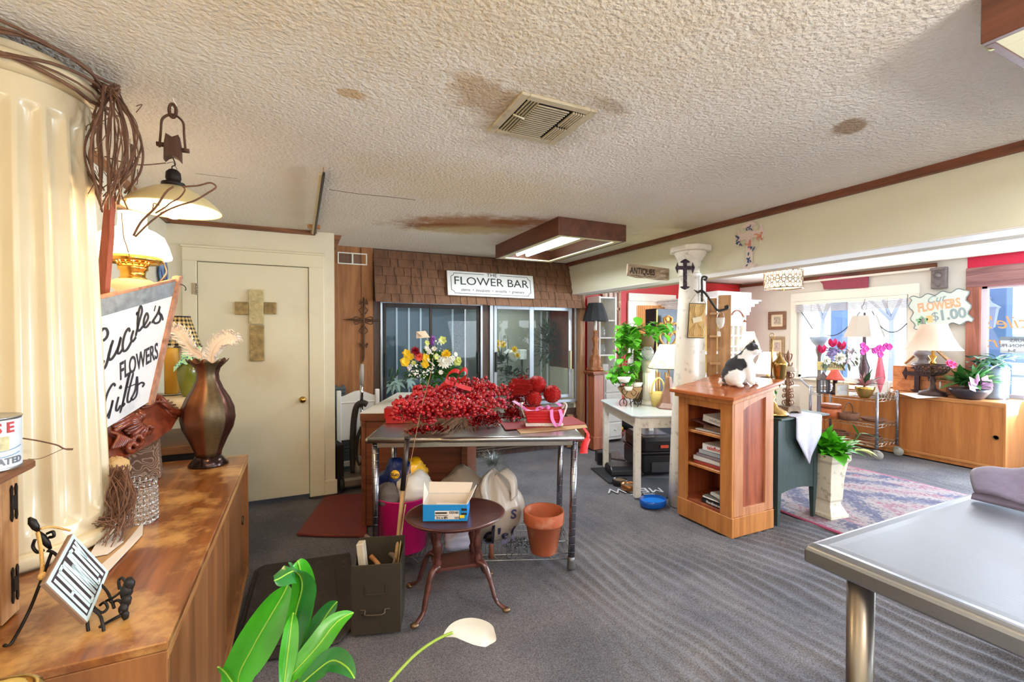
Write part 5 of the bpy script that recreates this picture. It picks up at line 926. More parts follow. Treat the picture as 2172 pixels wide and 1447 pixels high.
mb=MB();mb.box((0,ed/2-.003,eh/2),(ew-.006,.002,eh),0);mb.box((-ew/2+.003,0,eh/2),(.002,ed-.006,eh),0);mb.box((ew/2-.003,0,eh/2),(.002,ed-.006,eh),0);mb.box((0,-ed/2+.003,eh/2),(ew-.006,.002,eh),0);mb.box((0,0,.005),(ew-.006,ed-.006,.002),0);mb.box((.02,-.02,.05),(.16,.1,.002),0,T=TR(0,0,0,.1,.05));mb.build('lining',CIN,eb)
for nm_,vs_ in(('back_flap',[(-ew/2,ed/2,eh),(ew/2,ed/2,eh),(ew/2+.015,ed/2+.06,eh+.04),(-ew/2-.005,ed/2+.06,eh+.045)]),('side_flap',[(-ew/2,-ed/2,eh),(-ew/2,ed/2,eh),(-ew/2-.03,ed/2+.02,eh+.06),(-ew/2-.005,-ed/2+.03,eh+.004)]),('side_flap',[(ew/2,ed/2,eh),(ew/2,-ed/2,eh),(ew/2+.02,-ed/2+.02,eh+.03),(ew/2+.04,ed/2,eh+.045)])):
 mb=MB();mb.add(vs_,[(0,1,2,3)]);mb.build(nm_,[CIN,BLU],eb,solid=.003)
mb=MB();mb.box((.01,-ed/2-.0022,.032),(.125,.001,.044),0);mb.build('label_sheet',mat('label_white',(226,220,214),.6),eb);mb=MB();fT=lambda x,z:frameT((x,-ed/2-.0032,z),(1,0,0),(0,0,1))
mb.text('CO165',.016,fT(.046,.045),bold=.0006);mb.text('3½ x 8⅞',.016,fT(-.015,.018),bold=.0004);mb.text('BALL POINT ENVELOPE',.0065,fT(-.018,.03));[mb.box((.05+i*.0035,-ed/2-.003,.018),(.0016,.0006,.012),0)for i in range(9)];mb.box((-.02,-ed/2-.003,.043),(.06,.0006,.008),0);mb.build('label_print',mat('print_black',(34,32,34),.6),eb)
mb=MB();mb.box((.098,-ed/2-.0026,.06),(.028,.001,.012),0);mb.box((.098,-ed/2-.0026,.038),(.03,.001,.010),0);mb.build('black_stripes',MATS['print_black'],eb);mb=MB();mb.box((.088,-ed/2-.003,.024),(.024,.001,.015),0,T=TR(0,0,0,0,.0));mb.build('yellow_sticker',mat('sticker_yellow',(240,206,40),.6),eb)
# --- white topped counter behind
cz=.86;kFL=onZ(763,876,cz);kdir=Vec((math.cos(R(-24)),math.sin(R(-24)),0));knor=Vec((-kdir.y,kdir.x,0));kW,kD=.80,1.22;kc=kFL+kdir*kW/2+knor*kD/2;kt=thing('counter','wooden counter with white laminate top behind the steel work table','counter',(kc.x,kc.y,0),R(-24));CNT=wood('counter_wood',(84,42,24),(134,74,44),'x',8,.45)
mb=MB();mb.box((0,0,cz-.004),(kW,kD,.008),.002);mb.build('laminate_top',mat('laminate',(236,230,218),.35),kt);mb=MB();mb.box((0,0,cz-.035),(kW-.002,kD-.002,.052),.002);mb.build('edge_band',CNT,kt)
mb=MB();mb.box((-kW/2+.02,0,(cz-.06)/2),(.03,kD-.03,cz-.06),.002);mb.box((kW/2-.02,0,(cz-.06)/2),(.03,kD-.03,cz-.06),.002);mb.box((0,-kD/2+.04,(cz-.06)/2),(kW-.06,.02,cz-.06),.002);mb.box((0,kD/2-.03,(cz-.06)/2),(kW-.06,.02,cz-.06),.002);mb.build('carcass',CNT,kt)
mb=MB();mb.box((kW/2-.02,-kD/2+.01,(cz-.06)/2),(.045,.03,cz-.06),.003);mb.build('corner_post',CNT,kt)
for i,(dx,z)in enumerate(((-.01,.003),(.03,.008))):q=kFL+kdir*(.30+dx)+knor*(.22+.03*i);mb=MB();mb.box((q.x,q.y,cz+z),(.21,.15,.003),0,rz=R(-20+9*i));solo('paper_sheet',mb,MATS['paper_white'],('lower' if i==0 else 'upper')+' of the loose white papers on the white counter behind the berries','paper')
# --- nook: vacuum cleaner, white bed panel, grey shutters, mats
vp=onZ(756,1036,0);vc=thing('vacuum_cleaner','upright vacuum cleaner with black hose standing beside the counter','vacuum cleaner',(vp.x,vp.y+.1,0));vd_=(vp-_C).dot(_F)+.1
def V_(x,y,dz=0.):return dep(x,y,vd_+dz)
mb=MB();mb.box((0,-.02,.07),(.28,.26,.09),.03);mb.lathe([(0,.10),(.07,.10),(.075,.16),(.06,.24),(0,.27)],18,T=TR(.04,.05,0));mb.build('base_unit',mat('vac_grey',(142,134,124),.3,.5),vc)
for s in(-1,1):mb=MB();mb.lathe([(0,-.02),(.055,-.02),(.06,-.012),(.06,.012),(.055,.02),(0,.02)],18,T=TR(s*.13,-.12,.06,0,R(90)));mb.build('wheel',mat('rubber_black',(30,28,27),.6),vc)
mb=MB();mb.tube([V_(771,1000),V_(768,940),V_(767,850)],.014,10);mb.tube([V_(767,815),V_(767,850)],.016,10);mb.build('wand',CHROME,vc,world=True);mb=MB();mb.tube([V_(767,815),V_(767,790),V_(768,772)],[.020,.021,.014],12);mb.build('grip',mat('grip_grey',(176,172,168),.35),vc,world=True)
mb=MB();mb.tube(crom([V_(778,858),V_(768,855),V_(756,864),V_(750,900),V_(748,960),V_(750,1002)],6),.030,12)
for pts in([(770,902),(760,930),(757,970),(765,985),(772,960)],[(766,905),(755,935),(754,965),(762,988)]):mb.tube(crom([V_(*p,-.02)for p in pts],5),.010,7)
mb.build('hose',mat('hose_black',(48,42,38),.5,bump=.6,bs=90),vc,world=True)
mb=MB();mb.tube(crom([onZ(735,1036,.006),onZ(726,1044,.006),onZ(700,1052,.006),onZ(670,1058,.006),onZ(655,1056,.006)],6),.005,6);solo('power_cord',mb,mat('cord_dark',(40,32,28),.5),'dark power cord trailing from the vacuum cleaner past the door','cord')
bfy=4.82;bx0=onY(719,900,bfy).x;bx1=onY(800,830,bfy).x;bt_=onY(720,830,bfy).z;bb=onY(720,1015,bfy).z;bf=thing('white_bed_panel','white painted headboard panel with posts stored in the panelled nook','headboard',((bx0+bx1)/2,bfy,0));WB_=mat('white_gloss',(236,234,230),.4)
mb=MB();T=frameT((bx0,bfy+.01,0),(1,0,0),(0,0,1));w_=bx1-bx0;pt_=onY(730,842,bfy).z;pb_=onY(730,934,bfy).z;mb.prism([(0,pb_),(w_,pb_),(w_,pt_)]+[(w_*(1-i/12),pt_+.055*math.sin(PI*i/12)**2)for i in range(1,12)]+[(0,pt_)],-.01,.01,T=T);mb.box((w_/2,pt_-.06,.012),(w_,.012,.01),.002,T=T);mb.build('panel',WB_,bf,world=True)
for x in(bx0,bx1):mb=MB();mb.box((x,bfy,(bt_+.01)/2),(.042,.042,bt_+.0),.006);mb.build('post',WB_,bf,world=True)
mb=MB();mb.box(((bx0+bx1)/2,bfy,.15),(w_,.03,.05),.004);mb.build('lower_rail',WB_,bf,world=True)
GRS=mat('shutter_grey',(84,94,100),.6)
for lab,x0,x1,z1,yy in(('taller grey louvred shutter behind the white headboard',707,733,818,4.95),('lower dark grey louvred shutter behind the white headboard panel',722,742,900,4.90)):
 a=onY(x0,z1,yy);b=onY(x1,z1,yy);s_=thing('shutter',lab,'shutter',((a.x+b.x)/2,yy,0));mb=MB();n=int(a.z/.035)
 for i in range(n):mb.box(((a.x+b.x)/2,yy,.02+i*.035),(b.x-a.x,.016,.030),.004)
 mb.build('slats',GRS,s_,world=True);mb=MB();[mb.box((x,yy+.012,a.z/2),(.03,.012,a.z),.003)for x in(a.x+.02,b.x-.02)];mb.build('stiles',GRS,s_,world=True)
mb=MB();a=onZ(716,1040,0);mb.prism([(a.x-.01,a.y),(a.x+.06,a.y+.02),(a.x-.0,a.y+.30),(a.x-.04,a.y+.30)],0.0,.42);solo('rolled_mat',mb,mat('mat_black',(30,27,26),.7),'black rubber mat stood on edge against the door frame','mat',bev=.01)
# floor mats
def floormat(name,pts,z,th,m,lab,bev=.004,lift=None):
 mb=MB();P=[onZ(x,y,0)for x,y in pts];mb.prism([(p.x,p.y)for p in P],z,z+th);return solo(name,mb,m,lab,'mat',bev=bev)
floormat('door_mat',[(629,1134),(690,1052),(778,1048),(778,1138),(680,1137)],-.009,.016,mat('mat_red',(122,46,38),.6,bump=.3,bs=200),'rust red rubber mat on the floor beside the door')
def bm(lab,pts,z0):
 mb=MB();P=[onZ(x,y,0)for x,y in pts];mb.prism([(p.x,p.y)for p in P],z0,z0+.012);return mb
mb=MB();P=[onZ(x,y,0)for x,y in((484,1412),(540,1212),(560,1200),(742,1174),(756,1300),(748,1332),(720,1362),(610,1392))];mb.prism([(p.x,p.y)for p in P],-.009,.007);FATM=mat('fatigue_mat',(54,48,44),.75,var=.15,vs=5,dirt=(96,88,78),ds=22,da=.4,bump=.2,bs=160);solo('fatigue_mat',mb,FATM,'worn black anti-fatigue mat on the floor between sideboard and file box','mat',bev=.006)
mb=MB();P=[onZ(x,y,0)for x,y in((500,1395),(548,1216),(708,1192),(722,1335),(700,1352))];mb.prism([(p.x,p.y)for p in P],.008,.02);solo('fatigue_mat',mb,FATM,'smaller black mat lying on the larger one next to the sideboard','mat',bev=.006)
# = FLOWER COOLER, CEILING FIXTURES, FOREGROUND
def YY(px,py=700,y=YC):return onY(px,py,y)
ALU=mat('aluminium',(186,192,200),.3,.9);BRN=mat('brown_frame',(52,40,34),.45,.3);DKW=wood('cooler_wood',(50,34,28),(84,60,48),'z',10,.5)
cl0=YY(791).x;cl1=YY(1229).x;cg=thing('flower_cooler','built-in walk-up flower cooler with sliding glass doors under the shingled awning','cooler',((cl0+cl1)/2,YC+.3,0));zt=YY(1000,643).z;zb=.60
def cbox(mb,pxa,pxb,z0,z1,y0,y1,b=.003):a=YY(pxa).x;c=YY(pxb).x;mb.box(((a+c)/2,(y0+y1)/2,(z0+z1)/2),(c-a,y1-y0,z1-z0),b)
CIN_=mat('cooler_lining',(78,98,110),.5);CIN2=mat('cooler_lining_right',(150,150,136),.5)
mb=MB();cbox(mb,797,1024,.55,.60,YC+.02,YC+.66,0);cbox(mb,797,1024,zt+.03,zt+.07,YC+.02,YC+.66,0);cbox(mb,797,1024,.6,zt+.05,YC+.64,YC+.66,0);cbox(mb,795,798,.6,zt+.03,YC+.02,YC+.66,0);mb.build('left_chamber',CIN_,cg,world=True)
mb=MB();cbox(mb,1030,1228,.50,.55,YC+.02,YC+.66,0);cbox(mb,1030,1228,zt+.03,zt+.07,YC+.02,YC+.66,0);cbox(mb,1030,1228,.55,zt+.05,YC+.64,YC+.66,0);cbox(mb,1026,1031,.55,zt+.03,YC+.02,YC+.66,0);cbox(mb,1226,1229,.55,zt+.03,YC+.02,YC+.66,0);mb.build('right_chamber',CIN2,cg,world=True)
mb=MB();cbox(mb,791,806,0,zt+.06,YC-.01,YC+.03);cbox(mb,1021,1037,0,zt+.05,YC-.01,YC+.03);cbox(mb,791,1228,zt+.01,ZC,YC-.005,YC+.04);cbox(mb,791,1228,0,.5,YC-.005,YC+.04);mb.build('wood_surround',DKW,cg,world=True)
mb=MB();cbox(mb,1222,1232,0,ZC,YC-.10,YC+.02);mb.build('end_post',wood('end_post',(120,80,52),(168,122,84),'z',12,.6),cg,world=True)
def frame4(mb,a,b,z0,z1,w,y,t,wt=None):wt=wt or w;cbox(mb,a,a+w,z0,z1,y,y+t);cbox(mb,b-w,b,z0,z1,y,y+t);xa=YY(a+w).x;xb=YY(b-w).x;mb.box(((xa+xb)/2,y+t/2,z1-.03*wt/6),(xb-xa,t,.06*wt/6),.002);mb.box(((xa+xb)/2,y+t/2,z0+.02),(xb-xa,t,.04),.002)
mb=MB();frame4(mb,806,1022,.62,zt,4.5,YC-.03,.035,3);frame4(mb,1037,1224,.58,zt-.004,7,YC-.03,.035,2);mb.build('door_track_frame',ALU,cg,world=True)
CG=glass('cooler_glass',(.90,.94,.95),.28,haze=.012)
for a,b,m,y,w,lab in((813,916,BRN,YC-.018,5.5,'brown'),(911,1018,BRN,YC+.006,6,'brown'),(1047,1128,ALU,YC-.018,6,'alu'),(1126,1214,ALU,YC+.006,7,'alu')):
 mb=MB();frame4(mb,a,b,.64,zt-.022,w,y,.02,5 if lab=='brown' else 4);dr_=mb.build('sliding_door',m,cg,world=True,label='dark brown framed glass sliding door' if lab=='brown' else 'aluminium framed glass sliding door')
 mb=MB();cbox(mb,a+w-1,b-w+1,.66,zt-.03,y+.008,y+.012,0);mb.build('pane',CG,dr_,world=True)
 mb=MB();hx=YY(a+3 if a in(813,1047)else b-4).x;mb.box((hx,y-.014,1.12),(.022,.028,.24),.004);mb.build('pull_handle',mat('pull_black',(30,28,28),.4)if a!=1126 else mat('pull_cream',(200,196,160),.4),dr_,world=True)
mb=MB()
for px in(842,868,893,961,1150,1163):q=YY(px,700,YC+.6);mb.box((q.x,YC+.625,1.2),(.022,.02,1.15),.002)
mb.build('shelf_standards',mat('standard_white',(226,232,236),.4),cg,world=True)
mb=MB();
for i in range(9):cbox(mb,958,1222,.10+i*.03,.118+i*.03,YC-.03,YC-.012,.002)
cbox(mb,955,1224,.07,.085,YC-.035,YC-.008);cbox(mb,955,1224,.385,.40,YC-.035,YC-.008);mb.build('louvre_grille',mat('grille_brown',(104,82,66),.5,.3),cg,world=True)
mb=MB();cbox(mb,1200,1212,.0,.42,YC-.05,YC-.01);mb.build('plinth_block',wood('plinth',(120,84,56),(170,128,88),'z',10,.6),cg,world=True);mb=MB();cbox(mb,955,975,.05,.35,YC-.16,YC-.06);mb.build('plinth_block',wood('plinth',(120,84,56),(170,128,88),'z',10,.6),cg,world=True)
for nm,x,px_,pw,col in(('cooler_light',YY(905,700,YC+.3).x,.9,2.0,(.72,.9,1.0)),('cooler_light',YY(1090,700,YC+.3).x,.7,3.0,(.95,.98,.9))):
 l=area(nm,(x,YC+.33,zt+.02),(0,0,0),px_,.12,pw,col);mb=MB();mb.tube([(x-px_*.4,YC+.33,zt+.024),(x+px_*.4,YC+.33,zt+.024)],.012,10);mb.build('light_tube',mat('tube_lit',(225,240,255),.3,emit=2.0,ecol=(215,236,255)),cg,world=True)
# shingled awning
sa=thing('shingle_awning','sloping awning of brown cedar shingles above the flower cooler','awning',((cl0+cl1)/2,YC,1.8));zs0=YY(1000,646,4.86).z;nr=6;SHG=wood('cedar_shingle',(92,62,44),(138,98,70),'z',13,.75,wear=(112,80,60),wa=.4);mb=MB();random.seed(2);hgt=ZC-zs0
for r in range(nr):
 f0=r/nr;f1=(r+1)/nr;x=cl0+.003;xe=cl1-.005-.10*(f0+.02)
 while x<xe-.01:
  w=min(rnd(.075,.17),xe-x);yb=YC-.14*(1-f0)-.008-rnd(0,.006);yt=YC-.14*(1-f1)+.004;zb_=zs0+hgt*f0-rnd(0,.008);z1_=min(ZC,zs0+hgt*f1+.02);g=.003;vs_=[(x+g,yb-.010,zb_),(x+w-g,yb-.010,zb_),(x+w-g,yt-.004,z1_),(x+g,yt-.004,z1_),(x+g,yb+.004,zb_),(x+w-g,yb+.004,zb_),(x+w-g,yt+.006,z1_),(x+g,yt+.006,z1_)]
  mb.add(vs_,[(0,1,2,3),(4,7,6,5),(0,4,5,1),(1,5,6,2),(3,2,6,7),(0,3,7,4)]);x+=w
mb.build('shingles',SHG,sa,world=True);mb=MB();mb.add([(cl0,YC-.12,zs0+.01),(cl1-.01,YC-.12,zs0+.01),(cl1-.11,YC+.0,ZC),(cl0,YC,ZC)],[(0,1,2,3)]);mb.add([(cl0,YC-.13,zs0+.012),(cl1-.01,YC-.13,zs0+.012),(cl1-.01,YC,zs0+.012),(cl0,YC,zs0+.012)],[(0,1,2,3)]);mb.add([(cl1-.02,YC-.13,zs0),(cl1-.12,YC,ZC),(cl1-.02,YC,zs0),(cl1-.02,YC,ZC)],[(0,1,3,2)]);mb.build('backing',DKW,sa,world=True)
# THE FLOWER BAR sign
f0=onY(945,574,4.885);f1=onY(1127,586,4.885);f2=onY(952,626,4.84);f3=onY(1135,634,4.84);fo=(f0+f1+f2+f3)/4;FT=frameT(fo,(f1-f0)+(f3-f2),(f0-f2));fw=((f1-f0).length+(f3-f2).length)/2;fh=((f0-f2).length+(f1-f3).length)/2
fs=thing('flower_bar_sign','white board sign THE FLOWER BAR fixed on the cedar shingles','sign',tuple(fo-Vec((0,0,fh/2))));mb=MB();mb.box((0,0,.0),(fw,fh,.022),.002,T=FT);mb.build('board',mat('sign_board',(232,232,228),.5,var=.02),fs,world=True);BK=mat('sign_black',(40,38,38),.6);mb=MB();z=.0125;X_=fw*.46;Y_=fh*.41;c=.035
pts=[(-.10,Y_),(-X_+c,Y_)]+[(-X_+c*math.sin(R(90-a)),Y_-c*math.sin(R(a)))if False else(-X_+c*math.cos(R(-a)),Y_-c+c-c*math.sin(R(a)))for a in range(0,91,15)]+[(-X_,-Y_+c)]+[(-X_+c*math.sin(R(a)),-Y_+c*math.cos(R(a)))for a in range(0,91,15)]+[(X_-c,-Y_)]+[(X_-c*math.cos(R(a)),-Y_+c*math.sin(R(a)))for a in range(0,91,15)]+[(X_,Y_-c)]+[(X_-c*math.sin(R(a)),Y_-c*math.cos(R(a)))for a in range(0,91,15)]+[(.10,Y_)]
mb.tube([FT@Vec((x,y,z))for x,y in pts],.0028,5);mb.build('border_line',BK,fs,world=True);mb=MB();TZ_=lambda x,y:FT@Mat.Translation((x,y,z))
mb.text('THE',fh*.20,TZ_(0,fh*.40),fit=fw*.12);mb.text('FLOWER BAR',fh*.47,TZ_(0,fh*.09),fit=fw*.86);mb.text('stems  •  bouquets  •  wreaths  •  greenery',fh*.17,TZ_(.01,-fh*.26),shear=.35,fit=fw*.74)
mb.build('lettering',BK,fs,world=True)
# vent grille + scroll cross on the panel
v0=YY(717,538);v1=YY(777,560);vg=thing('wall_vent','small white louvred wall vent on the wood panel under the ceiling','vent',((v0.x+v1.x)/2,YC,v1.z));mb=MB();cx_=(v0.x+v1.x)/2;cz_=(v0.z+v1.z)/2;hw=(v1.x-v0.x)/2;hh=.055
for dx,dz,sx_,sz_ in((-hw,0,.012,2*hh),(hw,0,.012,2*hh),(0,0,.016,2*hh),(0,hh,2*hw+.012,.012),(0,-hh,2*hw+.012,.012)):mb.box((cx_+dx,YC-.008,cz_+dz),(sx_,.016,sz_),.002)
mb.build('vent_frame',WHITEP,vg,world=True);mb=MB();[mb.box((cx_,YC-.004,cz_-hh+.012+i*.0135),(2*hw-.01,.006,.006),.001)for i in range(8)];mb.build('louvres',mat('louvre_grey',(96,92,88),.5),vg,world=True)
ic=dep(774,680,4.72);xc=thing('wrought_iron_cross','large wrought iron scroll cross hanging on the wood panel left of the cooler','cross',(ic.x,YC-.03,ic.z-.3));mb=MB();ip=YY(771,679,YC-.02);k_=(ip-_C).dot(_F)/965
def IP(x,y):return YY(x,y,YC-.02)
mb.tube([IP(771,630),IP(772,640),IP(771,760),IP(769,768)],[.003,.011,.011,.002],8);mb.tube([IP(728,678),IP(745,678),IP(800,680),IP(818,679)],[.002,.010,.010,.002],8)
for sx_,sy_ in((1,1),(1,-1),(-1,1),(-1,-1)):
 mb.tube(crom([IP(771+sx_*3,680+sy_*3),IP(771+sx_*16,680+sy_*8),IP(771+sx_*20,680+sy_*2),IP(771+sx_*8,680+sy_*3)],5),.004,5);mb.tube(crom([IP(771+sx_*2,680+sy_*12),IP(771+sx_*9,680+sy_*22),IP(771+sx_*3,680+sy_*28)],5),.004,5);mb.tube(crom([IP(771+sx_*2,735 if sy_>0 else 640),IP(771+sx_*9,728 if sy_>0 else 646),IP(771+sx_*6,738 if sy_>0 else 636)],5),.004,5)
mb.build('ironwork',mat('iron_rust',(92,66,52),.6,.6,var=.2,vs=20),xc,world=True)
# tin tile cross on the door
c0=onY(543,690,YD-.03);dc_=thing('tin_tile_cross','large cross of embossed cream and tan tin tiles hung on the cream door','cross',(c0.x,YD-.03,onY(543,766,YD-.03).z));TCM=[mat('tile_cream',(206,190,140),.5,.1,var=.2,vs=26,bump=.8,bs=40),mat('tile_tan',(166,142,92),.5,.2,var=.35,vs=26,bump=.8,bs=40)]
for nm,m_,a,b in(('upper_tile',0,(527,614),(560,688)),('lower_tile',1,(529,689),(561,766)),('arm_tile',1,(498,640),(527,668)),('arm_tile',1,(560,641),(587,667))):
 p=onY(*a,YD-.03);q=onY(*b,YD-.03);w2_,h2_=(q.x-p.x)/2,(p.z-q.z)/2;cc=(p+q)/2;mb=MB();mb.box(tuple(cc),(2*w2_-.002,.024,2*h2_-.002),.003);[mb.tube([cc+Vec((.28*w2_*k_*math.cos(R(18*i)),-.012,k_*.28*w2_*math.sin(R(18*i))))for i in range(20)],.003,5,closed=True)for k_ in(1,2,3)];[mb.sphere(tuple(cc+Vec((sx_*.8*w2_,-.012,sz_*.88*h2_))),.004,6,4)for sx_ in(-1,1)for sz_ in(-1,1)];mb.build(nm,TCM[m_],dc_,world=True)
# flowers inside the cooler
GRN=mat('leaf_dark',(34,72,34),.5,var=.35,vs=12);GRN2=mat('leaf_mid',(62,116,52),.45,var=.3,vs=12)
FM={n:mat('petal_'+n,c,.6,var=.12,vs=30)for n,c in dict(yellow=(244,200,30),coral=(240,104,84),crimson=(150,16,40),white=(240,238,226),purple=(140,70,170),lime=(206,214,120),pink=(232,60,120),pale=(226,214,222),lilac=(176,160,206),orchid=(206,60,150),green=(120,170,60)).items()}
def rosette(mb,c,r,face,n=26,cup=.5,lay=3):
 face=Vec(face).normalized();a_=face.orthogonal().normalized();b_=face.cross(a_)
 for L_ in range(lay):
  m_=max(5,int(n/lay))
  for i in range(m_):
   a=2*PI*(i+.5*L_)/m_+rnd(-.1,.1);d=(a_*math.cos(a)+b_*math.sin(a))*(1-cup*L_/lay)+face*(.25+cup*1.1*L_/lay);mb.leaf(Vec(c)+face*(.002*L_),d,r*(1-.16*L_),r*1.9*PI/m_*.9,droop=.15 if L_==0 else-.1,up=face,n=4,fold=.1)
def posy(name,parent,lst,y,sc=1.):
 for(px,py,r,m,n,cup,lay)in lst:
  mb=MB();c=onY(px,py,y);r*=sc;rosette(mb,c,r,Vec((rnd(-.3,.3),-1,.3)),n,cup,lay);mb.build(name,FM[m],parent,world=True)
def leafball(mb,c,rad,n,L,W,droop=.5):
 for i in range(n):u=Vec((rnd(-1,1),rnd(-1,.6),rnd(-.5,1))).normalized();mb.leaf(Vec(c)+Vec((u.x*rad[0],u.y*rad[1],u.z*rad[2]))*rnd(.15,.8),u+Vec((0,0,.25)),L*rnd(.6,1.1),W*rnd(.7,1.1),droop,n=4)
random.seed(12);bb_=onZ(907,850,cz);yq=bb_.y;bc=bb_;bq=thing('mixed_bouquet','large mixed bouquet of yellow, coral and white flowers standing on the white counter','bouquet',(bc.x,yq,cz));mb=MB();leafball(mb,onY(918,785,yq+.05),(.28,.12,.21),420,.09,.04);leafball(mb,onY(948,805,yq),(.20,.10,.13),160,.10,.04);mb.build('foliage',mat('bouquet_green',(70,124,48),.45,var=.4,vs=12),bq,world=True)
mb=MB();mb.lathe([(0,.003),(.05,.003),(.055,.02),(.06,.14),(.065,.16)],20,T=TR(bc.x,yq,cz),cap=False);mb.build('vase',glass('green_vase',(.7,.85,.5),.6),bq,world=True)
posy('chrysanthemum',bq,[(941,768,.085,'white',42,.7,3),(946,752,.06,'yellow',40,.8,3)],yq-.1,.82);posy('carnation',bq,[(888,757,.055,'coral',48,.9,4),(880,744,.05,'crimson',30,.9,3),(884,749,.04,'crimson',24,.9,3)],yq-.1,.82);posy('alstroemeria',bq,[(862,750,.05,'yellow',12,.5,2),(870,757,.045,'yellow',12,.5,2),(902,760,.055,'yellow',12,.4,2),(901,773,.05,'yellow',12,.4,2),(938,722,.05,'lime',12,.4,2),(858,768,.06,'yellow',10,.3,2),(970,768,.05,'lime',10,.4,2),(910,746,.03,'white',14,.2,1),(905,738,.03,'white',14,.2,1),(960,760,.035,'white',16,.4,2),(966,752,.03,'white',16,.4,2),(972,764,.04,'lime',12,.4,2),(877,770,.03,'lime',12,.4,2),(925,757,.04,'lime',10,.3,2),(868,780,.03,'pale',12,.4,2),(905,728,.035,'lime',12,.3,2),(921,740,.03,'white',14,.3,2),(935,790,.03,'white',14,.3,2)],yq-.1,.82)
mb=MB();[mb.sphere(tuple(onY(917+rnd(-3,3),rnd(714,732),yq-.06)+Vec((0,rnd(-.02,.02),0))),.011,6,4)for i in range(45)];mb.build('statice',FM['purple'],bq,world=True)
mb=MB();[mb.sphere(tuple(onY(*random.choice([(915+rnd(-9,8),775+rnd(-14,20)),(893+rnd(-14,14),793+rnd(-6,9)),(875+rnd(-8,10),785+rnd(-12,14)),(930+rnd(-6,6),735+rnd(-14,20)),(955+rnd(-8,8),764+rnd(-10,12)),(910+rnd(-8,8),745+rnd(-8,8))]),yq-.13)),rnd(.004,.009),6,4)for i in range(150)];mb.build('babys_breath',FM['white'],bq,world=True,kind='stuff')
mb=MB();q=[onY(883,704,yq-.08),onY(902,702,yq-.05),onY(912,716,yq-.07),onY(883,718,yq-.1)];mb.add([tuple(p)for p in q],[(0,1,2,3)]);m_=onY(896,715,yq-.12);mb.add([tuple(q[0]),tuple(q[1]),tuple(m_)],[(0,1,2)]);mb.build('envelope_card',mat('card_tan',(222,196,168),.7),bq,world=True,solid=.003);mb=MB();mb.tube([onY(906,715,yq-.07),onY(908,735,yq)],.004,5);mb.build('card_fork',FM['white'],bq,world=True)
ll=thing('white_lilies','pale green-white lilies with buds at the left end inside the cooler','lilies',tuple(onY(842,838,YC+.16)));WLI=mat('lily_white',(214,236,226),.5);mb=MB()
for(px,py,fx)in((842,812,0),(866,808,.6),(833,818,-.5)):
 c=onY(px,py,YC+.14);bl=MB();f_=Vec((fx,-1,.2)).normalized();a_=f_.orthogonal();b_=f_.cross(a_)
 for i in range(6):a=2*PI*i/6;bl.leaf(c,(a_*math.cos(a)+b_*math.sin(a))*.8+f_*.7,.125,.036,droop=.9,up=f_,n=6,fold=.2)
 bl.build('bloom',WLI,ll,world=True)
for i in range(9):mb.leaf(onY(828+i*5,826,YC+.16),(rnd(-.6,.6),rnd(-.5,.2),1),.13,.03,.3)
for px,py in((829,788),(845,786),(862,792),(833,800)):mb.tube([onY(px-4,py+12,YC+.15),onY(px,py,YC+.15),onY(px+4,py-8,YC+.15)],[.006,.016,.003],8)
for px in(832,842,850):mb.tube([onY(px,838,YC+.16),onY(px,815,YC+.15)],.004,5)
mb.build('leaves_and_buds',GRN2,ll,world=True)
yr=thing('yellow_roses','yellow roses with dark leaves and a card in the right half of the cooler','roses',tuple(onY(1075,830,YC+.25)));posy('rose',yr,[(1056,729,.05,'yellow',24,.9,3),(1066,731,.05,'yellow',24,.9,3),(1051,741,.04,'yellow',20,.9,3),(1091,742,.05,'yellow',24,.9,3),(1097,754,.04,'yellow',20,.9,3)],YC+.15);mb=MB();leafball(mb,onY(1063,775,YC+.25),(.10,.1,.22),60,.11,.05);leafball(mb,onY(1085,800,YC+.25),(.14,.1,.14),50,.11,.05);[mb.leaf(onY(1077,790,YC+.25),(rnd(-.1,.1),0,1),rnd(.35,.6),.02,.0)for i in range(3)];mb.build('leaves',GRN,yr,world=True)
mb=MB();q=[onY(x,y,YC+.12)for x,y in((1068,748),(1078,740),(1082,742),(1074,751))];mb.add([tuple(p)for p in q],[(0,1,2,3)]);mb.build('card',FM['white'],yr,world=True,solid=.003)
mb=MB();c=onY(1088,755,YC+.28);mb.sphere(tuple(c),.075,16,12,jit=.1);solo('white_hydrangea',mb,FM['white'],'round white hydrangea head among the yellow roses in the cooler','flower')
mb=MB();leafball(mb,onY(1165,740,YC+.4),(.26,.12,.48),330,.10,.03);solo('dark_evergreen',mb,GRN,'tall dark evergreen arrangement behind the right-hand cooler door','greenery')
cs=onY(1107,752,YC+.4);ck=thing('white_block_lamp','white candle block on scrolled dark metal stand in the cooler','candle holder',(cs.x,cs.y,.55));mb=MB();mb.box((cs.x,cs.y,cs.z),(.10,.10,.13),.006);mb.build('candle',FM['white'],ck,world=True);mb=MB();zz=.86;[mb.tube(spiral((cs.x+s*.08,cs.y-.02,zz+.1*q),.07,.015,0 if s<0 else PI,(0 if s<0 else PI)+s*q*7,(1,0,0),(0,0,1)),.008,6)for s in(-1,1)for q in(-1,1)];mb.tube([(cs.x,cs.y,.56),(cs.x,cs.y,cs.z-.06)],.012,8);mb.build('scroll_stand',mat('stand_dark',(50,48,44),.5,.5),ck,world=True)
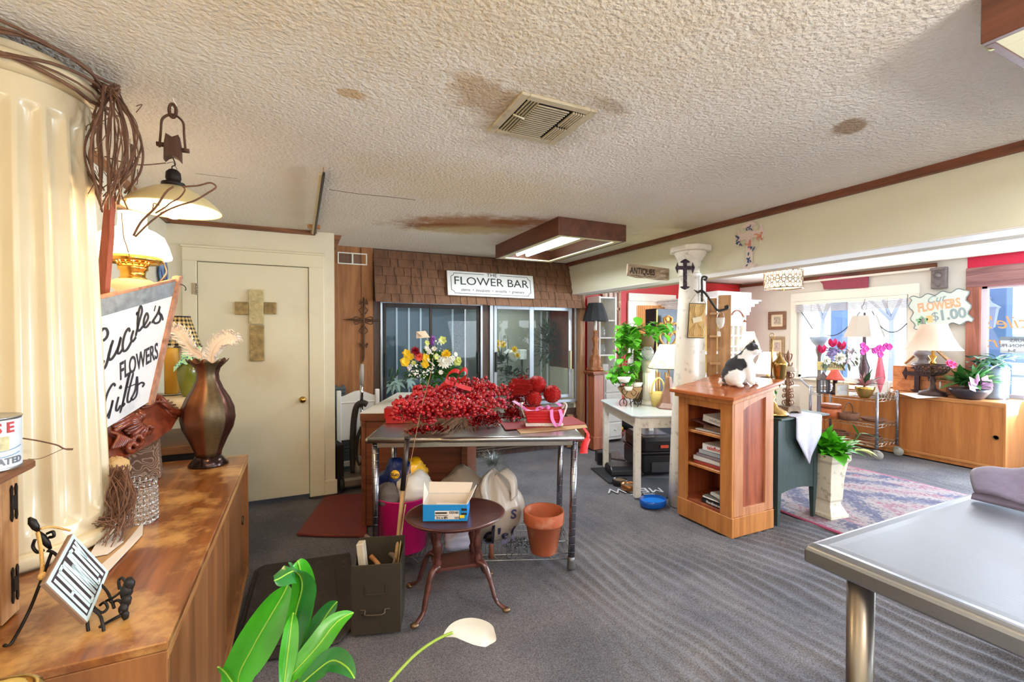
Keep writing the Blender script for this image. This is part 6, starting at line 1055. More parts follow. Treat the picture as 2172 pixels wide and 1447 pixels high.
# ---------------- ceiling fixtures
def lightbox(x0,x1,y0,y1,z0,lab):
 t=thing('fluorescent_fixture',lab,'light',((x0+x1)/2,(y0+y1)/2,z0));w=.022;mb=MB()
 for(a,b,c,d)in((x0,x0+w,y0,y1),(x1-w,x1,y0,y1),(x0+w,x1-w,y0,y0+w),(x0+w,x1-w,y1-w,y1)):mb.box(((a+b)/2,(c+d)/2,(z0+ZC)/2),(b-a,d-c,ZC-z0),.002)
 mb.build('wooden_box',wood('box_brown',(74,42,28),(112,66,46),'y',10,.45),t,world=True);mb=MB();e=.05
 for(a,b,c,d)in((x0+w,x0+w+e,y0+w,y1-w),(x1-w-e,x1-w,y0+w,y1-w),(x0+w+e,x1-w-e,y0+w,y0+w+e),(x0+w+e,x1-w-e,y1-w-e,y1-w)):mb.box(((a+b)/2,(c+d)/2,z0+.006),(b-a,d-c,.010),.001)
 mb.box(((x0+x1)/2,(y0+y1)/2,ZC-.01),(x1-x0-.05,y1-y0-.05,.01),0);mb.build('cream_baffle',mat('baffle_cream',(232,222,176),.6),t,world=True)
 for s in(-1,1):mb=MB();x=(x0+x1)/2+s*.055-.06;mb.tube([(x,y0+.12,z0+.05),(x,y1-.08,z0+.05)],.019,14);mb.build('tube',mat('tube_white',(232,246,255),.3,emit=6,ecol=(226,244,255)),t,world=True)
 return t
lightbox(1.822,2.48,3.05,4.30,ZC-.138,'brown boxed fluorescent ceiling light with two lit tubes near the cooler');lightbox(1.665,2.6,-.8,.585,ZC-.138,'brown boxed ceiling light at the top right corner of the photo')
mb=MB();random.seed(3)
for k in range(3):mb.tube(crom([dep(2172,62+k*3,1.22),dep(2140,60+k*3,1.235),dep(2112,58+k*3,1.25),dep(2096,50,1.26),dep(2093,70,1.255),dep(2096+k*5,104-k*2,1.25),dep(2108,100,1.245),dep(2106,70,1.25)],6),.0035,6)
for i in range(26):t_=i/26;p=dep(2094+rnd(-3,14),52+50*t_,1.25);mb.sphere(tuple(p),.006,6,4)
solo('braided_rope',mb,mat('rope_green',(196,204,168),.9,bump=.6,bs=150),'pale green braided rope looped around the corner of the top right light box','rope')
vt=thing('ceiling_register','cream metal ceiling air register with dark louvres','vent',(.94,1.72,ZC-.02));mb=MB();X0,X1,Y0,Y1=.765,1.112,1.545,1.90;w=.035;VC=mat('vent_cream',(206,192,162),.45,.2,dirt=(140,116,88),ds=14,da=.5);z=ZC-.006
for(a,b,c,d)in((X0,X0+w,Y0,Y1),(X1-w,X1,Y0,Y1),(X0+w,X1-w,Y0,Y0+w),(X0+w,X1-w,Y1-w,Y1)):mb.box(((a+b)/2,(c+d)/2,z),(b-a,d-c,.012),.003)
mb.build('rim',VC,vt,world=True);mb=MB();mb.box(((X0+X1)/2,(Y0+Y1)/2,ZC-.002),(X1-X0-.06,Y1-Y0-.06,.002),0);mb.build('dark_duct',mat('duct_dark',(34,32,30),.9),vt,world=True);mb=MB()
for i in range(4):mb.box((X0+w+.012+i*.014,(Y0+Y1)/2,z-.002),(.003,Y1-Y0-2*w,.010),.0008)
for i in range(17):y=Y0+w+.012+i*.0165;mb.tube(crom([(X0+w+.06,y+.01,z-.002),(X0+w+.075,y,z-.008),(X0+w+.20,y,z-.008)],3),.0032,4)
for q in(0,1):
 for i in range(5):mb.box((X0+w+.222+i*.012,Y0+w+.07+q*.145,z-.006),(.007,.125,.010),.001,T=None)
mb.build('louvres',VC,vt,world=True);mb=MB();mb.tube([(X0+w+.0,1.70,z-.008),(X0+w+.05,1.70,z-.016)],.004,6);mb.build('lever',VC,vt,world=True)
tr=thing('ceiling_track','thin black and cream curtain track hung under the ceiling by the door','track',(.13,3.55,ZC-.03));mb=MB();mb.box((.128,3.56,ZC-.028),(.012,1.66,.022),.002);mb.build('black_channel',mat('track_black',(40,36,34),.5),tr,world=True);mb=MB();mb.box((.112,3.58,ZC-.024),(.018,1.66,.014),.002);mb.build('cream_channel',mat('track_cream',(222,204,164),.5),tr,world=True);mb=MB();[mb.box((x,y,ZC-.014),(.05,.05,.028),.003)for x,y in((.09,4.16),(.14,4.16),(.118,4.36))];mb.tube([(.125,2.70,ZC),(.125,2.72,ZC-.02)],.003,5);mb.build('wood_block',PINE,tr,world=True)
# ---------------- foreground: peace lily
def blade(mb,path,W,nrm,fold=.3,k=5,peak=.45,wav=0.):
 P=[Vec(p)for p in crom(path,k)];n=len(P);vs=[];nr=nrm if isinstance(nrm,list)else[nrm]*n
 for i in range(n):
  t=(P[min(i+1,n-1)]-P[max(i-1,0)]).normalized();nn=Vec(nr[min(i,len(nr)-1)]);s=t.cross(nn).normalized();f=i/(n-1);wd=W*.5*max(.015,math.sin(PI*f**(math.log(.5)/math.log(peak)))if 0<f<1 else .0)**.85;m_=s.cross(t).normalized();wv=wav*W*math.sin(13*f)
  vs+=[P[i]-s*wd+m_*(wd*fold+wv),P[i]-s*wd*.5+m_*(wd*fold*.35),P[i],P[i]+s*wd*.5+m_*(wd*fold*.35),P[i]+s*wd+m_*(wd*fold-wv)]
 mb.add(vs,[(i*5+j,i*5+j+1,i*5+j+6,i*5+j+5)for i in range(n-1)for j in range(4)],0,True);return mb
def leafgreen(name,c1,c2):
 if name in MATS:return MATS[name]
 m=mat(name,c1,.28,var=.25,vs=7,coat=.3,sss=.08);return m
PL1=leafgreen('lily_leaf',(70,168,34),0);PL2=leafgreen('lily_leaf_dark',(40,120,52),0)
pl_=dep(560,1500,1.22);pf=thing('peace_lily','peace lily with big glossy leaves in the foreground at the bottom of the photo','plant',(pl_.x,pl_.y,0));mb=MB();mb.lathe([(0,0),(.09,0),(.12,.26),(.13,.27),(.125,.28),(.115,.27),(0,.26)],32);mb.build('pot',mat('pot_dark',(60,54,50),.4),pf)
V_n=-_F;base=Vec((pl_.x,pl_.y,.27))
for nm,pts,W,nr,fo,m in(('leaf',[(520,1500,1.22),(505,1440,1.22),(535,1375,1.24),(572,1310,1.27),(600,1262,1.30),(610,1240,1.31)],.105,-_F*.9+_R*.5,.25,PL1),('leaf',[(596,1470,1.20),(612,1380,1.24),(628,1300,1.26),(642,1240,1.24),(626,1212,1.20),(592,1228,1.16),(582,1232,1.15)],.085,-_F*.8-_R*.3+_U*.3,-.3,PL2),('leaf',[(600,1440,1.26),(612,1380,1.28),(628,1320,1.27),(640,1250,1.26),(634,1200,1.24),(630,1190,1.24)],.075,-_F*.6+_R*.7,.3,PL1),('leaf',[(640,1430,1.27),(650,1390,1.28),(672,1340,1.31),(700,1295,1.34),(716,1276,1.35)],.075,-_F*.7-_R*.5,.25,PL2),('leaf',[(590,1460,1.17),(630,1420,1.19),(675,1370,1.22),(705,1330,1.25),(728,1310,1.27),(750,1300,1.29)],.060,-_F*.7+_U*.5,.35,PL1),('leaf',[(620,1470,1.14),(670,1425,1.15),(705,1402,1.15),(735,1415,1.12),(752,1440,1.10)],.06,-_F*.5+_U*.8,.2,PL2),('leaf',[(500,1460,1.2),(485,1435,1.2),(470,1418,1.19),(462,1415,1.18)],.02,-_F,.3,PL1),('leaf',[(600,1480,1.15),(606,1420,1.18),(612,1370,1.2),(618,1320,1.22),(622,1300,1.22)],.045,-_F*.8+_R*.6,.4,PL1)):
 mb=MB();blade(mb,[dep(*p)for p in pts],W,nr,fo);mb.build(nm,m,pf,world=True);mb=MB();mb.tube(crom([base,base*.5+dep(*pts[0])*.5,dep(*pts[0])],4),.0045,6);mb.tube([p+Vec(nr).normalized()*.001 for p in[Vec(q)for q in crom([dep(*p)for p in pts],5)]],[.0035]*3+[.0022]*(len(crom([dep(*p)for p in pts],5))-3),5);mb.build('leaf_stalk',mat('lily_stalk',(150,200,70),.4),pf,world=True)
mb=MB();mb.tube(crom([base+Vec((.03,0,0)),dep(800,1480,1.18),dep(830,1443,1.20),dep(880,1390,1.25),(dep(925,1358,1.29)),dep(960,1342,1.31)],6),.0042,8);mb.build('flower_stalk',mat('lily_flower_stalk',(150,180,70),.4),pf,world=True);mb=MB();blade(mb,[dep(940,1350,1.30),dep(965,1338,1.32),dep(995,1338,1.34),(dep(1025,1345,1.35)),dep(1040,1352,1.36),dep(1052,1359,1.36)],.066,-_F*.6+_U*.5-_R*.1,.35,6,.5);mb.build('spathe',mat('spathe_white',(204,198,186),.5,sss=.2),pf,world=True)
# steel prep table at the right with a folded garment
st=thing('steel_prep_table','brushed stainless steel table with rounded edge in the right foreground','table',(2.0,0,0));sx0,sx1,sy0,sy1,szt=1.196,2.75,-.95,.744,.9;STB=mat('brushed_steel',(164,168,178),.33,1.,var=.06,vs=2,bump=.03,bs=200,stretch=(1,.04,1));mb=MB();sec=[(-.0,-.052),(-.004,-.05),(-.004,-.018),(-.001,-.007),(.008,-.001),(.014,0),(.03,-.002),(.05,-.0015)];path=[(sx0,sy0,1,1),(sx1,sy0,-1,1),(sx1,sy1,-1,-1),(sx0,sy1,1,-1)]
vs_=[(x+a*u,y+b*u,szt+h)for x,y,a,b in path for u,h in sec];n_=len(sec);fs_=[(i*n_+j,((i+1)%4)*n_+j,((i+1)%4)*n_+j+1,i*n_+j+1)for i in range(4)for j in range(n_-1)];mb.add(vs_,fs_+[tuple(i*n_+n_-1 for i in range(4))],0,False);mb.build('worktop',STB,st,world=True,bev=.004)
for x in(sx0+.062,sx1-.06):
 for y in(sy0+.07,sy1-.095):mb=MB();mb.tube([(x,y,0),(x,y,szt-.03)],.0285,24);mb.build('leg',mat('leg_steel',(150,142,134),.3,1.),st,world=True)
mb=MB();[mb.box(((sx0+sx1)/2,y,szt-.045),(sx1-sx0-.06,.04,.03),.003)for y in(sy0+.1,sy1-.1)];mb.build('under_rail',MATS['leg_steel'],st,world=True)
def cloth(u,v):
 x=1.99+.55*u;y=.70-.45*v+.04*math.sin(5*u);h=.10*math.sin(PI*min(1,u*1.5+.12))*math.sin(PI*(.12+.76*v))+.022*math.sin(16*v+6*u)*(.3+u)+.018*math.sin(11*u-5*v);return(x,y+.01*math.sin(14*u),.904+max(.0,h*.9+.012+(.05*u)))
mb=MB();mb.grid(cloth,40,34);mb.grid(lambda u,v:(1.985+.10*v*u+.02*v,.705-.18*u+.012*math.sin(8*u),.905+.05*math.sin(PI*v)*(.3+u)),16,10);solo('folded_garment',mb,mat('garment',(92,84,104),.9,var=.1,vs=60,sheen=.3),'dusky purple folded garment lying on the stainless table at the right edge','clothing',solid=.006)
# = MIDDLE RIGHT: COLUMN, LECTERN, CAT, WHITE TABLE, RED WALL
def pt(t,name,m,fn,**k):
 mb=MB();fn(mb);return mb.build(name,m,t,world=True,**k)
def one(name,m,lab,cat,fn,group=None,**k):
 mb=MB();fn(mb);return solo(name,mb,m,lab,cat,group,**k)
def turned(name,lab,cat,px,yb,d,segs,n=24,z=None,group=None):
 """things turned on a lathe: radii and heights read in photo pixels at distance d"""
 p=dep(px,yb,d);k=d/FPX
 if z is not None:p.z=z
 t=thing(name,lab,cat,tuple(p),0,group)
 for sg_ in segs:
  mb=MB();mb.lathe([(r*k,(yb-y)*k)for r,y in sg_[2]],sg_[3].get('n',n)if len(sg_)>3 else n,cap=sg_[3].get('cap',True)if len(sg_)>3 else True,fn=sg_[3].get('fn')if len(sg_)>3 else None,sm=sg_[3].get('sm',True)if len(sg_)>3 else True)
  mb.build(sg_[0],sg_[1],t,solid=sg_[3].get('solid',0)if len(sg_)>3 else 0)
 return t
def box2(mb,a,b,z0,z1,t=.02,b_=.002):a=Vec(a);b=Vec(b);c=(a+b)/2;mb.box((c.x,c.y,(z0+z1)/2),((b-a).length,t,z1-z0),b_,rz=math.atan2(b.y-a.y,b.x-a.x))
OLDW=mat('old_white_paint',(236,228,214),.55,var=.04,vs=5,dirt=(120,92,66),ds=19,da=.4)
# porch column carrying crosses
cA,cB=Vec((2.935,2.88,0)),Vec((3.0,2.86,2.0));pcl=thing('porch_column','weathered white tapered wooden column at the header beam beside the lectern','column',tuple(cA));sh=Mat(((1,0,(cB-cA).x/2,cA.x),(0,1,(cB-cA).y/2,cA.y),(0,0,1,0),(0,0,0,1)))
pt(pcl,'shaft',OLDW,lambda mb:mb.lathe([(.105,0),(.106,.3),(.102,.9),(.092,1.5),(.078,2.0)],36,T=sh))
pt(pcl,'capital',OLDW,lambda mb:(mb.lathe([(.078,1.93),(.092,1.94),(.092,1.955),(.08,1.965),(.08,2.03),(.09,2.04),(.088,2.06),(.10,2.075),(.125,2.12),(.13,2.14)],32,T=sh),mb.prism([(2.86,2.78),(2.93,2.70),(3.07,2.70),(3.105,2.73),(3.105,3.0),(3.06,3.02),(2.93,3.02),(2.86,2.94)],2.14,2.185)),bev=.006)
one('flat_post',OLDW,'flat white painted post just behind the weathered column','post',lambda mb:mb.box((3.25,3.0,.98),(.10,.08,1.95),.003))
def cross(mb,o,ux,uz,pts):mb.prism(pts,-.008,.008,T=frameT(o,ux,uz))
def ornate(w,h,a,fl):
 P=[(a*.5,h*.28),(a*.5,h*.38),(a+fl,h*.40),(a*.9,h*.46),(0,h*.52)]
 L_=[(a*.5,-h*.40),(a+fl,-h*.42),(a*.9,-h*.47),(0,-h*.52)]
 arm=[(w*.36,h*.28-a),(w*.40,h*.28-a*1.7-fl),(w*.47,h*.28-a*.9-.2*a),(w*.52,h*.28-a*.5),(w*.47,h*.28),(w*.40,h*.28+a*.8+fl*.5),(w*.36,h*.28)]
 R_=[(0,-h*.52)]+[(x,y)for x,y in L_[::-1][1:]]+[(a*.5,h*.28-a)]+arm+[(a*.5,h*.28+0.0)]+P[1:];return R_+[(-x,y)for x,y in R_[::-1][1:-1]]
IRP=mat('iron_plum',(66,50,58),.6,.4,var=.3,vs=40,bump=.5,bs=90);q=dep(1453,582,3.74)
one('iron_cross',IRP,'dark ornate cast iron cross hung on the white column capital','cross',lambda mb:(cross(mb,q,_R,_U,ornate(.155,.245,.03,.012)),[mb.sphere(tuple(q+_R*x+_U*z-_F*.006),.011,8,6)for x,z in((0,.068),(0,.115),(0,-.11),(.068,.055),(-.068,.055),(0,0),(0,-.05))]),bev=.003)
q2=onX(1589,520,XB-.012);TX=frameT(q2,(0,-1,0),(0,0,1));FLO=mat('floral_print',(234,214,206),.6);FB=mat('print_blue',(70,92,130),.7);FC=mat('print_coral',(226,150,120),.7)
fx=thing('floral_cross','white floral printed cross hanging on the header beam','cross',tuple(q2-Vec((0,0,.15))));pt(fx,'panel',FLO,lambda mb:mb.prism([(x*1.15,y*1.15)for x,y in ornate(.20,.31,.045,.012)],-.009,.003,T=TX),bev=.002)
random.seed(5)
for nm,m,ps in(('blue_leaves',FB,((0,.12),(0,-.10),(-.08,.04),(-.09,.06),(0,-.13),(.03,-.03))),('coral_flowers',FC,((.08,.06),(0,-.02),(.0,.0),(.09,.03)))):pt(fx,nm,m,lambda mb:[mb.leaf(TX@Vec((x+rnd(-.012,.012),y+rnd(-.02,.02),.0045)),TX.to_3x3()@Vec((rnd(-1,1),rnd(-1,1),.05)),.03,.012,0,up=(-1,0,0),n=3,fold=0)for x,y in ps for _ in range(5)])
# ANTIQUES board (turned square to the beam end)
aT=frameT(dep(1374,578,4.22),dep(1418,583,4.25)-dep(1330,575,4.18),(0,0,1));aw=(dep(1418,583,4.25)-dep(1330,575,4.18)).length
an=thing('antiques_sign','small weathered plank sign reading ANTIQUES on the header beam','sign',tuple(aT.translation-Vec((0,0,.06))));pt(an,'plank',wood('grey_plank',(110,88,70),(184,160,134),'x',18,.8),lambda mb:mb.prism([(-aw/2,-.045),(-aw/4,-.06),(0,-.055),(aw/4,-.062),(aw/2,-.058),(aw/2,.052),(0,.06),(-aw/2,.062)],-.012,.01,T=aT),bev=.002);pt(an,'lettering',mat('sign_brown',(62,42,34),.7),lambda mb:(mb.text('ANTIQUES',.078,aT@Mat.Translation((-aw*.14,.0,.012)),fit=aw*.60,bold=.0015),mb.tube([aT@Vec((-aw*.42+aw*.6*i/30,-.042+.004*math.sin(i*1.2),.011))for i in range(31)],.002,4)));pt(an,'date_lettering',mat('sign_white_ink',(226,214,196),.7),lambda mb:(mb.text('EST',.03,aT@Mat.Translation((aw*.34,.018,.012)),shear=.2),mb.text('1800',.032,aT@Mat.Translation((aw*.34,-.02,.012)),shear=.2)))
# iron bracket with tin plaque and hanging cup
d_=3.80;DI=mat('bracket_iron',(70,66,62),.5,.6)
br=thing('iron_bracket','twisted dark iron hanging bracket on the white column, curls at its ends','bracket',tuple(dep(1489,640,d_)));pt(br,'ironwork',DI,lambda mb:(mb.tube(crom([dep(*p,d_)for p in((1489,640),(1489,612),(1489,592),(1493,587),(1499,589),(1497,594),(1493,592))],5),.010,6),mb.tube(crom([dep(*p,d_-.02)for p in((1471,615),(1480,620),(1489,617),(1498,625),(1510,642),(1522,658),(1535,657),(1544,654),(1543,649),(1537,652))],5),.010,4)))
tq=thing('tin_plaque','tan embossed tin plaque with a paper tag hanging from the iron bracket','plaque',tuple(dep(1478,718,3.72)));pT=[dep(1462,643,3.72),dep(1498,644,3.72),dep(1494,718,3.74),dep(1459,717,3.74)];tT=frameT((pT[0]+pT[2])/2,pT[1]-pT[0],pT[0]-pT[3]);tw=(pT[1]-pT[0]).length;th_=(pT[0]-pT[3]).length
pt(tq,'dark_rim',mat('tin_rim',(66,52,40),.6),lambda mb:mb.box((0,0,-.004),(tw,th_,.012),.002,T=tT));pt(tq,'embossed_sheet',mat('tin_tan',(206,166,100),.45,.2,var=.15,vs=16,dirt=(70,54,40),ds=9,da=.5),lambda mb:(mb.box((0,0,.004),(tw*.94,th_*.96,.006),.002,T=tT),[mb.tube([tT@Vec((s*(.006+r*tw*.40*abs(math.sin(a*.9))),q_*(.02+th_*.40*a/2.6),.008))for a in[i*.2 for i in range(13)]],.003,5)for s in(-1,1)for q_ in(-1,1)for r in(.35,.6,.9)]));pt(tq,'paper_tag',mat('tag_cream',(236,222,190),.7),lambda mb:mb.box((.0,.01,.014),(.075,.042,.002),0,T=tT@Mat.Rotation(.25,4,'Z')));pt(tq,'cord',mat('cord_tan',(150,128,96),.8),lambda mb:mb.tube([pT[0],dep(1480,618,3.76),pT[1]],.002,5))
turned('hanging_cup','small whitewashed cup hanging from the right end of the iron bracket','cup',1528,686,3.78,[('cup',mat('chalk_white',(226,216,204),.8,var=.1,vs=30),[(0,697),(3,696),(6,692),(8,684),(8.5,674),(7,674),(0,690)])]);hc_=bpy.data.objects['hanging_cup'];hc_.matrix_basis=Mat.Translation(hc_.location)
pt(hc_,'loop',WIRE,lambda mb:mb.tube(crom([dep(*p,3.78)for p in((1520,675),(1524,664),(1529,660),(1534,665),(1536,675))],5),.002,5));pt(hc_,'tag',MATS['chalk_white'],lambda mb:(mb.tube([dep(1525,694,3.77),dep(1525,702,3.77)],.002,5),mb.prism([(-.015,-.022),(.015,-.022),(.015,.012),(0,.024),(-.015,.012)],-.002,.002,T=frameT(dep(1525,708,3.77),_R,_U))))
# plank cupboard back
k0=dep(1499,800,4.12);k1=dep(1546,800,4.06);kz=onY(1520,629,k0.y).z;KW=wood('plank_gold',(134,88,50),(192,142,92),'z',10,.6,wear=(206,166,120),wa=.4);ks=thing('plank_shelf','tall narrow old wooden plank cupboard standing behind the lectern','cupboard',((k0.x+k1.x)/2,(k0.y+k1.y)/2,0));pt(ks,'back_board',KW,lambda mb:box2(mb,k0.xy.to_3d(),(k0+(k1-k0)*.44).xy.to_3d(),0,kz-.02,.02));pt(ks,'front_stile',KW,lambda mb:box2(mb,((k0+(k1-k0)*.44)-_F*.03).xy.to_3d(),(k1-_F*.03).xy.to_3d(),0,kz,.05,.004))
for zz in(.95,1.18,1.42,1.62):pt(ks,'shelf',KW,lambda mb:box2(mb,(k0-_F*.06).xy.to_3d(),((k0+(k1-k0)*.44)-_F*.06).xy.to_3d(),zz,zz+.018,.12))
# ---- lectern
LX0,LX1,LYa,LYb=2.762,3.205,2.242,2.745;LW=wood('lectern_oak',(158,92,40),(204,134,70),'z',9,.4,coat=.2);LWT=wood('lectern_top',(150,72,32),(190,104,54),'y',7,.2,coat=.4);LWP=wood('lectern_panel',(112,48,26),(176,92,56),'z',7,.4);LWS=wood('lectern_side',(166,100,62),(204,140,98),'z',9,.45)
le=thing('lectern','orange oak lectern cabinet with slanted top and open shelves, a cat on it','lectern',((LX0+LX1)/2,(LYa+LYb)/2,0));zf=lambda x:.985+(x-2.72)*.19
def slant(mb,x0,x1,y0,y1,za,zb_):mb.add([(x0,y0,zf(x0)+za),(x1,y0,zf(x1)+za),(x1,y1,zf(x1)+za),(x0,y1,zf(x0)+za),(x0,y0,zf(x0)+zb_),(x1,y0,zf(x1)+zb_),(x1,y1,zf(x1)+zb_),(x0,y1,zf(x0)+zb_)],[(3,2,1,0),(4,5,6,7),(0,1,5,4),(1,2,6,5),(2,3,7,6),(3,0,4,7)])
pt(le,'top',LWT,lambda mb:slant(mb,LX0-.05,LX1+.05,LYa-.05,LYb+.05,-.004,.024),bev=.006);pt(le,'cornice',LW,lambda mb:slant(mb,LX0-.022,LX1+.022,LYa-.022,LYb+.022,-.040,-.004),bev=.005)
for y0,y1 in((LYa,LYa+.10),(LYb-.085,LYb)):pt(le,'stile',LW,lambda mb:mb.box((LX0+.011,(y0+y1)/2,.548),(.022,y1-y0,.842),.002))
pt(le,'top_rail',LW,lambda mb:mb.box((LX0+.0115,(LYa+LYb)/2+.0075,.935),(.021,LYb-LYa-.19,.075),.002));pt(le,'plinth',LW,lambda mb:(mb.box((LX0+.010,(LYa+LYb)/2,.07),(.026,LYb-LYa+.012,.14),.002),mb.box(((LX0+LX1)/2+.013,LYa+.006,.07),(LX1-LX0-.024,.023,.14),.002)))
def sidep(mb,y,x0,x1,z0,z1):mb.box(((x0+x1)/2,y,(z0+z1)/2),(x1-x0,.02,z1-z0),.002)
pt(le,'side_frame',LWS,lambda mb:(sidep(mb,LYa+.01,LX0+.023,LX0+.115,.142,.965),sidep(mb,LYa+.01,LX1-.09,LX1-.001,.142,1.034),sidep(mb,LYa+.01,LX0+.115,LX1-.09,.14,.20),mb.prism([(LX0+.115,.90)]+[(LX0+.115+(LX1-LX0-.205)*i/8,.90+.085*(i/8)**.7)for i in range(1,9)]+[(LX1-.09,1.032),(LX0+.115,.987)],-.01,.01,T=frameT((0,LYa+.01,0),(1,0,0),(0,0,1)))));pt(le,'side_panel',LWP,lambda mb:sidep(mb,LYa+.026,LX0+.10,LX1-.08,.15,1.0))
pt(le,'carcass',LWP,lambda mb:(sidep(mb,LYb-.012,LX0+.023,LX1-.002,0,.97),mb.box((LX1-.01,(LYa+LYb)/2,.5),(.02,LYb-LYa-.02,1.0),.002),sidep(mb,LYa+.11,LX0+.02,LX1-.02,.14,.95),mb.box(((LX0+LX1)/2,(LYa+LYb)/2,.15),(LX1-LX0-.02,LYb-LYa-.03,.02),.001)))
SHZ=(.43,.69)
for z in SHZ:pt(le,'shelf',LW,lambda mb:mb.box(((LX0+LX1)/2+.005,(LYa+LYb)/2+.05,z),(LX1-LX0-.03,LYb-LYa-.13,.02),.002))
def book(lab,x,yc,z,sx_,sy_,h,col,rz=0.,tilt=0.,spine=None,scol=None,ring=False,pages=True):
 t=thing('binder' if ring else 'book',lab,'binder' if ring else 'book',(x,yc,z),rz);m=mat('book_%02d%02d%02d'%col,col,.45);T=Mat.Rotation(tilt,4,'X')
 mb=MB();mb.box((0,0,.002),(sx_,sy_,.004),.001,T=T);mb.box((0,0,h-.002),(sx_,sy_,.004),.001,T=T);mb.box((-sx_/2+.002,0,h/2),(.004,sy_,h),.001,T=T);mb.build('cover',m,t)
 if pages:mb=MB();mb.box((.006,0,h/2),(sx_-.014,sy_-.012,h-.010),.001,T=T);mb.build('pages',mat('pages',(226,218,204),.8,bump=.3,bs=300),t)
 if spine:mb=MB();mb.text(spine[0],spine[1],T@Mat.Translation((-sx_/2-.0012,spine[2],h/2+.001))@frameT((0,0,0),(0,-1,0),(0,0,1)),bold=.0004);mb.build('lettering',mat('lt_%02d%02d'%scol[:2],scol,.5),t)
 if ring:mb=MB();[mb.tube([(-sx_/2-.002,-sy_*.45+sy_*.9*i/30,.004),(-sx_/2-.006,-sy_*.45+sy_*.9*i/30,h/2),(-sx_/2-.002,-sy_*.45+sy_*.9*i/30,h-.002)],.0014,4)for i in range(31)];mb.build('spiral_wire',WIRE,t)
 return t
bx,by_=2.925,2.50
book('thin white magazine at the bottom of the lectern top shelf',bx,by_-.01,SHZ[1]+.012,.22,.26,.010,(210,208,204),.05);book('thick catalogue with worn tan page edges on the lectern top shelf',bx+.01,by_-.05,SHZ[1]+.024,.22,.20,.036,(120,92,76),-.06);book('dark magazine sloping across the top of the upper shelf pile',bx,by_+.06,SHZ[1]+.062,.22,.22,.008,(96,54,52),.1,.16);book('pale grey binder lying on top of the upper shelf pile',bx+.01,by_-.06,SHZ[1]+.078,.24,.22,.050,(222,220,216),-.03,.12,('teleflora',.034,-.01),(176,172,168))
book('red hardback at the bottom of the middle shelf pile',bx,by_-.01,SHZ[0]+.012,.23,.28,.022,(168,62,58),.02);book('white binder with open end on the red hardback',bx,by_+.0,SHZ[0]+.036,.23,.27,.034,(216,210,204),.03);book('patterned binder sloping on the middle shelf pile',bx,by_-.02,SHZ[0]+.072,.23,.25,.02,(150,130,140),-.02);book('grey binder under the white one with red lettering',bx+.005,by_-.035,SHZ[0]+.094,.23,.24,.030,(168,172,176),.03);book('white binder with big red lettering topping the middle shelf pile',bx+.01,by_-.06,SHZ[0]+.126,.24,.22,.052,(236,234,232),-.02,.0,('teleflora',.042,-.005),(200,60,60))
book('black paperback with white spine lettering on the bottom shelf',bx-.02,by_-.07,.162,.23,.21,.03,(38,30,32),.0,0,('FloraSource',.026,-.005),(230,226,222));book('spiral bound grey notebook on the black paperback',bx-.015,by_-.065,.194,.22,.20,.020,(110,104,100),.02,ring=True);book('white notepad leaning on the spiral notebook of the bottom shelf',bx,by_-.09,.218,.2,.14,.02,(222,218,210),-.1,.1)
# ---- cat, one continuous surface
cw_=Vec((3.0,2.36,0));cw_.z=zf(cw_.x)+.026
def catmat():
 m,nt,b,out=nodes('cat_fur');N=nt.nodes.new;L=nt.links.new;b.inputs['Roughness'].default_value=.8;b.inputs['Sheen Weight'].default_value=.2;tc=N('ShaderNodeTexCoord');P=tc.outputs['Object'];nz=N('ShaderNodeTexNoise');nz.inputs['Scale'].default_value=26;L(P,nz.inputs[0]);last=None
 for c,r in CATB:
  d=N('ShaderNodeVectorMath');d.operation='DISTANCE';L(P,d.inputs[0]);d.inputs[1].default_value=c;a=N('ShaderNodeMath');a.operation='MULTIPLY_ADD';L(nz.outputs[0],a.inputs[0]);a.inputs[1].default_value=.03;L(d.outputs['Value'],a.inputs[2]);g=N('ShaderNodeMapRange');L(a.outputs[0],g.inputs[0]);g.inputs[1].default_value=r+.011;g.inputs[2].default_value=r+.019;g.inputs[3].default_value=1;g.inputs[4].default_value=0
  if last is None:last=g.outputs[0]
  else:x=N('ShaderNodeMath');x.operation='MAXIMUM';L(last,x.inputs[0]);L(g.outputs[0],x.inputs[1]);last=x.outputs[0]
 mx=N('ShaderNodeMix');mx.data_type='RGBA';L(last,mx.inputs['Factor']);mx.inputs[6].default_value=rgb((242,236,232));mx.inputs[7].default_value=rgb((44,42,46));L(mx.outputs[2],b.inputs['Base Color']);n2=N('ShaderNodeTexNoise');n2.inputs['Scale'].default_value=240;L(P,n2.inputs[0]);bp=N('ShaderNodeBump');bp.inputs['Strength'].default_value=.4;bp.inputs['Distance'].default_value=.004;L(n2.outputs[0],bp.inputs['Height']);L(bp.outputs[0],b.inputs['Normal']);return m
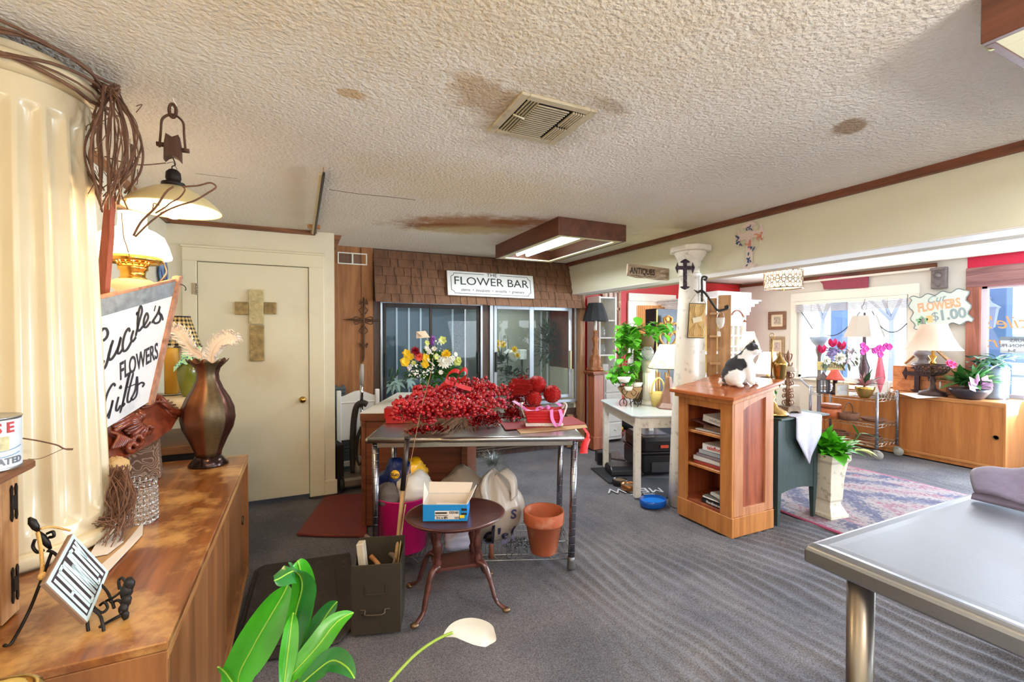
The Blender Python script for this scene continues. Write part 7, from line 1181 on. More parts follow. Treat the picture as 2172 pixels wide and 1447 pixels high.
# cat frame: local x = picture right, y = away from the camera, z up
CATB=[((-.07,.02,.15),.075),((-.05,.03,.20),.06),((-.01,.02,.215),.05),((.03,.02,.235),.036),((-.105,.02,.10),.05),((-.085,-.03,.155),.04),((-.03,-.045,.16),.045),((-.115,.03,.04),.03),((.058,.01,.31),.042),((.10,.03,.315),.036),((.055,-.035,.285),.030),((.125,.022,.29),.024),((.05,.03,.27),.045),((-.02,.10,.02),.05),((.074,-.046,.302),.034),((.118,.018,.302),.034)]
ct=thing('cat','black and white cat sitting on the lectern top, looking right','cat',tuple(cw_),-YAW);HC=Vec((.080,-.004,.268));HF=Vec((.74,-.66,-.08)).normalized();HS=HF.cross(Vec((0,0,1))).normalized();mb=MB();zl=lambda x:x*.17
mb.sphere((-.045,.02,.078),.088,16,12,sc=(1.02,.95,.98));mb.sphere((-.035,.015,.125),.080,16,12,sc=(1.,.85,1.05));mb.sphere((-.002,.0,.168),.066,16,12,sc=(.98,.85,1.05));mb.sphere((.035,-.008,.165),.050,14,10,sc=(.95,.85,1.25));mb.tube([(.015,0,.19),(.045,.0,.225),tuple(HC)],[.058,.050,.046],12)
mb.sphere(tuple(HC),.053,18,14,sc=(1.05,.98,.92));mb.sphere(tuple(HC+HF*.040+Vec((0,0,-.014))),.029,12,9,sc=(1.0,1.0,.8));[mb.sphere(tuple(HC+HF*.022+HS*(.024*s)+Vec((0,0,-.012))),.028,12,9)for s in(-1,1)]
for s in(-1,1):b_=HC+HS*(.030*s)+Vec((0,0,.030));mb.tube([b_,b_+HS*(.010*s)+Vec((0,0,.028)),b_+HS*(.013*s)+Vec((0,0,.054))],[.029,.019,.003],10,sq=.6)
for fx_,fy_ in((.045,-.045),(.088,-.005)):mb.tube([(fx_-.028,fy_*.7,.165),(fx_-.012,fy_,.105),(fx_-.004,fy_,.05),(fx_,fy_,.018+zl(fx_))],[.036,.027,.021,.019],10);mb.sphere((fx_+.008,fy_-.012,.014+zl(fx_)),.021,12,8,sc=(1,1.25,.7))
for sx_,sy_ in((-.055,-.045),(.03,.07)):mb.sphere((sx_,sy_*.9,.062),.062,14,10,sc=(1.0,.7,1.0));mb.sphere((sx_+.012,sy_-.028,.015+zl(sx_)),.023,12,8,sc=(1.1,1.5,.7))
mb.tube(crom([(-.10,.06,.03),(-.12,.08,.012),(-.06,.12,.006),(.02,.13,.012),(.08,.11,.022)],5),[.018]*10+[.016]*8+[.012]*3,8)
o=mb.build('cat_body',catmat(),ct);md=o.modifiers.new('r','REMESH');md.mode='VOXEL';md.voxel_size=.0055;md.use_smooth_shade=True;md=o.modifiers.new('s','SMOOTH');md.factor=.6;md.iterations=7
for s in(-1,1):mb=MB();mb.sphere(tuple(HC+HF*.043+HS*(.022*s)+Vec((0,0,.010))),.0085,10,7);mb.build('eye',mat('cat_eye',(120,124,60),.1),ct);
mb=MB();mb.sphere(tuple(HC+HF*.069+Vec((0,0,-.008))),.006,8,6,sc=(1,1.1,.8));mb.build('nose',mat('cat_nose',(206,140,130),.5),ct);mb=MB();[mb.tube(crom([HC+HF*.06+HS*(.012*s)+Vec((0,0,-.02)),HC+HF*.06+HS*(.04*s)+Vec((0,0,-.018+.006*i)),HC+HF*.05+HS*(.075*s)+Vec((0,0,-.022+.012*i))],4),.0005,3)for i in range(3)for s in(-1,1)];mb.build('whiskers',FM['white'],ct)
# ---- white enamel table and things on it
wz=.735;wu=Vec((.94,-.341,0));wv=Vec((.341,.94,0));w0=Vec((2.704,3.176,0))-wu*.055-wv*.06;WU,WV=.62,1.06;wt=thing('enamel_table','white enamel-topped kitchen table behind the column, chipped at its corner','table',tuple(w0+wu*WU/2+wv*WV/2));WTop=mat('enamel_top',(220,230,234),.2,coat=.3)
def WP(u,v,z=0.):return w0+wu*u+wv*v+Vec((0,0,z))
pt(wt,'table_top',WTop,lambda mb:mb.prism([tuple(WP(u,v).xy)for u,v in((.06,0),(WU-.06,0),(WU,.06),(WU,WV-.06),(WU-.06,WV),(.06,WV),(0,WV-.06),(0,.06))],wz-.018,wz),bev=.006)
for u,v in((.06,.06),(.06,WV-.06),(WU-.06,.06),(WU-.06,WV-.06)):pt(wt,'leg',OLDW,lambda mb:mb.box(tuple(WP(u,v,wz/2-.01)),(.055,.055,wz-.02),.004,rz=math.atan2(wu.y,wu.x)))
for a,b in(((.06,.06),(WU-.06,.06)),((.06,.06),(.06,WV-.06)),((WU-.06,.06),(WU-.06,WV-.06)),((.06,WV-.06),(WU-.06,WV-.06))):pt(wt,'apron',OLDW,lambda mb:box2(mb,WP(*a),WP(*b),wz-.12,wz-.018,.022))
zt=wz+.001;q=onZ(1376,858,wz);k=(q-_C).dot(_F);pcx=turned('plaster_pedestal','short white fluted plaster column on the enamel table','pedestal',1376,858,k,[('shaft',mat('plaster',(240,238,234),.6),[(13,850),(13,790)],{'n':96,'fn':lambda a,z:1-.06*max(0,math.cos(14*a))}),('base',mat('plaster',(240,238,234),.6),[(0,858),(18,858),(18.5,854),(16,851),(14.5,849),(0,849)]),('capital',mat('plaster_grey',(206,204,198),.7),[(0,791),(13,790),(14,785),(15,778),(17,772),(17,767),(14,764),(0,764)])],z=zt)
turned('glass_globe','round pressed glass globe on the white plaster column','glass globe',1373,764,k,[('globe',glass('globe_glass',(.9,.93,.95),.9,haze=.22),[(4,764),(9,760),(13,750),(12,742),(8,737),(7,736)],{'cap':False})],z=zt+(858-764)*k/FPX)
kp=onZ(1418,866,wz);k=(kp-_C).dot(_F);kk=k/FPX;plm=thing('pyramid_lamp','lamp with wooden pyramid base and marbled lit shade on the enamel table','lamp',(kp.x,kp.y,zt));mb=MB();mb.lathe([(0,0),(27*kk,0),(27*kk,.012),(20*kk,.05),(19*kk,.055),(6*kk,(866-800)*kk),(0,(866-800)*kk)],6,sm=False);mb.build('pyramid_base',wood('lamp_walnut',(108,72,58),(150,110,92),'z',9,.4),plm);mb=MB();mb.lathe([(42*kk,(866-781)*kk),(19*kk,(866-731)*kk)],40,cap=False)
def marb():
 m=shade('marbled_shade',(232,230,190),.30,tr=.5);nt=m.node_tree;N=nt.nodes.new;L=nt.links.new;tc=N('ShaderNodeTexCoord');n=N('ShaderNodeTexNoise');n.inputs['Scale'].default_value=16;n.inputs['Detail'].default_value=8;L(tc.outputs['Object'],n.inputs[0]);r=N('ShaderNodeValToRGB');L(n.outputs[0],r.inputs[0]);r.color_ramp.elements[0].position=.35;r.color_ramp.elements[0].color=rgb((150,170,140));r.color_ramp.elements[1].position=.55;r.color_ramp.elements[1].color=rgb((240,238,206))
 for nd in nt.nodes:
  if nd.type in('BSDF_DIFFUSE','BSDF_TRANSLUCENT','EMISSION'):L(r.outputs[0],nd.inputs[0])
 return m
mb.build('lamp_shade',marb(),plm);mb=MB();mb.tube([(42*kk*math.cos(R(9*i)),42*kk*math.sin(R(9*i)),(866-781)*kk)for i in range(40)],.004,5,closed=True);mb.build('shade_rim',DI,plm);mb=MB();mb.tube([(0,0,.25),(0,0,.52)],.008,8);[mb.tube([(s*.05,-.03,.33),(s*.05,-.03,.22)],.002,4)for s in(-1,1)];mb.build('stem',MATS['brass'],plm);bulb('pyramid_lamp_light',(0,0,.42),4,(1,.9,.7),parent=plm)
bsk=dep(1396,846,4.5);YB_=mat('straw_yellow',(206,184,110),.8,bump=.8,bs=90);ys=thing('straw_basket','yellow straw basket with hoop handle behind the pyramid lamp','basket',(bsk.x,bsk.y,zt));pt(ys,'basket_body',YB_,lambda mb:mb.lathe([(0,.0),(.06,.0),(.085,.14),(.078,.14),(.056,.01)],20,T=TR(bsk.x,bsk.y,zt)));pt(ys,'hoop_handle',YB_,lambda mb:mb.tube([(bsk.x+.08*math.cos(R(6*i)),bsk.y,zt+.13+.15*math.sin(R(6*i)))for i in range(31)],.009,6))
# wire baby carriage planter
cq=onZ(1338,862,wz);k=(cq-_C).dot(_F);cr_=thing('carriage_planter','black wire doll-carriage planter with scroll wheels on the enamel table','planter',(cq.x,cq.y,zt));D=lambda x,y,dz=0.:dep(x,y,k+dz)
pt(cr_,'wire_frame',WB,lambda mb:([mb.tube([D(x,y,dz)+_R*(.036*math.cos(R(18*i)))+_U*(.04*math.sin(R(18*i)))for i in range(20)],.004,5,closed=True)for x,y,dz in((1322,855,0),(1346,858,-.03),(1330,852,.16),(1353,851,.10))],[mb.tube(crom([D(*p)for p in s_],5),.004,5)for s_ in(((1312,806),(1316,815),(1325,840),(1345,847),(1358,835),(1364,815)),((1346,848),(1356,832),(1362,812,.06)),((1326,822),(1318,830),(1326,838),(1332,828)),((1342,825),(1350,832),(1344,840),(1338,832)),((1312,803),(1318,811),(1330,815)),((1325,840),(1322,855)),((1345,847),(1346,858)))]))
pt(cr_,'wicker_tub',mat('wicker_tan',(170,136,100),.8,bump=.8,bs=90),lambda mb:mb.add([tuple(D(*p))for p in((1310,822),(1362,822),(1352,845),(1325,845),(1314,818,.18),(1364,818,.18),(1354,843,.14),(1328,843,.14))],[(0,1,2,3),(5,4,7,6),(0,3,7,4),(1,5,6,2),(3,2,6,7)]),solid=.006)
for x,y,dz,r_ in((1326,806,.06,14),(1352,812,.02,13),(1333,820,-.02,11)):pt(cr_,'bowl',mat('bowl_white',(232,226,216),.5),lambda mb:mb.lathe([(0,-.045),(r_*.7*k/FPX,-.04),(r_*k/FPX,.0),(r_*.9*k/FPX,.0),(0,-.03)],20,T=Mat.Translation(D(x,y,dz))@Mat.Diagonal((1,.6,1,1))))
# trailing pothos
POT1=mat('pothos_leaf',(96,182,44),.35,var=.3,vs=9,coat=.2,sss=.1);po=thing('trailing_pothos','bright green trailing pothos plant spilling down beside the red wall','plant',tuple(dep(1362,740,4.75)));pt(po,'pot',mat('pot_brown',(120,96,60),.5),lambda mb:(mb.lathe([(0,-.16),(.10,-.16),(.12,-.02),(.125,0),(.11,0),(0,-.03)],24,T=Mat.Translation(dep(1365,708,4.85))),mb.box(tuple(dep(1365,708,4.85)-Vec((0,0,.47))),(.16,.16,.6),.01)))
random.seed(14);mb=MB();ms=MB()
for k_i in range(230):
 zone=random.random()
 if zone<.30:px,py=rnd(1310,1352),rnd(688,730)
 elif zone<.5:px,py=rnd(1372,1422),rnd(684,718)
 elif zone<.8:px,py=rnd(1298,1352),rnd(725,790)
 else:px,py=rnd(1290,1345),rnd(775,806)
 p=dep(px,py,rnd(4.45,4.8));mb.leaf(p,(rnd(-1,1),rnd(-.9,.3),rnd(-.8,.5)),rnd(.07,.13),rnd(.06,.095),.6,n=4,fold=.15,belly=.3)
 if k_i%5==0:ms.tube(crom([dep(1340+rnd(-8,12),700,4.7),dep((px+1340)/2,(py+700)/2-4,4.7),p],5),.003,4)
mb.leaf(dep(1350,672,4.6),(-.2,-.5,-.6),.12,.10,.3,n=4);mb.build('leaves',POT1,po,world=True,kind='stuff');ms.build('vines',GRN2,po,world=True);one('boat_bowl',mat('bowl_white',0),'white boat-shaped bowl under the trailing pothos on the planter','bowl',lambda mb:mb.lathe([(0,-.05),(.05,-.048),(.075,0),(.068,0),(0,-.035)],20,T=Mat.Translation(dep(1324,800,4.35))@Mat.Diagonal((1,.6,1,1))))
# newel post with lamp
nb=Vec((3.42,4.80,0));NWD=wood('newel_red',(120,60,36),(170,96,62),'z',9,.4);nw=thing('newel_post','square reddish wooden newel post with moulded cap carrying the black-shaded lamp','post',tuple(nb));pt(nw,'shaft',NWD,lambda mb:mb.box((nb.x,nb.y,.47),(.145,.145,.94),.004));pt(nw,'plinth',NWD,lambda mb:mb.box((nb.x,nb.y,.08),(.20,.20,.16),.008));pt(nw,'cap',NWD,lambda mb:(mb.box((nb.x,nb.y,.955),(.22,.22,.02),.006),mb.box((nb.x,nb.y,.975),(.25,.25,.02),.008)))
k=(nb-_C).dot(_F);npx=1086+FPX*(nb-_C).dot(_R)/k;CARV=mat('carved_gold',(150,96,60),.4,.3,var=.25,vs=16)
nl=turned('candlestick_lamp','tall carved candlestick lamp with black pleated shade on the newel post','lamp',npx,783,k,[('carved_stem',CARV,[(0,783),(17,783),(17,778),(11,774),(12,762),(9,752),(5,748),(7,740),(4,734),(5,722),(7,715),(4,710),(4,702),(6,698),(0,698)],{'fn':lambda a,z:1+.12*math.cos(5*a)}),('candle_sleeve',WHITEP,[(0,698),(3,698),(3,672),(0,672)]),('lamp_shade',mat('shade_black',(38,40,44),.7),[(27,678),(22,660),(15,640)],{'cap':False,'n':10,'sm':False,'solid':.003})],z=.986)
# side wall bits, sash, hutch, dresser
one('wall_disc',mat('disc_dark',(40,26,24),.4),'dark round wooden plate hanging on the brown side panel','plate',lambda mb:mb.lathe([(0,0),(.17,0),(.19,.02),(.16,.015),(0,.012)],30,T=TR(3.255,5.25,1.72,0,R(90))))
sa_=[onY(1279,617,YR-.02),onY(1312,693,YR-.02)];sw_=thing('old_window','old whitewashed six-pane window sash hanging on the red wall','window sash',((sa_[0].x+sa_[1].x)/2,YR-.03,sa_[1].z));SWM=mat('sash_wood',(176,138,116),.8,var=.2,vs=12,dirt=(226,216,200),ds=7,da=.8)
def sash(mb):
 x0,x1,z0,z1=sa_[0].x,sa_[1].x,sa_[1].z,sa_[0].z
 for x in(x0,x1):mb.box((x,YR-.03,(z0+z1)/2),(.05,.04,z1-z0),.003)
 for z in(z0,(z0+z1)/2,z1):mb.box(((x0+x1)/2,YR-.03,z),(x1-x0,.04,.045),.003)
 for i in(1,2):mb.box((x0+(x1-x0)*i/3,YR-.03,(z0+z1)/2),(.014,.03,z1-z0),.001)
pt(sw_,'sash_bars',SWM,sash);pt(sw_,'pane',mat('old_pane',(206,182,168),.4,var=.12,vs=9),lambda mb:mb.box(((sa_[0].x+sa_[1].x)/2,YR-.022,(sa_[0].z+sa_[1].z)/2),(sa_[1].x-sa_[0].x,.006,sa_[0].z-sa_[1].z),0));pt(sw_,'knob',IRP,lambda mb:[mb.sphere(tuple(onY(x,y,YR-.06)),.018,8,6)for x,y in((1289,636),(1290,672),(1304,690))])
cq=onY(1291,727,YR-.02);one('celtic_cross',IRP,'small dark iron cross on the red wall below the window sash','cross',lambda mb:(mb.prism(ornate(.17,.24,.05,.01),-.01,.01,T=frameT(cq,(1,0,0),(0,0,1))),mb.tube([cq+Vec((.055*math.cos(R(15*i)),0,.045+.055*math.sin(R(15*i))))for i in range(24)],.012,6,closed=True)))
hx=onY(1271,700,5.45).x;hu=thing('glass_hutch','narrow white glass-fronted hutch against the red wall behind the newel post','hutch',(hx,5.50,0));WHC=mat('chalk_cabinet',(228,228,226),.7,var=.05,vs=9)
pt(hu,'carcass',WHC,lambda mb:(mb.box((hx-.06,5.5,1.0),(.03,.3,2.0),.003),mb.box((hx+.09,5.62,1.0),(.3,.02,2.0),.003),mb.box((hx+.22,5.5,1.0),(.03,.3,2.0),.003),[mb.box((hx+.08,5.5,z),(.28,.28,.02),.002)for z in(.85,1.15,1.4,1.65,1.98)]));pt(hu,'back_paper',mat('hutch_back',(222,206,176),.8),lambda mb:mb.box((hx+.08,5.6,1.4),(.26,.01,1.1),0))
for i,z in enumerate((1.16,1.41)):one('glass_jar',glass('jar_glass',(.9,.93,.95),.8,haze=.15),('lower' if i==0 else 'upper')+' clear glass jar on a shelf of the white hutch','jar',lambda mb:mb.lathe([(.04,0),(.05,.02),(.05,.1),(.03,.13),(.035,.15)],14,T=TR(hx+.05,5.45,z)))
dx=onY(1284,800,5.1);dr_=thing('white_dresser','white chest of drawers behind the newel post','dresser',(dx.x,5.15,0));pt(dr_,'carcass',WHC,lambda mb:mb.box((dx.x+.05,5.2,.475),(.30,.42,.90),.005));[pt(dr_,'drawer',WHC,lambda mb:(mb.box((dx.x+.05,4.985,.16+i*.2),(.26,.02,.18),.006),mb.sphere((dx.x+.07,4.965,.16+i*.2),.014,8,6)))for i in range(4)]
turned('amber_lamp','little amber glass lamp glowing on the white dresser','lamp',1269,770,6.2,[('amber_shade',mat('amber_glow',(255,150,70),.3,emit=1.6,ecol=(255,140,60)),[(2,765),(4,756),(3,750),(6,745)],{'cap':False,'fn':lambda a,z:1+.1*math.cos(6*a)}),('lamp_foot',IRP,[(0,773),(4,772),(2,766),(0,765)])],z=.93)
one('picture_frame',WHC,'small white picture frame with round photo on the white dresser','frame',lambda mb:mb.box(tuple(dep(1284,758,6.1).xy)+(.99,),(.08,.02,.12),.004,rz=-.3));one('grey_post',mat('post_grey',(150,156,152),.6),'grey-green painted post between dresser and pothos','post',lambda mb:mb.box((onY(1303,800,5.2).x,5.2,.5),(.11,.04,1.0),.004))
# door on red wall with curtains
d0,d1=onY(1332,623,YR-.01),onY(1432,629,YR-.01);dz=d0.z;dm=struct('door_2',MB().box(((d0.x+d1.x)/2,YR-.005,dz/2),(d1.x-d0.x,.012,dz),0),WHITEP)
pt(dm,'door_casing',WHITEP,lambda mb:(mb.box((d0.x+.04,YR-.02,dz/2-.06),(.1,.03,dz-.12),.003),mb.box((d1.x-.04,YR-.02,dz/2-.06),(.1,.03,dz-.12),.003),mb.box(((d0.x+d1.x)/2,YR-.02,dz-.05),(d1.x-d0.x,.03,.12),.003)));g0,g1=onY(1352,648,YR),onY(1410,760,YR);pt(dm,'pane',mat('lit_pane',(250,240,220),.3,emit=1.2,ecol=(255,244,226)),lambda mb:mb.box(((g0.x+g1.x)/2,YR-.014,(g0.z+g1.z)/2),(g1.x-g0.x,.006,g0.z-g1.z),0))
for a,b,z1 in((1350,1366,765),(1366,1393,668),(1392,1411,665)):c0,c1=onY(a,648,YR),onY(b,z1,YR);one('cafe_curtain',mat('curtain_orange',(232,170,110),.8,sss=.1),{1350:'long orange gathered curtain at the left of the white door pane',1366:'short orange valance in the middle of the white door pane',1392:'short orange valance at the right of the white door pane'}[a],'curtain',lambda mb:mb.grid(lambda u,v:(c0.x+(c1.x-c0.x)*u,YR-.035+.012*math.sin(u*26),c0.z+(c1.z-c0.z)*v+.012*math.sin(u*20)*v),26,6))
# black folding screen with gilt motif
sc_=thing('folding_screen','black folding screen with gilt scroll motif behind the pyramid lamp','screen',tuple(dep(1410,860,5.9).xy)+(0,));SCB=mat('screen_black',(40,38,44),.35);GILT=mat('gilt',(206,156,84),.4,.5)
for a,b,da,db in((1370,1391,5.95,5.75),(1391,1460,5.75,6.0)):
 pa=dep(a,700,da);pb_=dep(b,700,db);zs_=EYE+(711-655)*5.8/FPX;pt(sc_,'panel',SCB,lambda mb:box2(mb,pa.xy.to_3d(),pb_.xy.to_3d(),.03,zs_,.02,.003));pt(sc_,'edge_strip',GILT,lambda mb:mb.box((pb_.x if a==1370 else pa.x+.01,(pb_.y if a==1370 else pa.y)-.012,zs_/2),(.012,.01,zs_-.03),.002))
pt(sc_,'gilt_motif',GILT,lambda mb:([mb.tube(crom([dep(1417+s*x,y,5.72)for x,y in pts],5),.016,6)for s in(-1,1)for pts in(((0,672),(8,676),(6,690),(16,686),(19,700),(8,705)),((3,715),(12,705),(18,715),(12,728),(4,735),(2,750)),((0,684),(-5,692),(2,702)))],mb.sphere(tuple(dep(1417,676,5.72)),.045,12,8,sc=(1,.3,1)),mb.tube([dep(1417,700,5.72),dep(1417,755,5.72)],.014,6)));pt(sc_,'gilt_lines',GILT,lambda mb:([mb.tube([dep(x,790,5.7),dep(x,850,5.7)],.012,5)for x in(1392,1398,1412)],))
# ---- floor things under the table
BLP=mat('black_plastic',(34,32,34),.35);lb=onZ(1380,1000,0);la=R(-20);lt=thing('litter_box','large black enclosed cat litter box with orange label under the enamel table','litter box',(lb.x+.09,lb.y+.10,0),la)
mb=MB();mb.box((0,0,.12),(.42,.56,.22),.03);mb.build('lower_tray',BLP,lt);mb=MB();mb.box((0,0,.30),(.40,.54,.17),.035);mb.box((0,-.0,.23),(.43,.57,.02),.006);mb.build('hood',BLP,lt);mb=MB();mb.box((0,.03,.387),(.26,.30,.006),.003);mb.build('lid_panel',mat('lid_grey',(96,96,112),.3),lt);mb=MB();mb.box((.03,-.287,.30),(.085,.004,.03),.002);mb.build('orange_label',mat('label_orange',(232,80,40),.5),lt);mb=MB();mb.box((.02,-.286,.09),(.25,.004,.10),.01);mb.build('front_plate',mat('plate_grey2',(70,68,70),.3),lt)
sp=onZ(1322,1005,0);one('litter_step',BLP,'low black plastic entry step beside the litter box','step',lambda mb:mb.prism([(-.13,0),(.13,0),(.12,.055),(.08,.085),(-.08,.085),(-.12,.055)],-.17,.17,T=TR(sp.x+.03,sp.y+.03,.004,R(90),0,la+R(90))),bev=.012)
P_=lambda pts:[tuple(onZ(x,y,0).xy)for x,y in pts]
one('litter_mat',mat('mat_charcoal',(44,44,48),.7),'thin charcoal mat on the floor in front of the litter box','mat',lambda mb:mb.prism(P_([(1253,992),(1300,990),(1372,1010),(1340,1021),(1292,1024)]),-.012,-.002))
wm=thing('cat_mat','dark grey mat lettered MEOW, upside down to the viewer, under the table edge','mat',tuple(onZ(1390,1040,0)),0);wm_c=Vec(wm.location);pt(wm,'mat_pile',mat('mat_slate',(62,64,70),.9,bump=.4,bs=200),lambda mb:mb.prism(P_([(1325,1035),(1352,1012),(1440,1014),(1440,1056),(1380,1052)]),-.012,-.004));pt(wm,'lettering',mat('mat_letters',(196,198,204),.9),lambda mb:(mb.text('MEOW',.17,Mat.Translation((wm_c.x-.17,wm_c.y+.09,-.003))@Mat.Rotation(R(158),4,'Z')),mb.text('feline good',.05,Mat.Translation((wm_c.x-.17,wm_c.y-.03,-.003))@Mat.Rotation(R(158),4,'Z'),shear=.3)))
def bowl(lab,px,py,r,h,m,inner=None,nm='pet_bowl'):
 c=onZ(px,py,0);t=thing(nm,lab,'bowl',(c.x,c.y,0));mb=MB();mb.lathe([(0,0),(r*.9,0),(r,.004),(r,h),(r*.94,h+.003),(r*.88,h-.004),(r*.84,h*.35),(0,h*.3)],30);mb.build('bowl_wall',m,t)
 if inner:mb=MB();mb.lathe([(0,h*.72),(r*.87,h*.72)],24,cap=False);mb.build('contents',inner,t)
bowl('black pet food bowl with kibble on the floor by the white table leg',1315,1026,.075,.045,BLP,mat('kibble',(120,96,70),.9,bump=1.,bs=120));bowl('copper-coloured pet bowl against the white table leg',1334,1038,.075,.05,mat('copper',(170,112,66),.3,.8),mat('kibble2',(110,84,60),.9))
c=onZ(1385,1072,0);bd_=thing('blue_dish','bright translucent blue water dish on the carpet beside the column','dish',(c.x,c.y,0));BGL=mat('blue_glass',(20,110,220),.12,trans=.5,var=.1,vs=5);mb=MB();mb.lathe([(0,0),(.10,0),(.11,.006),(.115,.055),(.108,.058),(.10,.012),(0,.01)],36,T=Mat.Diagonal((1.05,.85,1,1)));mb.build('dish_wall',BGL,bd_);mb=MB();mb.lathe([(0,.034),(.104,.034)],30,cap=False,T=Mat.Diagonal((1.05,.85,1,1)));mb.build('water',mat('water_blue',(40,130,230),.05),bd_)
ob=onZ(1306,930,0);orr=thing('toy_bowl','red-brown bowl of orange and yellow toys on the floor beyond the table','bowl',(ob.x,ob.y,0));pt(orr,'bowl_wall',mat('bowl_red',(120,52,40),.4),lambda mb:mb.lathe([(0,0),(.08,0),(.14,.11),(.13,.11),(.07,.012),(0,.012)],24,T=TR(ob.x,ob.y,0)));
for i,(dx,m,nm)in enumerate(((-.05,(240,110,40),'orange crumpled toy in the red-brown bowl'),(.04,(236,190,50),'yellow toy in the red-brown bowl'),(.0,(226,220,214),'white soft toy topping the red-brown bowl'))):one('soft_toy',mat('toy%d'%i,m,.7),nm,'toy',lambda mb:mb.sphere((ob.x+dx,ob.y-.02*i,.12+.02*i),.055,12,8,sc=(1.2,.8,.7),jit=.08))
bb=onZ(1325,905,0)-Vec((0,.16,0));one('black_bag',mat('bag_black',(28,27,30),.6,bump=.5,bs=14),'slumped black bag with straps on the floor against the far wall','bag',lambda mb:mb.sphere((bb.x,bb.y,.11),.21,20,14,sc=(1.2,.7,.6),jit=.06));hq=onZ(1277,982,0);one('small_heater',BLP,'small black fan heater on the floor behind the white table leg','heater',lambda mb:(mb.box((hq.x,hq.y,.07),(.14,.10,.13),.012,rz=-.3),[mb.box((hq.x+.02-.0+i*.012,hq.y-.055-i*.004,.07),(.004,.006,.10),.001,rz=-.3)for i in range(-4,5)]));one('braided_rug',mat('rug_mottled',(96,84,82),.9,var=.5,vs=60),'small mottled grey mat on the floor beyond the heater','mat',lambda mb:mb.prism(P_([(1291,958),(1310,957),(1328,976),(1296,972)]),-.012,.0))
# = RIGHT ROOM
HON=wood('honey_front',(166,96,44),(206,134,72),'z',9,.4,rings=3);HONT=wood('honey_top',(170,104,56),(212,150,96),'y',9,.3);HONE=wood('honey_edge',(176,108,54),(214,150,88),'y',9,.4)
rcab=low_cabinet('honey coloured sliding-door sideboard under the windows of the right room',6.585,7.185,2.08,3.90,.735,-1,(HONT,HON,HONE),(6.885,2.99,0));HZ=.737
def onH(px,py):return onZ(px,py,HZ)
# crate, finial, pediment frames, cross
cA=onX(1893,836,6.90);cB=onX(2007,838,6.86);cr=thing('wooden_crate','long scratched wooden crate on the right sideboard, iron cross in front','crate',((cA.x+cB.x)/2+.1,(cA.y+cB.y)/2,HZ));CRW=wood('crate_wood',(164,96,54),(206,140,92),'x',9,.6);ch_=.30;cl=(cB-cA).xy.length;ca=math.atan2(cB.y-cA.y,cB.x-cA.x);cT=Mat.Translation((cA.x,cA.y,HZ))@Mat.Rotation(ca,4,'Z')
pt(cr,'side_board',CRW,lambda mb:[mb.box((cl/2,y,z),(cl,.018,.148),.003,T=cT)for y in(.01,.26)for z in(.076,.226)]);[pt(cr,'end_board',CRW,lambda mb:mb.box((x,.135,ch_/2),(.02,.23,ch_-.004),.003,T=cT))for x in(.01,cl-.01)];pt(cr,'lid',CRW,lambda mb:mb.box((cl/2,.135,ch_+.008),(cl,.27,.014),.003,T=cT))
q=cT@Vec((.28,-.03,.165));one('iron_cross',IRP,'rusty fleur cross leaning on the front of the wooden crate','cross',lambda mb:mb.prism(ornate(.30,.32,.05,.02),-.01,.01,T=frameT(q,cT.to_3x3()@Vec((1,0,0)),(0,0,1))@Mat.Translation((0,.0,0))))
LEAD=mat('lead_grey',(126,116,116),.6,.2,var=.15,vs=14);fq=cT@Vec((.24,.15,ch_+.016));k=(fq-_C).dot(_F);turned('turned_finial','tall grey turned finial spire standing on the wooden crate','finial',1927,784,k,[('finial_body',LEAD,[(0,784),(18,784),(18,778),(10,774),(7,768),(16,760),(14,754),(7,750),(10,742),(5,730),(4,726),(3,700),(2,682),(0,680)])],z=fq.z);bpy.data.objects['turned_finial'].location.xy=fq.xy
for i,(a,b,ap,lab)in enumerate((((1895,783),(2012,783),(1948,738),'large pale wooden gable frame standing on the crate'),((1925,783),(1975,783),(1948,762),'small wooden gable frame inside the larger one'))):
 T=[cT@Vec((x,.21-.03*i,ch_+.016+z))for x,z in((0.02+.22*i,0),(cl*.5+.03*i,.27-.13*i),(cl-.02-.2*i,0))];one('gable_frame',wood('gable_wood',(150,112,76),(204,166,124),'x',10,.6),lab,'frame',lambda mb:[mb.tube([p+Vec((0,0,.02)),q_+Vec((0,0,.02))],.02,4)for p,q_ in((T[0],T[1]),(T[1],T[2]))])
# lattice lamp
lq=onX(1978,838,6.69);lq.z=HZ;k=(lq-_C).dot(_F);kk=k/FPX;BRZ=mat('bronze_brown',(78,58,52),.45,.5,var=.2,vs=14);SHL=shade('bell_shade',(228,204,184),.0,tr=.25)
ll_=turned('lattice_bowl_lamp','bronze lamp with pierced lattice bowl and white bell shade on the right sideboard','lamp',1978,838,k,[('foot',BRZ,[(0,838),(24,838),(22,830),(10,826),(6,822),(4,812),(6,806),(3,800),(5,797),(0,796)]),('bowl_base',BRZ,[(0,797),(8,796),(16,790),(18,788),(0,789)]),('brass_stem',MATS['brass'],[(0,796),(5,793),(4,772),(7,768),(3,764),(8,754),(3,752),(3,740),(0,738)]),('lamp_shade',SHL,[(47,742),(40,733),(31,715),(25,698),(22,687)],{'cap':False,'fn':lambda a,z:1+.03*abs(math.cos(4*a))})],z=HZ)
mb=MB()
for i in range(18):
 for s in(-1,1):mb.tube([(r*kk*math.cos(2*PI*i/18+s*f*.7),r*kk*math.sin(2*PI*i/18+s*f*.7),(835-y)*kk)for f,r,y in((0,16,790),(.35,23,784),(.7,28,777),(1,30,772))],.006,4)
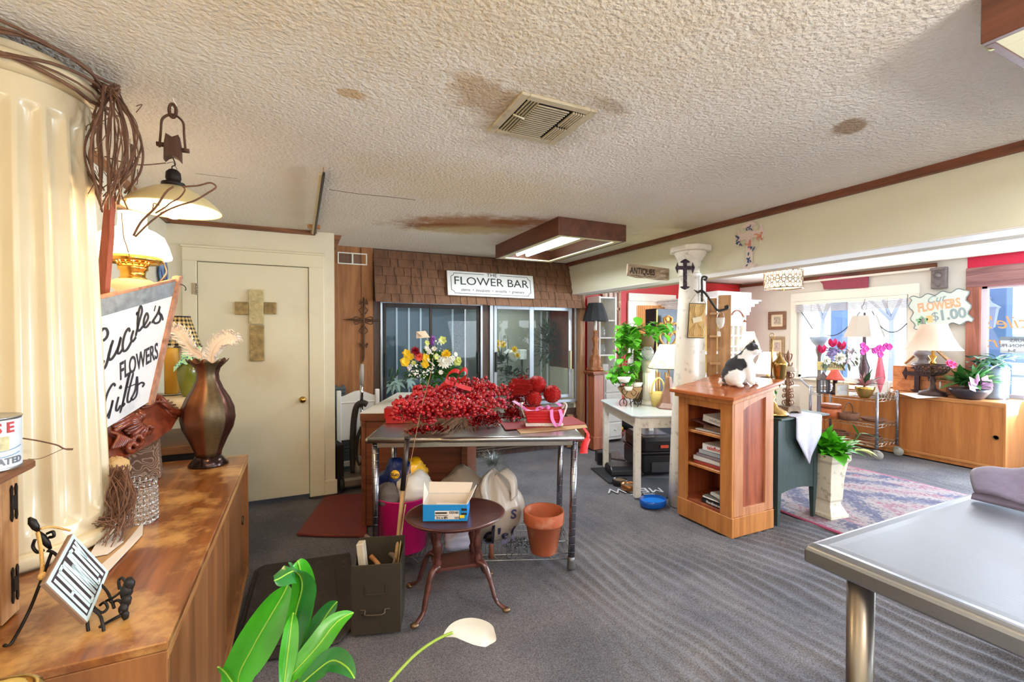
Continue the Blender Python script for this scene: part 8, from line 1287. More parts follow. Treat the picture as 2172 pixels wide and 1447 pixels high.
mb.tube([(30*kk*math.cos(R(12*i)),30*kk*math.sin(R(12*i)),(835-771)*kk)for i in range(30)],.009,6,closed=True);mb.build('lattice_bowl',BRZ,ll_);mb=MB();mb.box((.02,-.06,(835-812)*kk),(.035,.003,.08),.001);mb.build('price_tag',WHITEP,ll_);one('paper_sheet',MATS['paper_white'],'white paper under the bronze lamp on the right sideboard','paper',lambda mb:mb.prism([tuple(onH(x,y).xy)for x,y in((1905,834),(1945,845),(2005,842),(1985,832))],HZ-.0015,HZ))
# planted bowl, bucket, candle
pq=onH(2056,846);k=(pq-_C).dot(_F);kk=k/FPX;pb=turned('planted_bowl','dark ribbed bowl of green foliage with a pink bow on the right sideboard','planter',2056,846,k,[('bowl',mat('ribbed_bowl',(62,54,60),.35,bump=.0),[(0,846),(18,846),(24,842),(32,830),(34,824),(31,824),(0,828)])],z=HZ);pc_=Vec(pb.location)+Vec((0,0,.14));random.seed(17)
pt(pb,'foliage',GRN2,lambda mb:[mb.leaf(pc_+Vec((rnd(-.1,.1),rnd(-.08,.08),0)),(rnd(-1,1),rnd(-1,.6),rnd(.2,1.4)),rnd(.16,.36),rnd(.03,.10),.5,n=5)for _ in range(75)]);pt(pb,'pale_leaves',mat('leaf_pale',(170,206,104),.4,var=.2,vs=20),lambda mb:[mb.leaf(pc_,(rnd(-1,.7),-.7,rnd(.3,1)),.24,.10,.4,n=5)for _ in range(7)]);pt(pb,'pink_flowers',FM['pink'],lambda mb:[rosette(mb,dep(x,y,k-.05),.045,-_F,14,.6,2)for x,y in((2012,770),(2020,774))]);pt(pb,'pink_bow',mat('bow_mauve',(226,186,220),.45),lambda mb:[mb.strip(crom([dep(2080,818,k-.16),dep(2080+26*math.cos(a),818-14*math.sin(a)-4,k-.24),dep(2080+16*math.cos(a+.5),818-9*math.sin(a+.5),k-.2)],6),Vec((.02,.02,.07)))for a in(.1,.9,1.7,2.6,3.4,-.4)])
bq_=onX(2100,842,6.985);bq_.z=HZ;k=(bq_-_C).dot(_F);bk_=turned('galvanised_bucket','tall galvanised bucket with ivy behind the planted bowl at the window','bucket',2100,846,k,[('bucket_wall',mat('bucket_zinc',(104,114,126),.45,.4,var=.2,vs=14),[(0,846),(27,846),(28,842),(27,838),(27.5,834),(29,786),(30,783),(28,782),(0,790)])],z=HZ);pc_=Vec(bk_.location)+Vec((0,0,.36));pt(bk_,'ivy',mat('ivy_grey',(96,132,112),.5,var=.2,vs=14),lambda mb:[mb.leaf(pc_+Vec((rnd(-.15,.12),rnd(-.14,.16),rnd(-.03,.1))),(rnd(-1,1),rnd(-1,1),rnd(-.3,.8)),rnd(.06,.14),rnd(.05,.08),.6,n=4)for _ in range(60)])
turned('white_candle','white block candle on a slim stand behind the planted bowl','candle',2045,838,5.5,[('stand',IRP,[(0,838),(10,838),(2,834),(2,764),(11,762),(11,760),(0,760)]),('wax',MILK2,[(0,760),(10,760),(10,745),(0,744)])],z=HZ)
# wire cart
kx0,kx1,ky0,ky1=6.05,6.48,2.97,3.73;kcx,kcy=(kx0+kx1)/2,(ky0+ky1)/2;wc=thing('wire_cart','chrome three-tier wire cart on casters in front of the right sideboard','cart',(kcx,kcy,0))
for x in(kx0,kx1):
 for y in(ky0,ky1):pt(wc,'post',mat('cart_post',(150,150,160),.3,.9),lambda mb:(mb.tube([(x,y,.12),(x,y,.78)],.0155,10),[mb.lathe([(.0165,-.002),(.0172,0),(.0165,.002)],10,T=TR(x,y,.16+.05*i),cap=False)for i in range(12)]));cw_o=pt(wc,'caster',mat('caster_grey',(150,146,136),.5),lambda mb:(mb.lathe([(0,-.016),(.045,-.016),(.05,-.01),(.05,.01),(.045,.016),(0,.016)],18,T=TR(x,y-.015,.05,0,R(90),R(25))),mb.box((x,y,.095),(.05,.05,.02),.004)))
for z in(.70,.395,.175):pt(wc,'wire_shelf',SHELFW,lambda mb:(wire_shelf(mb,ky1-ky0,kx1-kx0,0,.035,.03,1),setattr(mb,'v',[(kcx-v[1],kcy+v[0],z+v[2])for v in mb.v])))
pt(wc,'basket_rim',SHELFW,lambda mb:([mb.tube([(x,ky0,.765),(x,ky1,.765)],.004,5)for x in(kx0,kx1)],[mb.tube([(kx0,y,.765),(kx1,y,.765)],.004,5)for y in(ky0,ky1)],[mb.tube([(kx0,ky0+(ky1-ky0)*i/18,.765 if i%2 else .70)for i in range(19)],.0025,4),mb.tube([(kx0+(kx1-kx0)*i/12,ky0,.765 if i%2 else .70)for i in range(13)],.0025,4)]));pt(wc,'push_handle',mat('handle_plastic',(170,172,186),.4),lambda mb:mb.tube(crom([(kx0,ky1,.74),(kx0-.02,ky1+.12,.86),(kx0+.1,ky1+.16,.87),(kx1,ky1+.12,.86),(kx1,ky1,.74)],5),.012,8))
CZ=.704
def onK(px,dpt):p=dep(px,800,dpt);return p
def cart(name,lab,cat,px,d,segs,z=CZ,yb=840,**k):return turned(name,lab,cat,px,yb,d,segs,z=z,**k)
LNT=mat('lantern_metal',(92,82,84),.5,.4);lt_=cart('metal_lantern','small dark metal lantern with peaked roof on the wire cart','lantern',1746,5.75,[('lantern_frame',LNT,[(0,840),(12,840),(12,836),(0,836)],{'n':6,'sm':False}),('roof',LNT,[(13,812),(12,808),(4,800),(2,796),(0,793)],{'n':6,'sm':False,'cap':False})]);q=Vec(lt_.location);pt(lt_,'bars',LNT,lambda mb:[mb.tube([q+Vec((.066*math.cos(R(30*i)),.066*math.sin(R(30*i)),.02)),q+Vec((.066*math.cos(R(30*i)),.066*math.sin(R(30*i)),.17))],.006,4)for i in range(12)]);pt(lt_,'pane',glass('lantern_pane',(.9,.95,1),.6,haze=.15),lambda mb:mb.lathe([(.06,.02),(.06,.17)],6,cap=False,T=Mat.Translation(q)))
cart('red_tole_lamp','little lamp with red painted metal shade and dark stem on the wire cart','lamp',1771,5.65,[('stem',mat('tole_dark',(60,34,36),.4),[(0,840),(9,840),(8,834),(4,830),(4,808),(0,806)]),('lamp_shade',mat('tole_red',(206,84,66),.35,var=.1,vs=30),[(17,809),(16,806),(8,792),(7,788)],{'cap':False,'solid':.003})])
q=dep(1786,826,5.50);q.z=CZ+.075;one('photo_frame',mat('frame_oak',(206,182,140),.5),'small light wood photo frame standing on the wire cart','frame',lambda mb:([mb.box((x,0,0),(.014,.012,.155),.002,T=Mat.Translation(q)@Mat.Rotation(-.5,4,'Z'))for x in(-.07,.07)],[mb.box((0,0,z),(.15,.012,.014),.002,T=Mat.Translation(q)@Mat.Rotation(-.5,4,'Z'))for z in(-.07,.07)],mb.box((0,.004,0),(.13,.004,.13),0,T=Mat.Translation(q)@Mat.Rotation(-.5,4,'Z'),mi=1)),group=None)if False else None
pf_=thing('photo_frame','small light wood photo frame standing on the wire cart','frame',(q.x,q.y,CZ));fT_=Mat.Translation(q)@Mat.Rotation(-.5,4,'Z');pt(pf_,'rails',mat('frame_oak',(206,182,140),.5),lambda mb:([mb.box((x,0,0),(.014,.012,.15),.002,T=fT_)for x in(-.07,.07)],[mb.box((0,0,z),(.126,.011,.014),.002,T=fT_)for z in(-.068,.068)]));pt(pf_,'photo',mat('photo_pale',(206,204,206),.4,var=.2,vs=20),lambda mb:mb.box((0,.004,0),(.13,.003,.13),0,T=fT_))
gq=dep(1768,777,5.85);gp_=thing('garden_planter','cream planter box lettered GARDEN, full of silk tulips and hydrangea, above the cart','planter',(gq.x,gq.y,CZ));gT=frameT(gq,_R,(0,0,1));gw=49*5.85/FPX;gh=18*5.85/FPX;pt(gp_,'box',mat('garden_box',(214,202,142),.7,var=.08,vs=12),lambda mb:mb.box((0,0,-.05),(gw,gh,.1),.003,T=gT));pt(gp_,'lettering',mat('garden_ink',(110,106,90),.7),lambda mb:mb.text('GARDEN',.072,gT@Mat.Translation((0,-.004,.002)),sx=.92));pt(gp_,'wire_leg',SHELFW,lambda mb:[mb.tube([gT@Vec((x*.4*gw,-gh/2,-.05-.04*s)),Vec((0,0,0))+(gT@Vec((x*.45*gw,0,-.05-.06*s))).xy.to_3d()+Vec((0,0,CZ))],.004,5)for x in(-1,1)for s in(-1,1)])
for(x,y,c)in((1743,740,'pink'),(1766,727,'pink'),(1785,733,'pink')):pt(gp_,'tulip',FM[c],lambda mb:[mb.leaf(dep(x,y+10,5.82),(math.cos(a)*.5,math.sin(a)*.5,1),.13,.07,-.15,up=(math.cos(a),math.sin(a),.2),n=5,fold=.3)for a in[R(60*i)for i in range(6)]])
pt(gp_,'hydrangea',FM['lilac'],lambda mb:[mb.leaf(dep(1765+rnd(-13,13),750+rnd(-9,9),5.8),(rnd(-1,1),rnd(-1,0),rnd(-1,1)),.04,.035,0,n=3)for _ in range(90)]);pt(gp_,'white_flowers',FM['white'],lambda mb:(rosette(mb,dep(1780,760,5.72),.085,-_F,40,.8,4),rosette(mb,dep(1753,765,5.75),.06,-_F,26,.8,3)));pt(gp_,'silk_leaves',mat('silk_leaf',(112,128,110),.6,var=.3,vs=10),lambda mb:[mb.leaf(dep(1770+rnd(-28,45),756+rnd(-22,16),5.84),(rnd(-1,1),rnd(-.6,.2),rnd(-.9,.6)),rnd(.06,.14),.035,.5,n=4)for _ in range(60)]);pt(gp_,'mauve_sprays',FM['pale'],lambda mb:[mb.leaf(dep(1800+rnd(-10,12),748+rnd(-16,26),5.82),(rnd(-1,1),-.3,rnd(-1,1)),.05,.03,.3,n=3)for _ in range(40)])
bz=cart('brass_bowl','footed brass bowl of pink bromeliad and orchid leaves on the wire cart','bowl',1834,5.35,[('bowl_wall',MATS['brass'],[(0,842),(8,842),(12,836),(17,824),(18,818),(16,818),(0,824)])],yb=842);bq2=Vec(bz.location)+Vec((0,0,.13));pt(bz,'pink_bromeliad',mat('bromeliad',(196,140,140),.6,var=.2,vs=20),lambda mb:[mb.leaf(bq2,(rnd(-1,1),rnd(-1,.8),rnd(.3,1.3)),rnd(.10,.22),.02,.5,n=4)for _ in range(80)]);pt(bz,'orchid_leaves',GRN,lambda mb:[mb.leaf(bq2,d_,.24,.06,.3,n=6)for d_ in((1,-.5,.35),(.2,-.2,1),(.9,-.6,.9),(-.4,-.4,.9))]);pt(bz,'orchid_stems',mat('orchid_stem',(84,72,62),.6),lambda mb:[mb.tube(crom([bq2,dep(1826,780,5.4),dep(1832,745,5.45),dep(x,y,5.45)],6),.006,5)for x,y in((1840,735),(1880,737))]);pt(bz,'orchid_blossoms',FM['orchid'],lambda mb:[rosette(mb,dep(x,y,5.4),.045,-_F,10,.3,2)for x,y in((1829,733),(1836,740),(1829,746),(1858,742),(1864,738),(1870,740),(1878,734),(1866,752),(1885,736),(1854,744))])
cart('pink_cone','rose pink frosted cone standing on the wire cart beside the crate','cone',1866,5.55,[('cone',mat('cone_rose',(220,104,122),.5,bump=.6,bs=60),[(0,840),(9,803),(7,785),(3,757),(0,754)],{'fn':lambda a,z:1+.06*math.cos(7*a)})],z=CZ);one('paper_bag',mat('bag_ivory',(226,214,200),.7,bump=.3,bs=20),'ivory crumpled gift bag at the right end of the wire cart','bag',lambda mb:mb.box(tuple(dep(1862,816,5.6).xy)+(CZ+.095,),(.18,.12,.19),.02,rz=-.6));cart('white_mug','white mug behind the ivory bag on the cart','mug',1878,5.75,[('mug_wall',WHITEP,[(0,830),(8,830),(9,806),(8,806),(0,826)])],yb=830,z=CZ)
cart('orange_tin','round rusty orange printed tin on the middle shelf of the cart','tin',1763,5.75,[('tin_wall',mat('tin_orange',(186,96,50),.5,var=.25,vs=18),[(0,886),(18,886),(18,862),(0,862)]),('lid',mat('tin_lid',(150,78,46),.4),[(18.6,866),(18.6,859),(17,857),(0,857)])],z=.40,yb=886);WIC=mat('wicker_brown',(124,82,58),.8,bump=1.,bs=90,var=.2,vs=60);wb_=cart('wicker_basket','brown wicker basket with hoop handle on the middle shelf of the cart','basket',1800,5.6,[('basket_body',WIC,[(0,890),(16,890),(19,875),(18,875),(15,888),(0,888)])],z=.40,yb=890);q=Vec(wb_.location);pt(wb_,'hoop_handle',WIC,lambda mb:mb.tube([q+Vec((.09*math.cos(R(9*i)),0,.08+.13*math.sin(R(9*i))))for i in range(21)],.008,6));one('wicker_tray',WIC,'low dark wicker tray on the middle shelf of the cart','tray',lambda mb:mb.lathe([(0,0),(.10,0),(.13,.04),(.12,.04),(.09,.01),(0,.01)],20,T=TR(6.28,3.12,.40)));
for i,(x,y,lab)in enumerate(((6.2,3.5,'wicker wreath at the far end of the bottom cart shelf'),(6.25,3.15,'coiled wicker piece at the near end of the bottom cart shelf'))):one('wicker_wreath',WIC,lab,'wreath',lambda mb:[mb.tube([(x+(.11+.01*j)*math.cos(R(18*i_)),y+(.11+.01*j)*math.sin(R(18*i_)),.195+.02*(j%2))for i_ in range(20)],.012,5,closed=True)for j in range(3)])
# lamps by the window
turned('floor_torchiere','grey floor torchiere lamp with pale glass bowl in front of the window','lamp',1737,872,6.15,[('pole',mat('torch_grey',(120,116,126),.4,.5),[(0,920),(24,918),(20,912),(4,908),(3.5,740),(6,732),(7,726),(6,718),(0,718)]),('glass_bowl',mat('torch_glass',(150,172,198),.4),[(6,718),(14,709),(19,698),(18,698),(5,716)],{'cap':False})],z=(872-920)*6.15/FPX*-1*0+.0,n=24);o_=bpy.data.objects['floor_torchiere'];o_.location.z=6.15/FPX*48.
wl=turned('window_table_lamp','big table lamp with ivory panelled shade in front of the window','lamp',1832,838,6.35,[('lamp_shade',mat('ivory_shade',(200,192,182),.8),[(37,735),(30,715),(22,690)],{'cap':False,'n':8,'sm':False}),('lamp_base',IRP,[(0,838),(16,838),(6,830),(10,800),(4,780),(3,740),(2,688),(2,684),(0,683)])],z=HZ)
# wall pieces
def wallframe(name,lab,a,b,m,pic):
 p0=onX(a[0],a[1],XW-.015);p1=onX(b[0],b[1],XW-.015);t=thing(name,lab,'picture',(XW-.015,(p0.y+p1.y)/2,p1.z));y0,y1,z0,z1=p1.y,p0.y,p1.z,p0.z;w=.05
 pt(t,'frame_rails',m,lambda mb:([mb.box((XW-.015,y,(z0+z1)/2),(.028,w,z1-z0),.005)for y in(y0+w/2,y1-w/2)],[mb.box((XW-.015,(y0+y1)/2,z),(.026,y1-y0-2*w,w),.005)for z in(z0+w/2,z1-w/2)]));pt(t,'mount',mat('mount_cream',(232,218,190),.7),lambda mb:mb.box((XW-.006,(y0+y1)/2,(z0+z1)/2),(.008,y1-y0-.06,z1-z0-.06),0));pt(t,'print',pic,lambda mb:mb.box((XW-.012,(y0+y1)/2,(z0+z1)/2),(.004,(y1-y0)*.38,(z1-z0)*.42),0));return t
GF=wood('gilt_frame',(96,66,50),(150,112,86),'y',20,.5);wallframe('framed_print','square brown framed flower print, upper of two left of the window',(1630,662),(1667,699),GF,mat('print_a',(180,168,150),.7,var=.6,vs=34));wallframe('framed_print','taller framed flower print hanging below the square one left of the window',(1633,714),(1664,757),wood('gilt_frame2',(130,104,80),(180,156,124),'y',20,.5),mat('print_b',(196,178,170),.7,var=.5,vs=30))
bl=thing('window_blind','raised white slatted blind at the top of the left window','blind',(XW-.04,(w1a+w1b)/2,1.80));pt(bl,'head_rail',WHITEP,lambda mb:mb.box((XW-.035,(w1a+w1b)/2,w1z1-.03),(.05,w1b-w1a-.01,.05),.004));pt(bl,'slats',mat('slat_grey',(206,206,214),.5),lambda mb:[mb.box((XW-.035,(w1a+w1b)/2,w1z1-.068-.0135*i),(.045,w1b-w1a-.02,.009),.002)for i in range(8)]);pt(bl,'lift_cords',MATS['cord_tan'],lambda mb:[mb.tube([(XW-.062,y,w1z1-.05),(XW-.062,y,w1z1-.18)],.002,4)for y in(3.4,3.9,4.4)])
va=[onX(x,y,XW-.03)for x,y in((1735,592),(1746,586),(1842,584),(1841,610),(1748,614),(1746,603))];one('valance_board',mat('valance_rose',(150,62,84),.6,var=.12,vs=20),'dusty rose embossed valance board hanging above the window','valance',lambda mb:mb.prism([(p.y,p.z)for p in va],-.012,.012,T=frameT((XW-.03,0,0),(0,1,0),(0,0,1))))
dq=dep(1661,593,6.05);kk=6.05/FPX;dl_=thing('drum_light','round drum ceiling light with ring-pattern metal shade, lit, in the right room','light',(dq.x,dq.y,2.05));DG=mat('drum_metal',(120,102,84),.4,.6);r_=36*kk;zA,zB=2.06,2.29;pt(dl_,'diffuser',shade('drum_cloth',(255,240,216),.25),lambda mb:mb.lathe([(0,zA+.01),(r_*.96,zA+.01),(r_*.96,zB)],40,T=TR(dq.x,dq.y,0),cap=False));pt(dl_,'ring_lattice',DG,lambda mb:([mb.tube([(dq.x+r_*math.cos(R(10*i)),dq.y+r_*math.sin(R(10*i)),z)for i in range(36)],.008,6,closed=True)for z in(zA,zB)],[mb.tube([(dq.x+r_*math.cos(a0+.042/r_*1.45*math.cos(b)),dq.y+r_*math.sin(a0+.042/r_*1.45*math.cos(b)),z0+.057*math.sin(b))for b in[R(24*i)for i in range(15)]],.0045,4,closed=True)for row,z0 in enumerate((zA+.0575,zA+.115,zA+.1725))for a0 in[2*PI*(i+.5*row)/20 for i in range(20)]]));pt(dl_,'finial',MATS['brass'],lambda mb:mb.sphere((dq.x,dq.y,zA-.012),.018,10,7));pt(dl_,'ceiling_plate',WHITEP,lambda mb:mb.lathe([(0,zB),(.03,zB),(.03,ZC-.02),(.08,ZC-.015),(.08,ZC),(0,ZC)],20,T=TR(dq.x,dq.y,0)));bulb('drum_light_bulb',(0,0,.13),4,(1,.88,.7),.06,dl_)
b0,b1=onX(1977,569,XW-.03),onX(2009,611,XW-.03);one('iron_box',LEAD,'dark embossed metal box hung high on the wall by the doorway casing','box',lambda mb:(mb.box((XW-.03,(b0.y+b1.y)/2,(b0.z+b1.z)/2),(.06,b0.y-b1.y,b0.z-b1.z),.006),mb.box((XW-.066,(b0.y+b1.y)/2,b0.z-.02),(.03,b0.y-b1.y+.01,.03),.004),mb.tube([(XW-.062,(b0.y+b1.y)/2+.05*math.cos(R(18*i)),(b0.z+b1.z)/2+.03+.045*math.sin(R(18*i)))for i in range(20)],.006,5,closed=True),mb.sphere((XW-.06,(b0.y+b1.y)/2,(b0.z+b1.z)/2+.03),.03,10,7),[mb.tube([(XW-.062,(b0.y+b1.y)/2+s*.05,b1.z+.08),(XW-.062,(b0.y+b1.y)/2,b1.z+.02)],.006,5)for s in(-1,1)]))
sX=XW-.06;e=[onX(x,y,sX)for x,y in((1930,632),(2050,613),(2061,683),(1938,697))];so=(e[0]+e[1]+e[2]+e[3])/4;sxv=((e[1]-e[0])+(e[2]-e[3]))/2;syv=((e[0]-e[3])+(e[1]-e[2]))/2;sT=frameT(so,sxv,syv);sw2,sh2=sxv.length/2,syv.length/2
ed=[(-sw2+2*sw2*i/24,sh2+.018*math.sin(i*PI/3.2))for i in range(25)]+[(sw2+.022*math.sin(i*PI/2.5),sh2-2*sh2*i/12)for i in range(1,12)]+[(sw2-2*sw2*i/24,-sh2+.018*math.sin(i*PI/3))for i in range(25)]+[(-sw2+.022*math.sin(i*PI/2.5),-sh2+2*sh2*i/12)for i in range(1,12)]
cf=thing('cut_flowers_sign','pale wavy-edged painted sign offering cut flowers for $1.00 beside the doorway','sign',tuple(so-Vec((0,0,sh2))));pt(cf,'board',mat('sign_pale',(214,226,218),.6),lambda mb:mb.prism(ed,-.008,.004,T=sT));pt(cf,'edge_line',mat('sign_edge',(120,126,128),.6),lambda mb:mb.tube([sT@Vec((x,y,.003))for x,y in ed],.006,4,closed=True));pt(cf,'peach_lettering',mat('ink_peach',(238,176,140),.6),lambda mb:(mb.text('FLOWERS',.15,sT@Mat.Translation((.0,sh2*.24,.005)),bold=.006,fit=sw2*1.5)));pt(cf,'grey_lettering',mat('ink_grey',(150,166,170),.6),lambda mb:(mb.text('Cut',.12,sT@Mat.Translation((-sw2*.08,sh2*.66,.007)),shear=.4)));pt(cf,'price_lettering',MATS['ink_grey'],lambda mb:(mb.text('$',.15,sT@Mat.Translation((-sw2*.17,-sh2*.42,.005))),mb.text('1.00',.17,sT@Mat.Translation((sw2*.42,-sh2*.42,.005)),bold=.006,fit=sw2*.85)));pt(cf,'painted_pot',mat('ink_orange',(240,196,140),.6),lambda mb:mb.prism([(-sw2*.46,-sh2*.75),(-sw2*.27,-sh2*.75),(-sw2*.24,-sh2*.3),(-sw2*.5,-sh2*.3)],.004,.006,T=sT));pt(cf,'painted_leaves',mat('ink_green',(140,190,150),.6),lambda mb:[mb.leaf(sT@Vec((-sw2*.66,-sh2*.6,.006)),sT.to_3x3()@Vec((math.cos(a),math.sin(a),0)),.07,.05,0,up=(-1,0,0),n=4,fold=0)for a in(.3,1.5,2.7,3.9,5.1)])
# doorway window lettering seen from inside, hours card
gx=XW+.026;gT2=frameT(onX(2150,702,gx),(0,1,0),(0,0,1));dc=thing('window_lettering','gold script lettering on the right window glass, reversed as seen from inside','lettering',(gx,onX(2150,700,gx).y,1.4));pt(dc,'script',mat('gold_letter',(206,152,96),.4),lambda mb:(mb.text("Lucile's",.20,gT2@Mat.Translation((-.05,.09,0)),shear=.35),mb.text('Flowers',.19,gT2@Mat.Translation((-.05,-.13,0)),shear=.35)))
h0,h1=onX(2122,722,gx-.006),onX(2172,750,gx-.006);hk=thing('hours_card','grey hand-written opening hours card taped inside the right window','card',(gx,(h0.y+h1.y)/2,h1.z));hT2=frameT(((gx-.006),(h0.y+h1.y)/2,(h0.z+h1.z)/2),(0,-1,0),(0,0,1));pt(hk,'card_sheet',mat('card_grey',(190,190,196),.7),lambda mb:mb.box((0,0,0),(h0.y-h1.y,h0.z-h1.z,.003),0,T=hT2));hM=frameT(((gx-.009),(h0.y+h1.y)/2,(h0.z+h1.z)/2),(0,1,0),(0,0,1));pt(hk,'handwriting',mat('ink_hours',(90,88,96),.7),lambda mb:(mb.text('HOURS:',.055,hM@Mat.Translation((-.07,.07,0))),mb.text('MON-FRI',.05,hM@Mat.Translation((0,.01,0))),mb.text('9-4',.05,hM@Mat.Translation((-.0,-.045,0)))));pt(hk,'tape',mat('tape_grey',(120,128,140),.5),lambda mb:mb.box((.0,(h0.z-h1.z)/2+.02,.001),(.2,.04,.003),0,T=hT2))
for lab,pts in(('thin black cable swagged across the left half of the window',((1697,658),(1712,680),(1724,698))),('black cable swag between torchiere and blind hook',((1755,712),(1775,710),(1800,692),(1824,662))),('black cable swag across the right half of the window',((1850,660),(1866,690),(1885,704),(1905,702),(1924,686)))):one('hanging_cable',mat('cable_black',(44,42,48),.5),lab,'cable',lambda mb:mb.tube(crom([onX(x,y,XW-.05)for x,y in pts],6),.006,5))
one('blind_hook',WIRE,'bent wire hook hanging from the middle of the window blind','hook',lambda mb:mb.tube(crom([onX(*p,XW-.07)for p in((1835,634),(1832,645),(1828,652),(1832,658),(1838,654),(1836,640))],5),.006,5));one('white_rail',WHITEP,'white curtain rail near the ceiling over the window','rail',lambda mb:mb.box((XW-.028,3.9,2.27),(.05,2.0,.03),.004))
# white hutch with lamps
hq=dep(1585,700,6.9);HX0,HX1,HYf=5.35,6.52,4.98;wh=thing('white_hutch','distressed white hutch with deep cornice and warm lit shelf against the red wall','hutch',((HX0+HX1)/2,5.3,0));zc=onY(1600,668,HYf).z;DW=mat('distressed_white',(232,234,238),.6,var=.05,vs=8,dirt=(150,152,156),ds=18,da=.35)
pt(wh,'cornice',DW,lambda mb:[mb.box(((HX0+HX1)/2,5.29,zc+.02+z),(HX1-HX0+2*o_,.62+2*o_,h),.006)for z,h,o_ in((.0,.05,.0),(.07,.09,.012),(.13,.05,.05),(.17,.035,.09),(.20,.02,.12))]);pt(wh,'side_panel',DW,lambda mb:[mb.box((x,5.32,zc/2),(.03,.55,zc),.003)for x in(HX0+.015,HX1-.015)]);pt(wh,'back_panel',mat('hutch_lamplit',(236,200,120),.7),lambda mb:mb.box(((HX0+HX1)/2,5.58,zc/2),(HX1-HX0-.06,.02,zc-.02),0));pt(wh,'valance_rail',wood('hutch_oak',(168,104,50),(210,150,88),'x',9,.5),lambda mb:mb.box(((HX0+HX1)/2,5.5,zc-.09),(HX1-HX0-.06,.03,.16),.003));pt(wh,'shelf',DW,lambda mb:[mb.box(((HX0+HX1)/2,5.3,z),(HX1-HX0-.06,.5,.03),.003)for z in(.80,1.16)]);pt(wh,'lower_cabinet',DW,lambda mb:mb.box(((HX0+HX1)/2,5.25,.41),(HX1-HX0-.07,.62,.76),.006))  # back panel's yellow is the lamp's light painted into its colour
zt_=zc+.232;b0,b1=onY(1512,640,5.2),onY(1583,622,5.2);wd=thing('drawer_box','whitewashed two-drawer box on top of the white hutch','box',((b0.x+b1.x)/2,5.25,zt_));pt(wd,'carcass',DW,lambda mb:mb.box(((b0.x+b1.x)/2,5.25,zt_+.07),(b1.x-b0.x,.3,.14),.005));[pt(wd,'drawer_front',DW,lambda mb:mb.box((b0.x+(b1.x-b0.x)*f,5.096,zt_+.07),((b1.x-b0.x)*.36,.012,.12),.004))for f in(.42,.80)]
def litlamp(lab,px,py,d,s,yb,nm='lit_table_lamp',col=(255,224,150),e=1.3,pw=4):
 t=turned(nm,lab,'lamp',px,yb,d,[('lamp_shade',shade('lit_shade_'+lab[:4],col,e),[(s,py),(s*.82,py-s*.5),(s*.6,py-s*1.0),(s*.5,py-s*1.5)],{'cap':False}),('lamp_base',MATS['brass'],[(0,yb),(s*.5,yb),(s*.3,yb-2),(3,yb-5),(5,yb-10),(2,py),(2,py-s*1.2),(0,py-s*1.2)])]);bulb('table_lamp_light',(0,0,(yb-py+s*.5)*d/FPX),pw,(1,.78,.45),parent=t);return t
litlamp('amber lit table lamp with fluted shade inside the white hutch',1588,735,6.75,21,765,pw=5);litlamp('cream shaded lit lamp low behind the cat, by the framed prints',1628,792,6.6,30,812,'lit_low_lamp',(255,236,200),.9,3);one('lamp_stand',mat('stand_cream',(214,200,176),.6),'small cream stand under the low lit lamp behind the cat','stand',lambda mb:mb.box((dep(1628,812,6.5).x,dep(1628,812,6.45).y,(EYE-101*6.6/FPX)/2-.003),(.5,.55,EYE-101*6.6/FPX-.006),.006))
m0,m1=onY(1543,758,4.9),onY(1577,690,4.9);mc=thing('arched_wall_cabinet','small white arched cabinet with pane doors in front of the white hutch','cabinet',((m0.x+m1.x)/2,4.9,m0.z));mx_,mw=(m0.x+m1.x)/2,m1.x-m0.x;pt(mc,'door_grid',WHC,lambda mb:([mb.box((m0.x+mw*i/3,4.9,(m0.z+m1.z)/2),(.022,.03,m1.z-m0.z),.002)for i in range(4)],[mb.box((mx_,4.9,m0.z+(m1.z-m0.z)*i/3),(mw,.028,.022),.002)for i in range(4)]));pt(mc,'arched_top',mat('arch_grey',(206,208,206),.7,var=.3,vs=40),lambda mb:mb.prism([(mw*.6*math.cos(R(15*i)),.17*math.sin(R(15*i)))for i in range(13)],-.02,.02,T=frameT((mx_,4.9,m1.z),(1,0,0),(0,0,1))));pt(mc,'pedestal',WHC,lambda mb:mb.box((mx_,4.9,m0.z/2),(mw,.1,m0.z),.004))
one('bridge_lamp_arm',mat('arm_copper',(120,74,54),.4,.5),'curved copper lamp arm over the arched white cabinet','lamp',lambda mb:(mb.tube(crom([onY(*p,4.9)for p in((1548,692),(1549,676),(1556,662),(1566,659),(1574,666),(1577,674))],6),.012,6),mb.lathe([(.05,-.04),(.02,0),(.01,.02)],14,T=Mat.Translation(onY(1577,678,4.9)),cap=False)))
wbq=dep(1633,808,6.3);wbq.z=EYE-101*6.6/FPX+.06;one('wire_basket',WB,'black scrolled wire basket behind the cat on a shelf edge','basket',lambda mb:([mb.tube([wbq+_R*(.12*math.cos(R(12*i))*s)+Vec((.05*math.sin(R(12*i)),.05*math.sin(R(12*i)),z))for i in range(30)],.005,5,closed=True)for z,s in((.05,1.1),(-.05,.7))],[mb.tube(spiral(wbq+_R*(.026*j),.02,.005,0,6,_R,_U),.004,4)for j in range(-4,5)]))
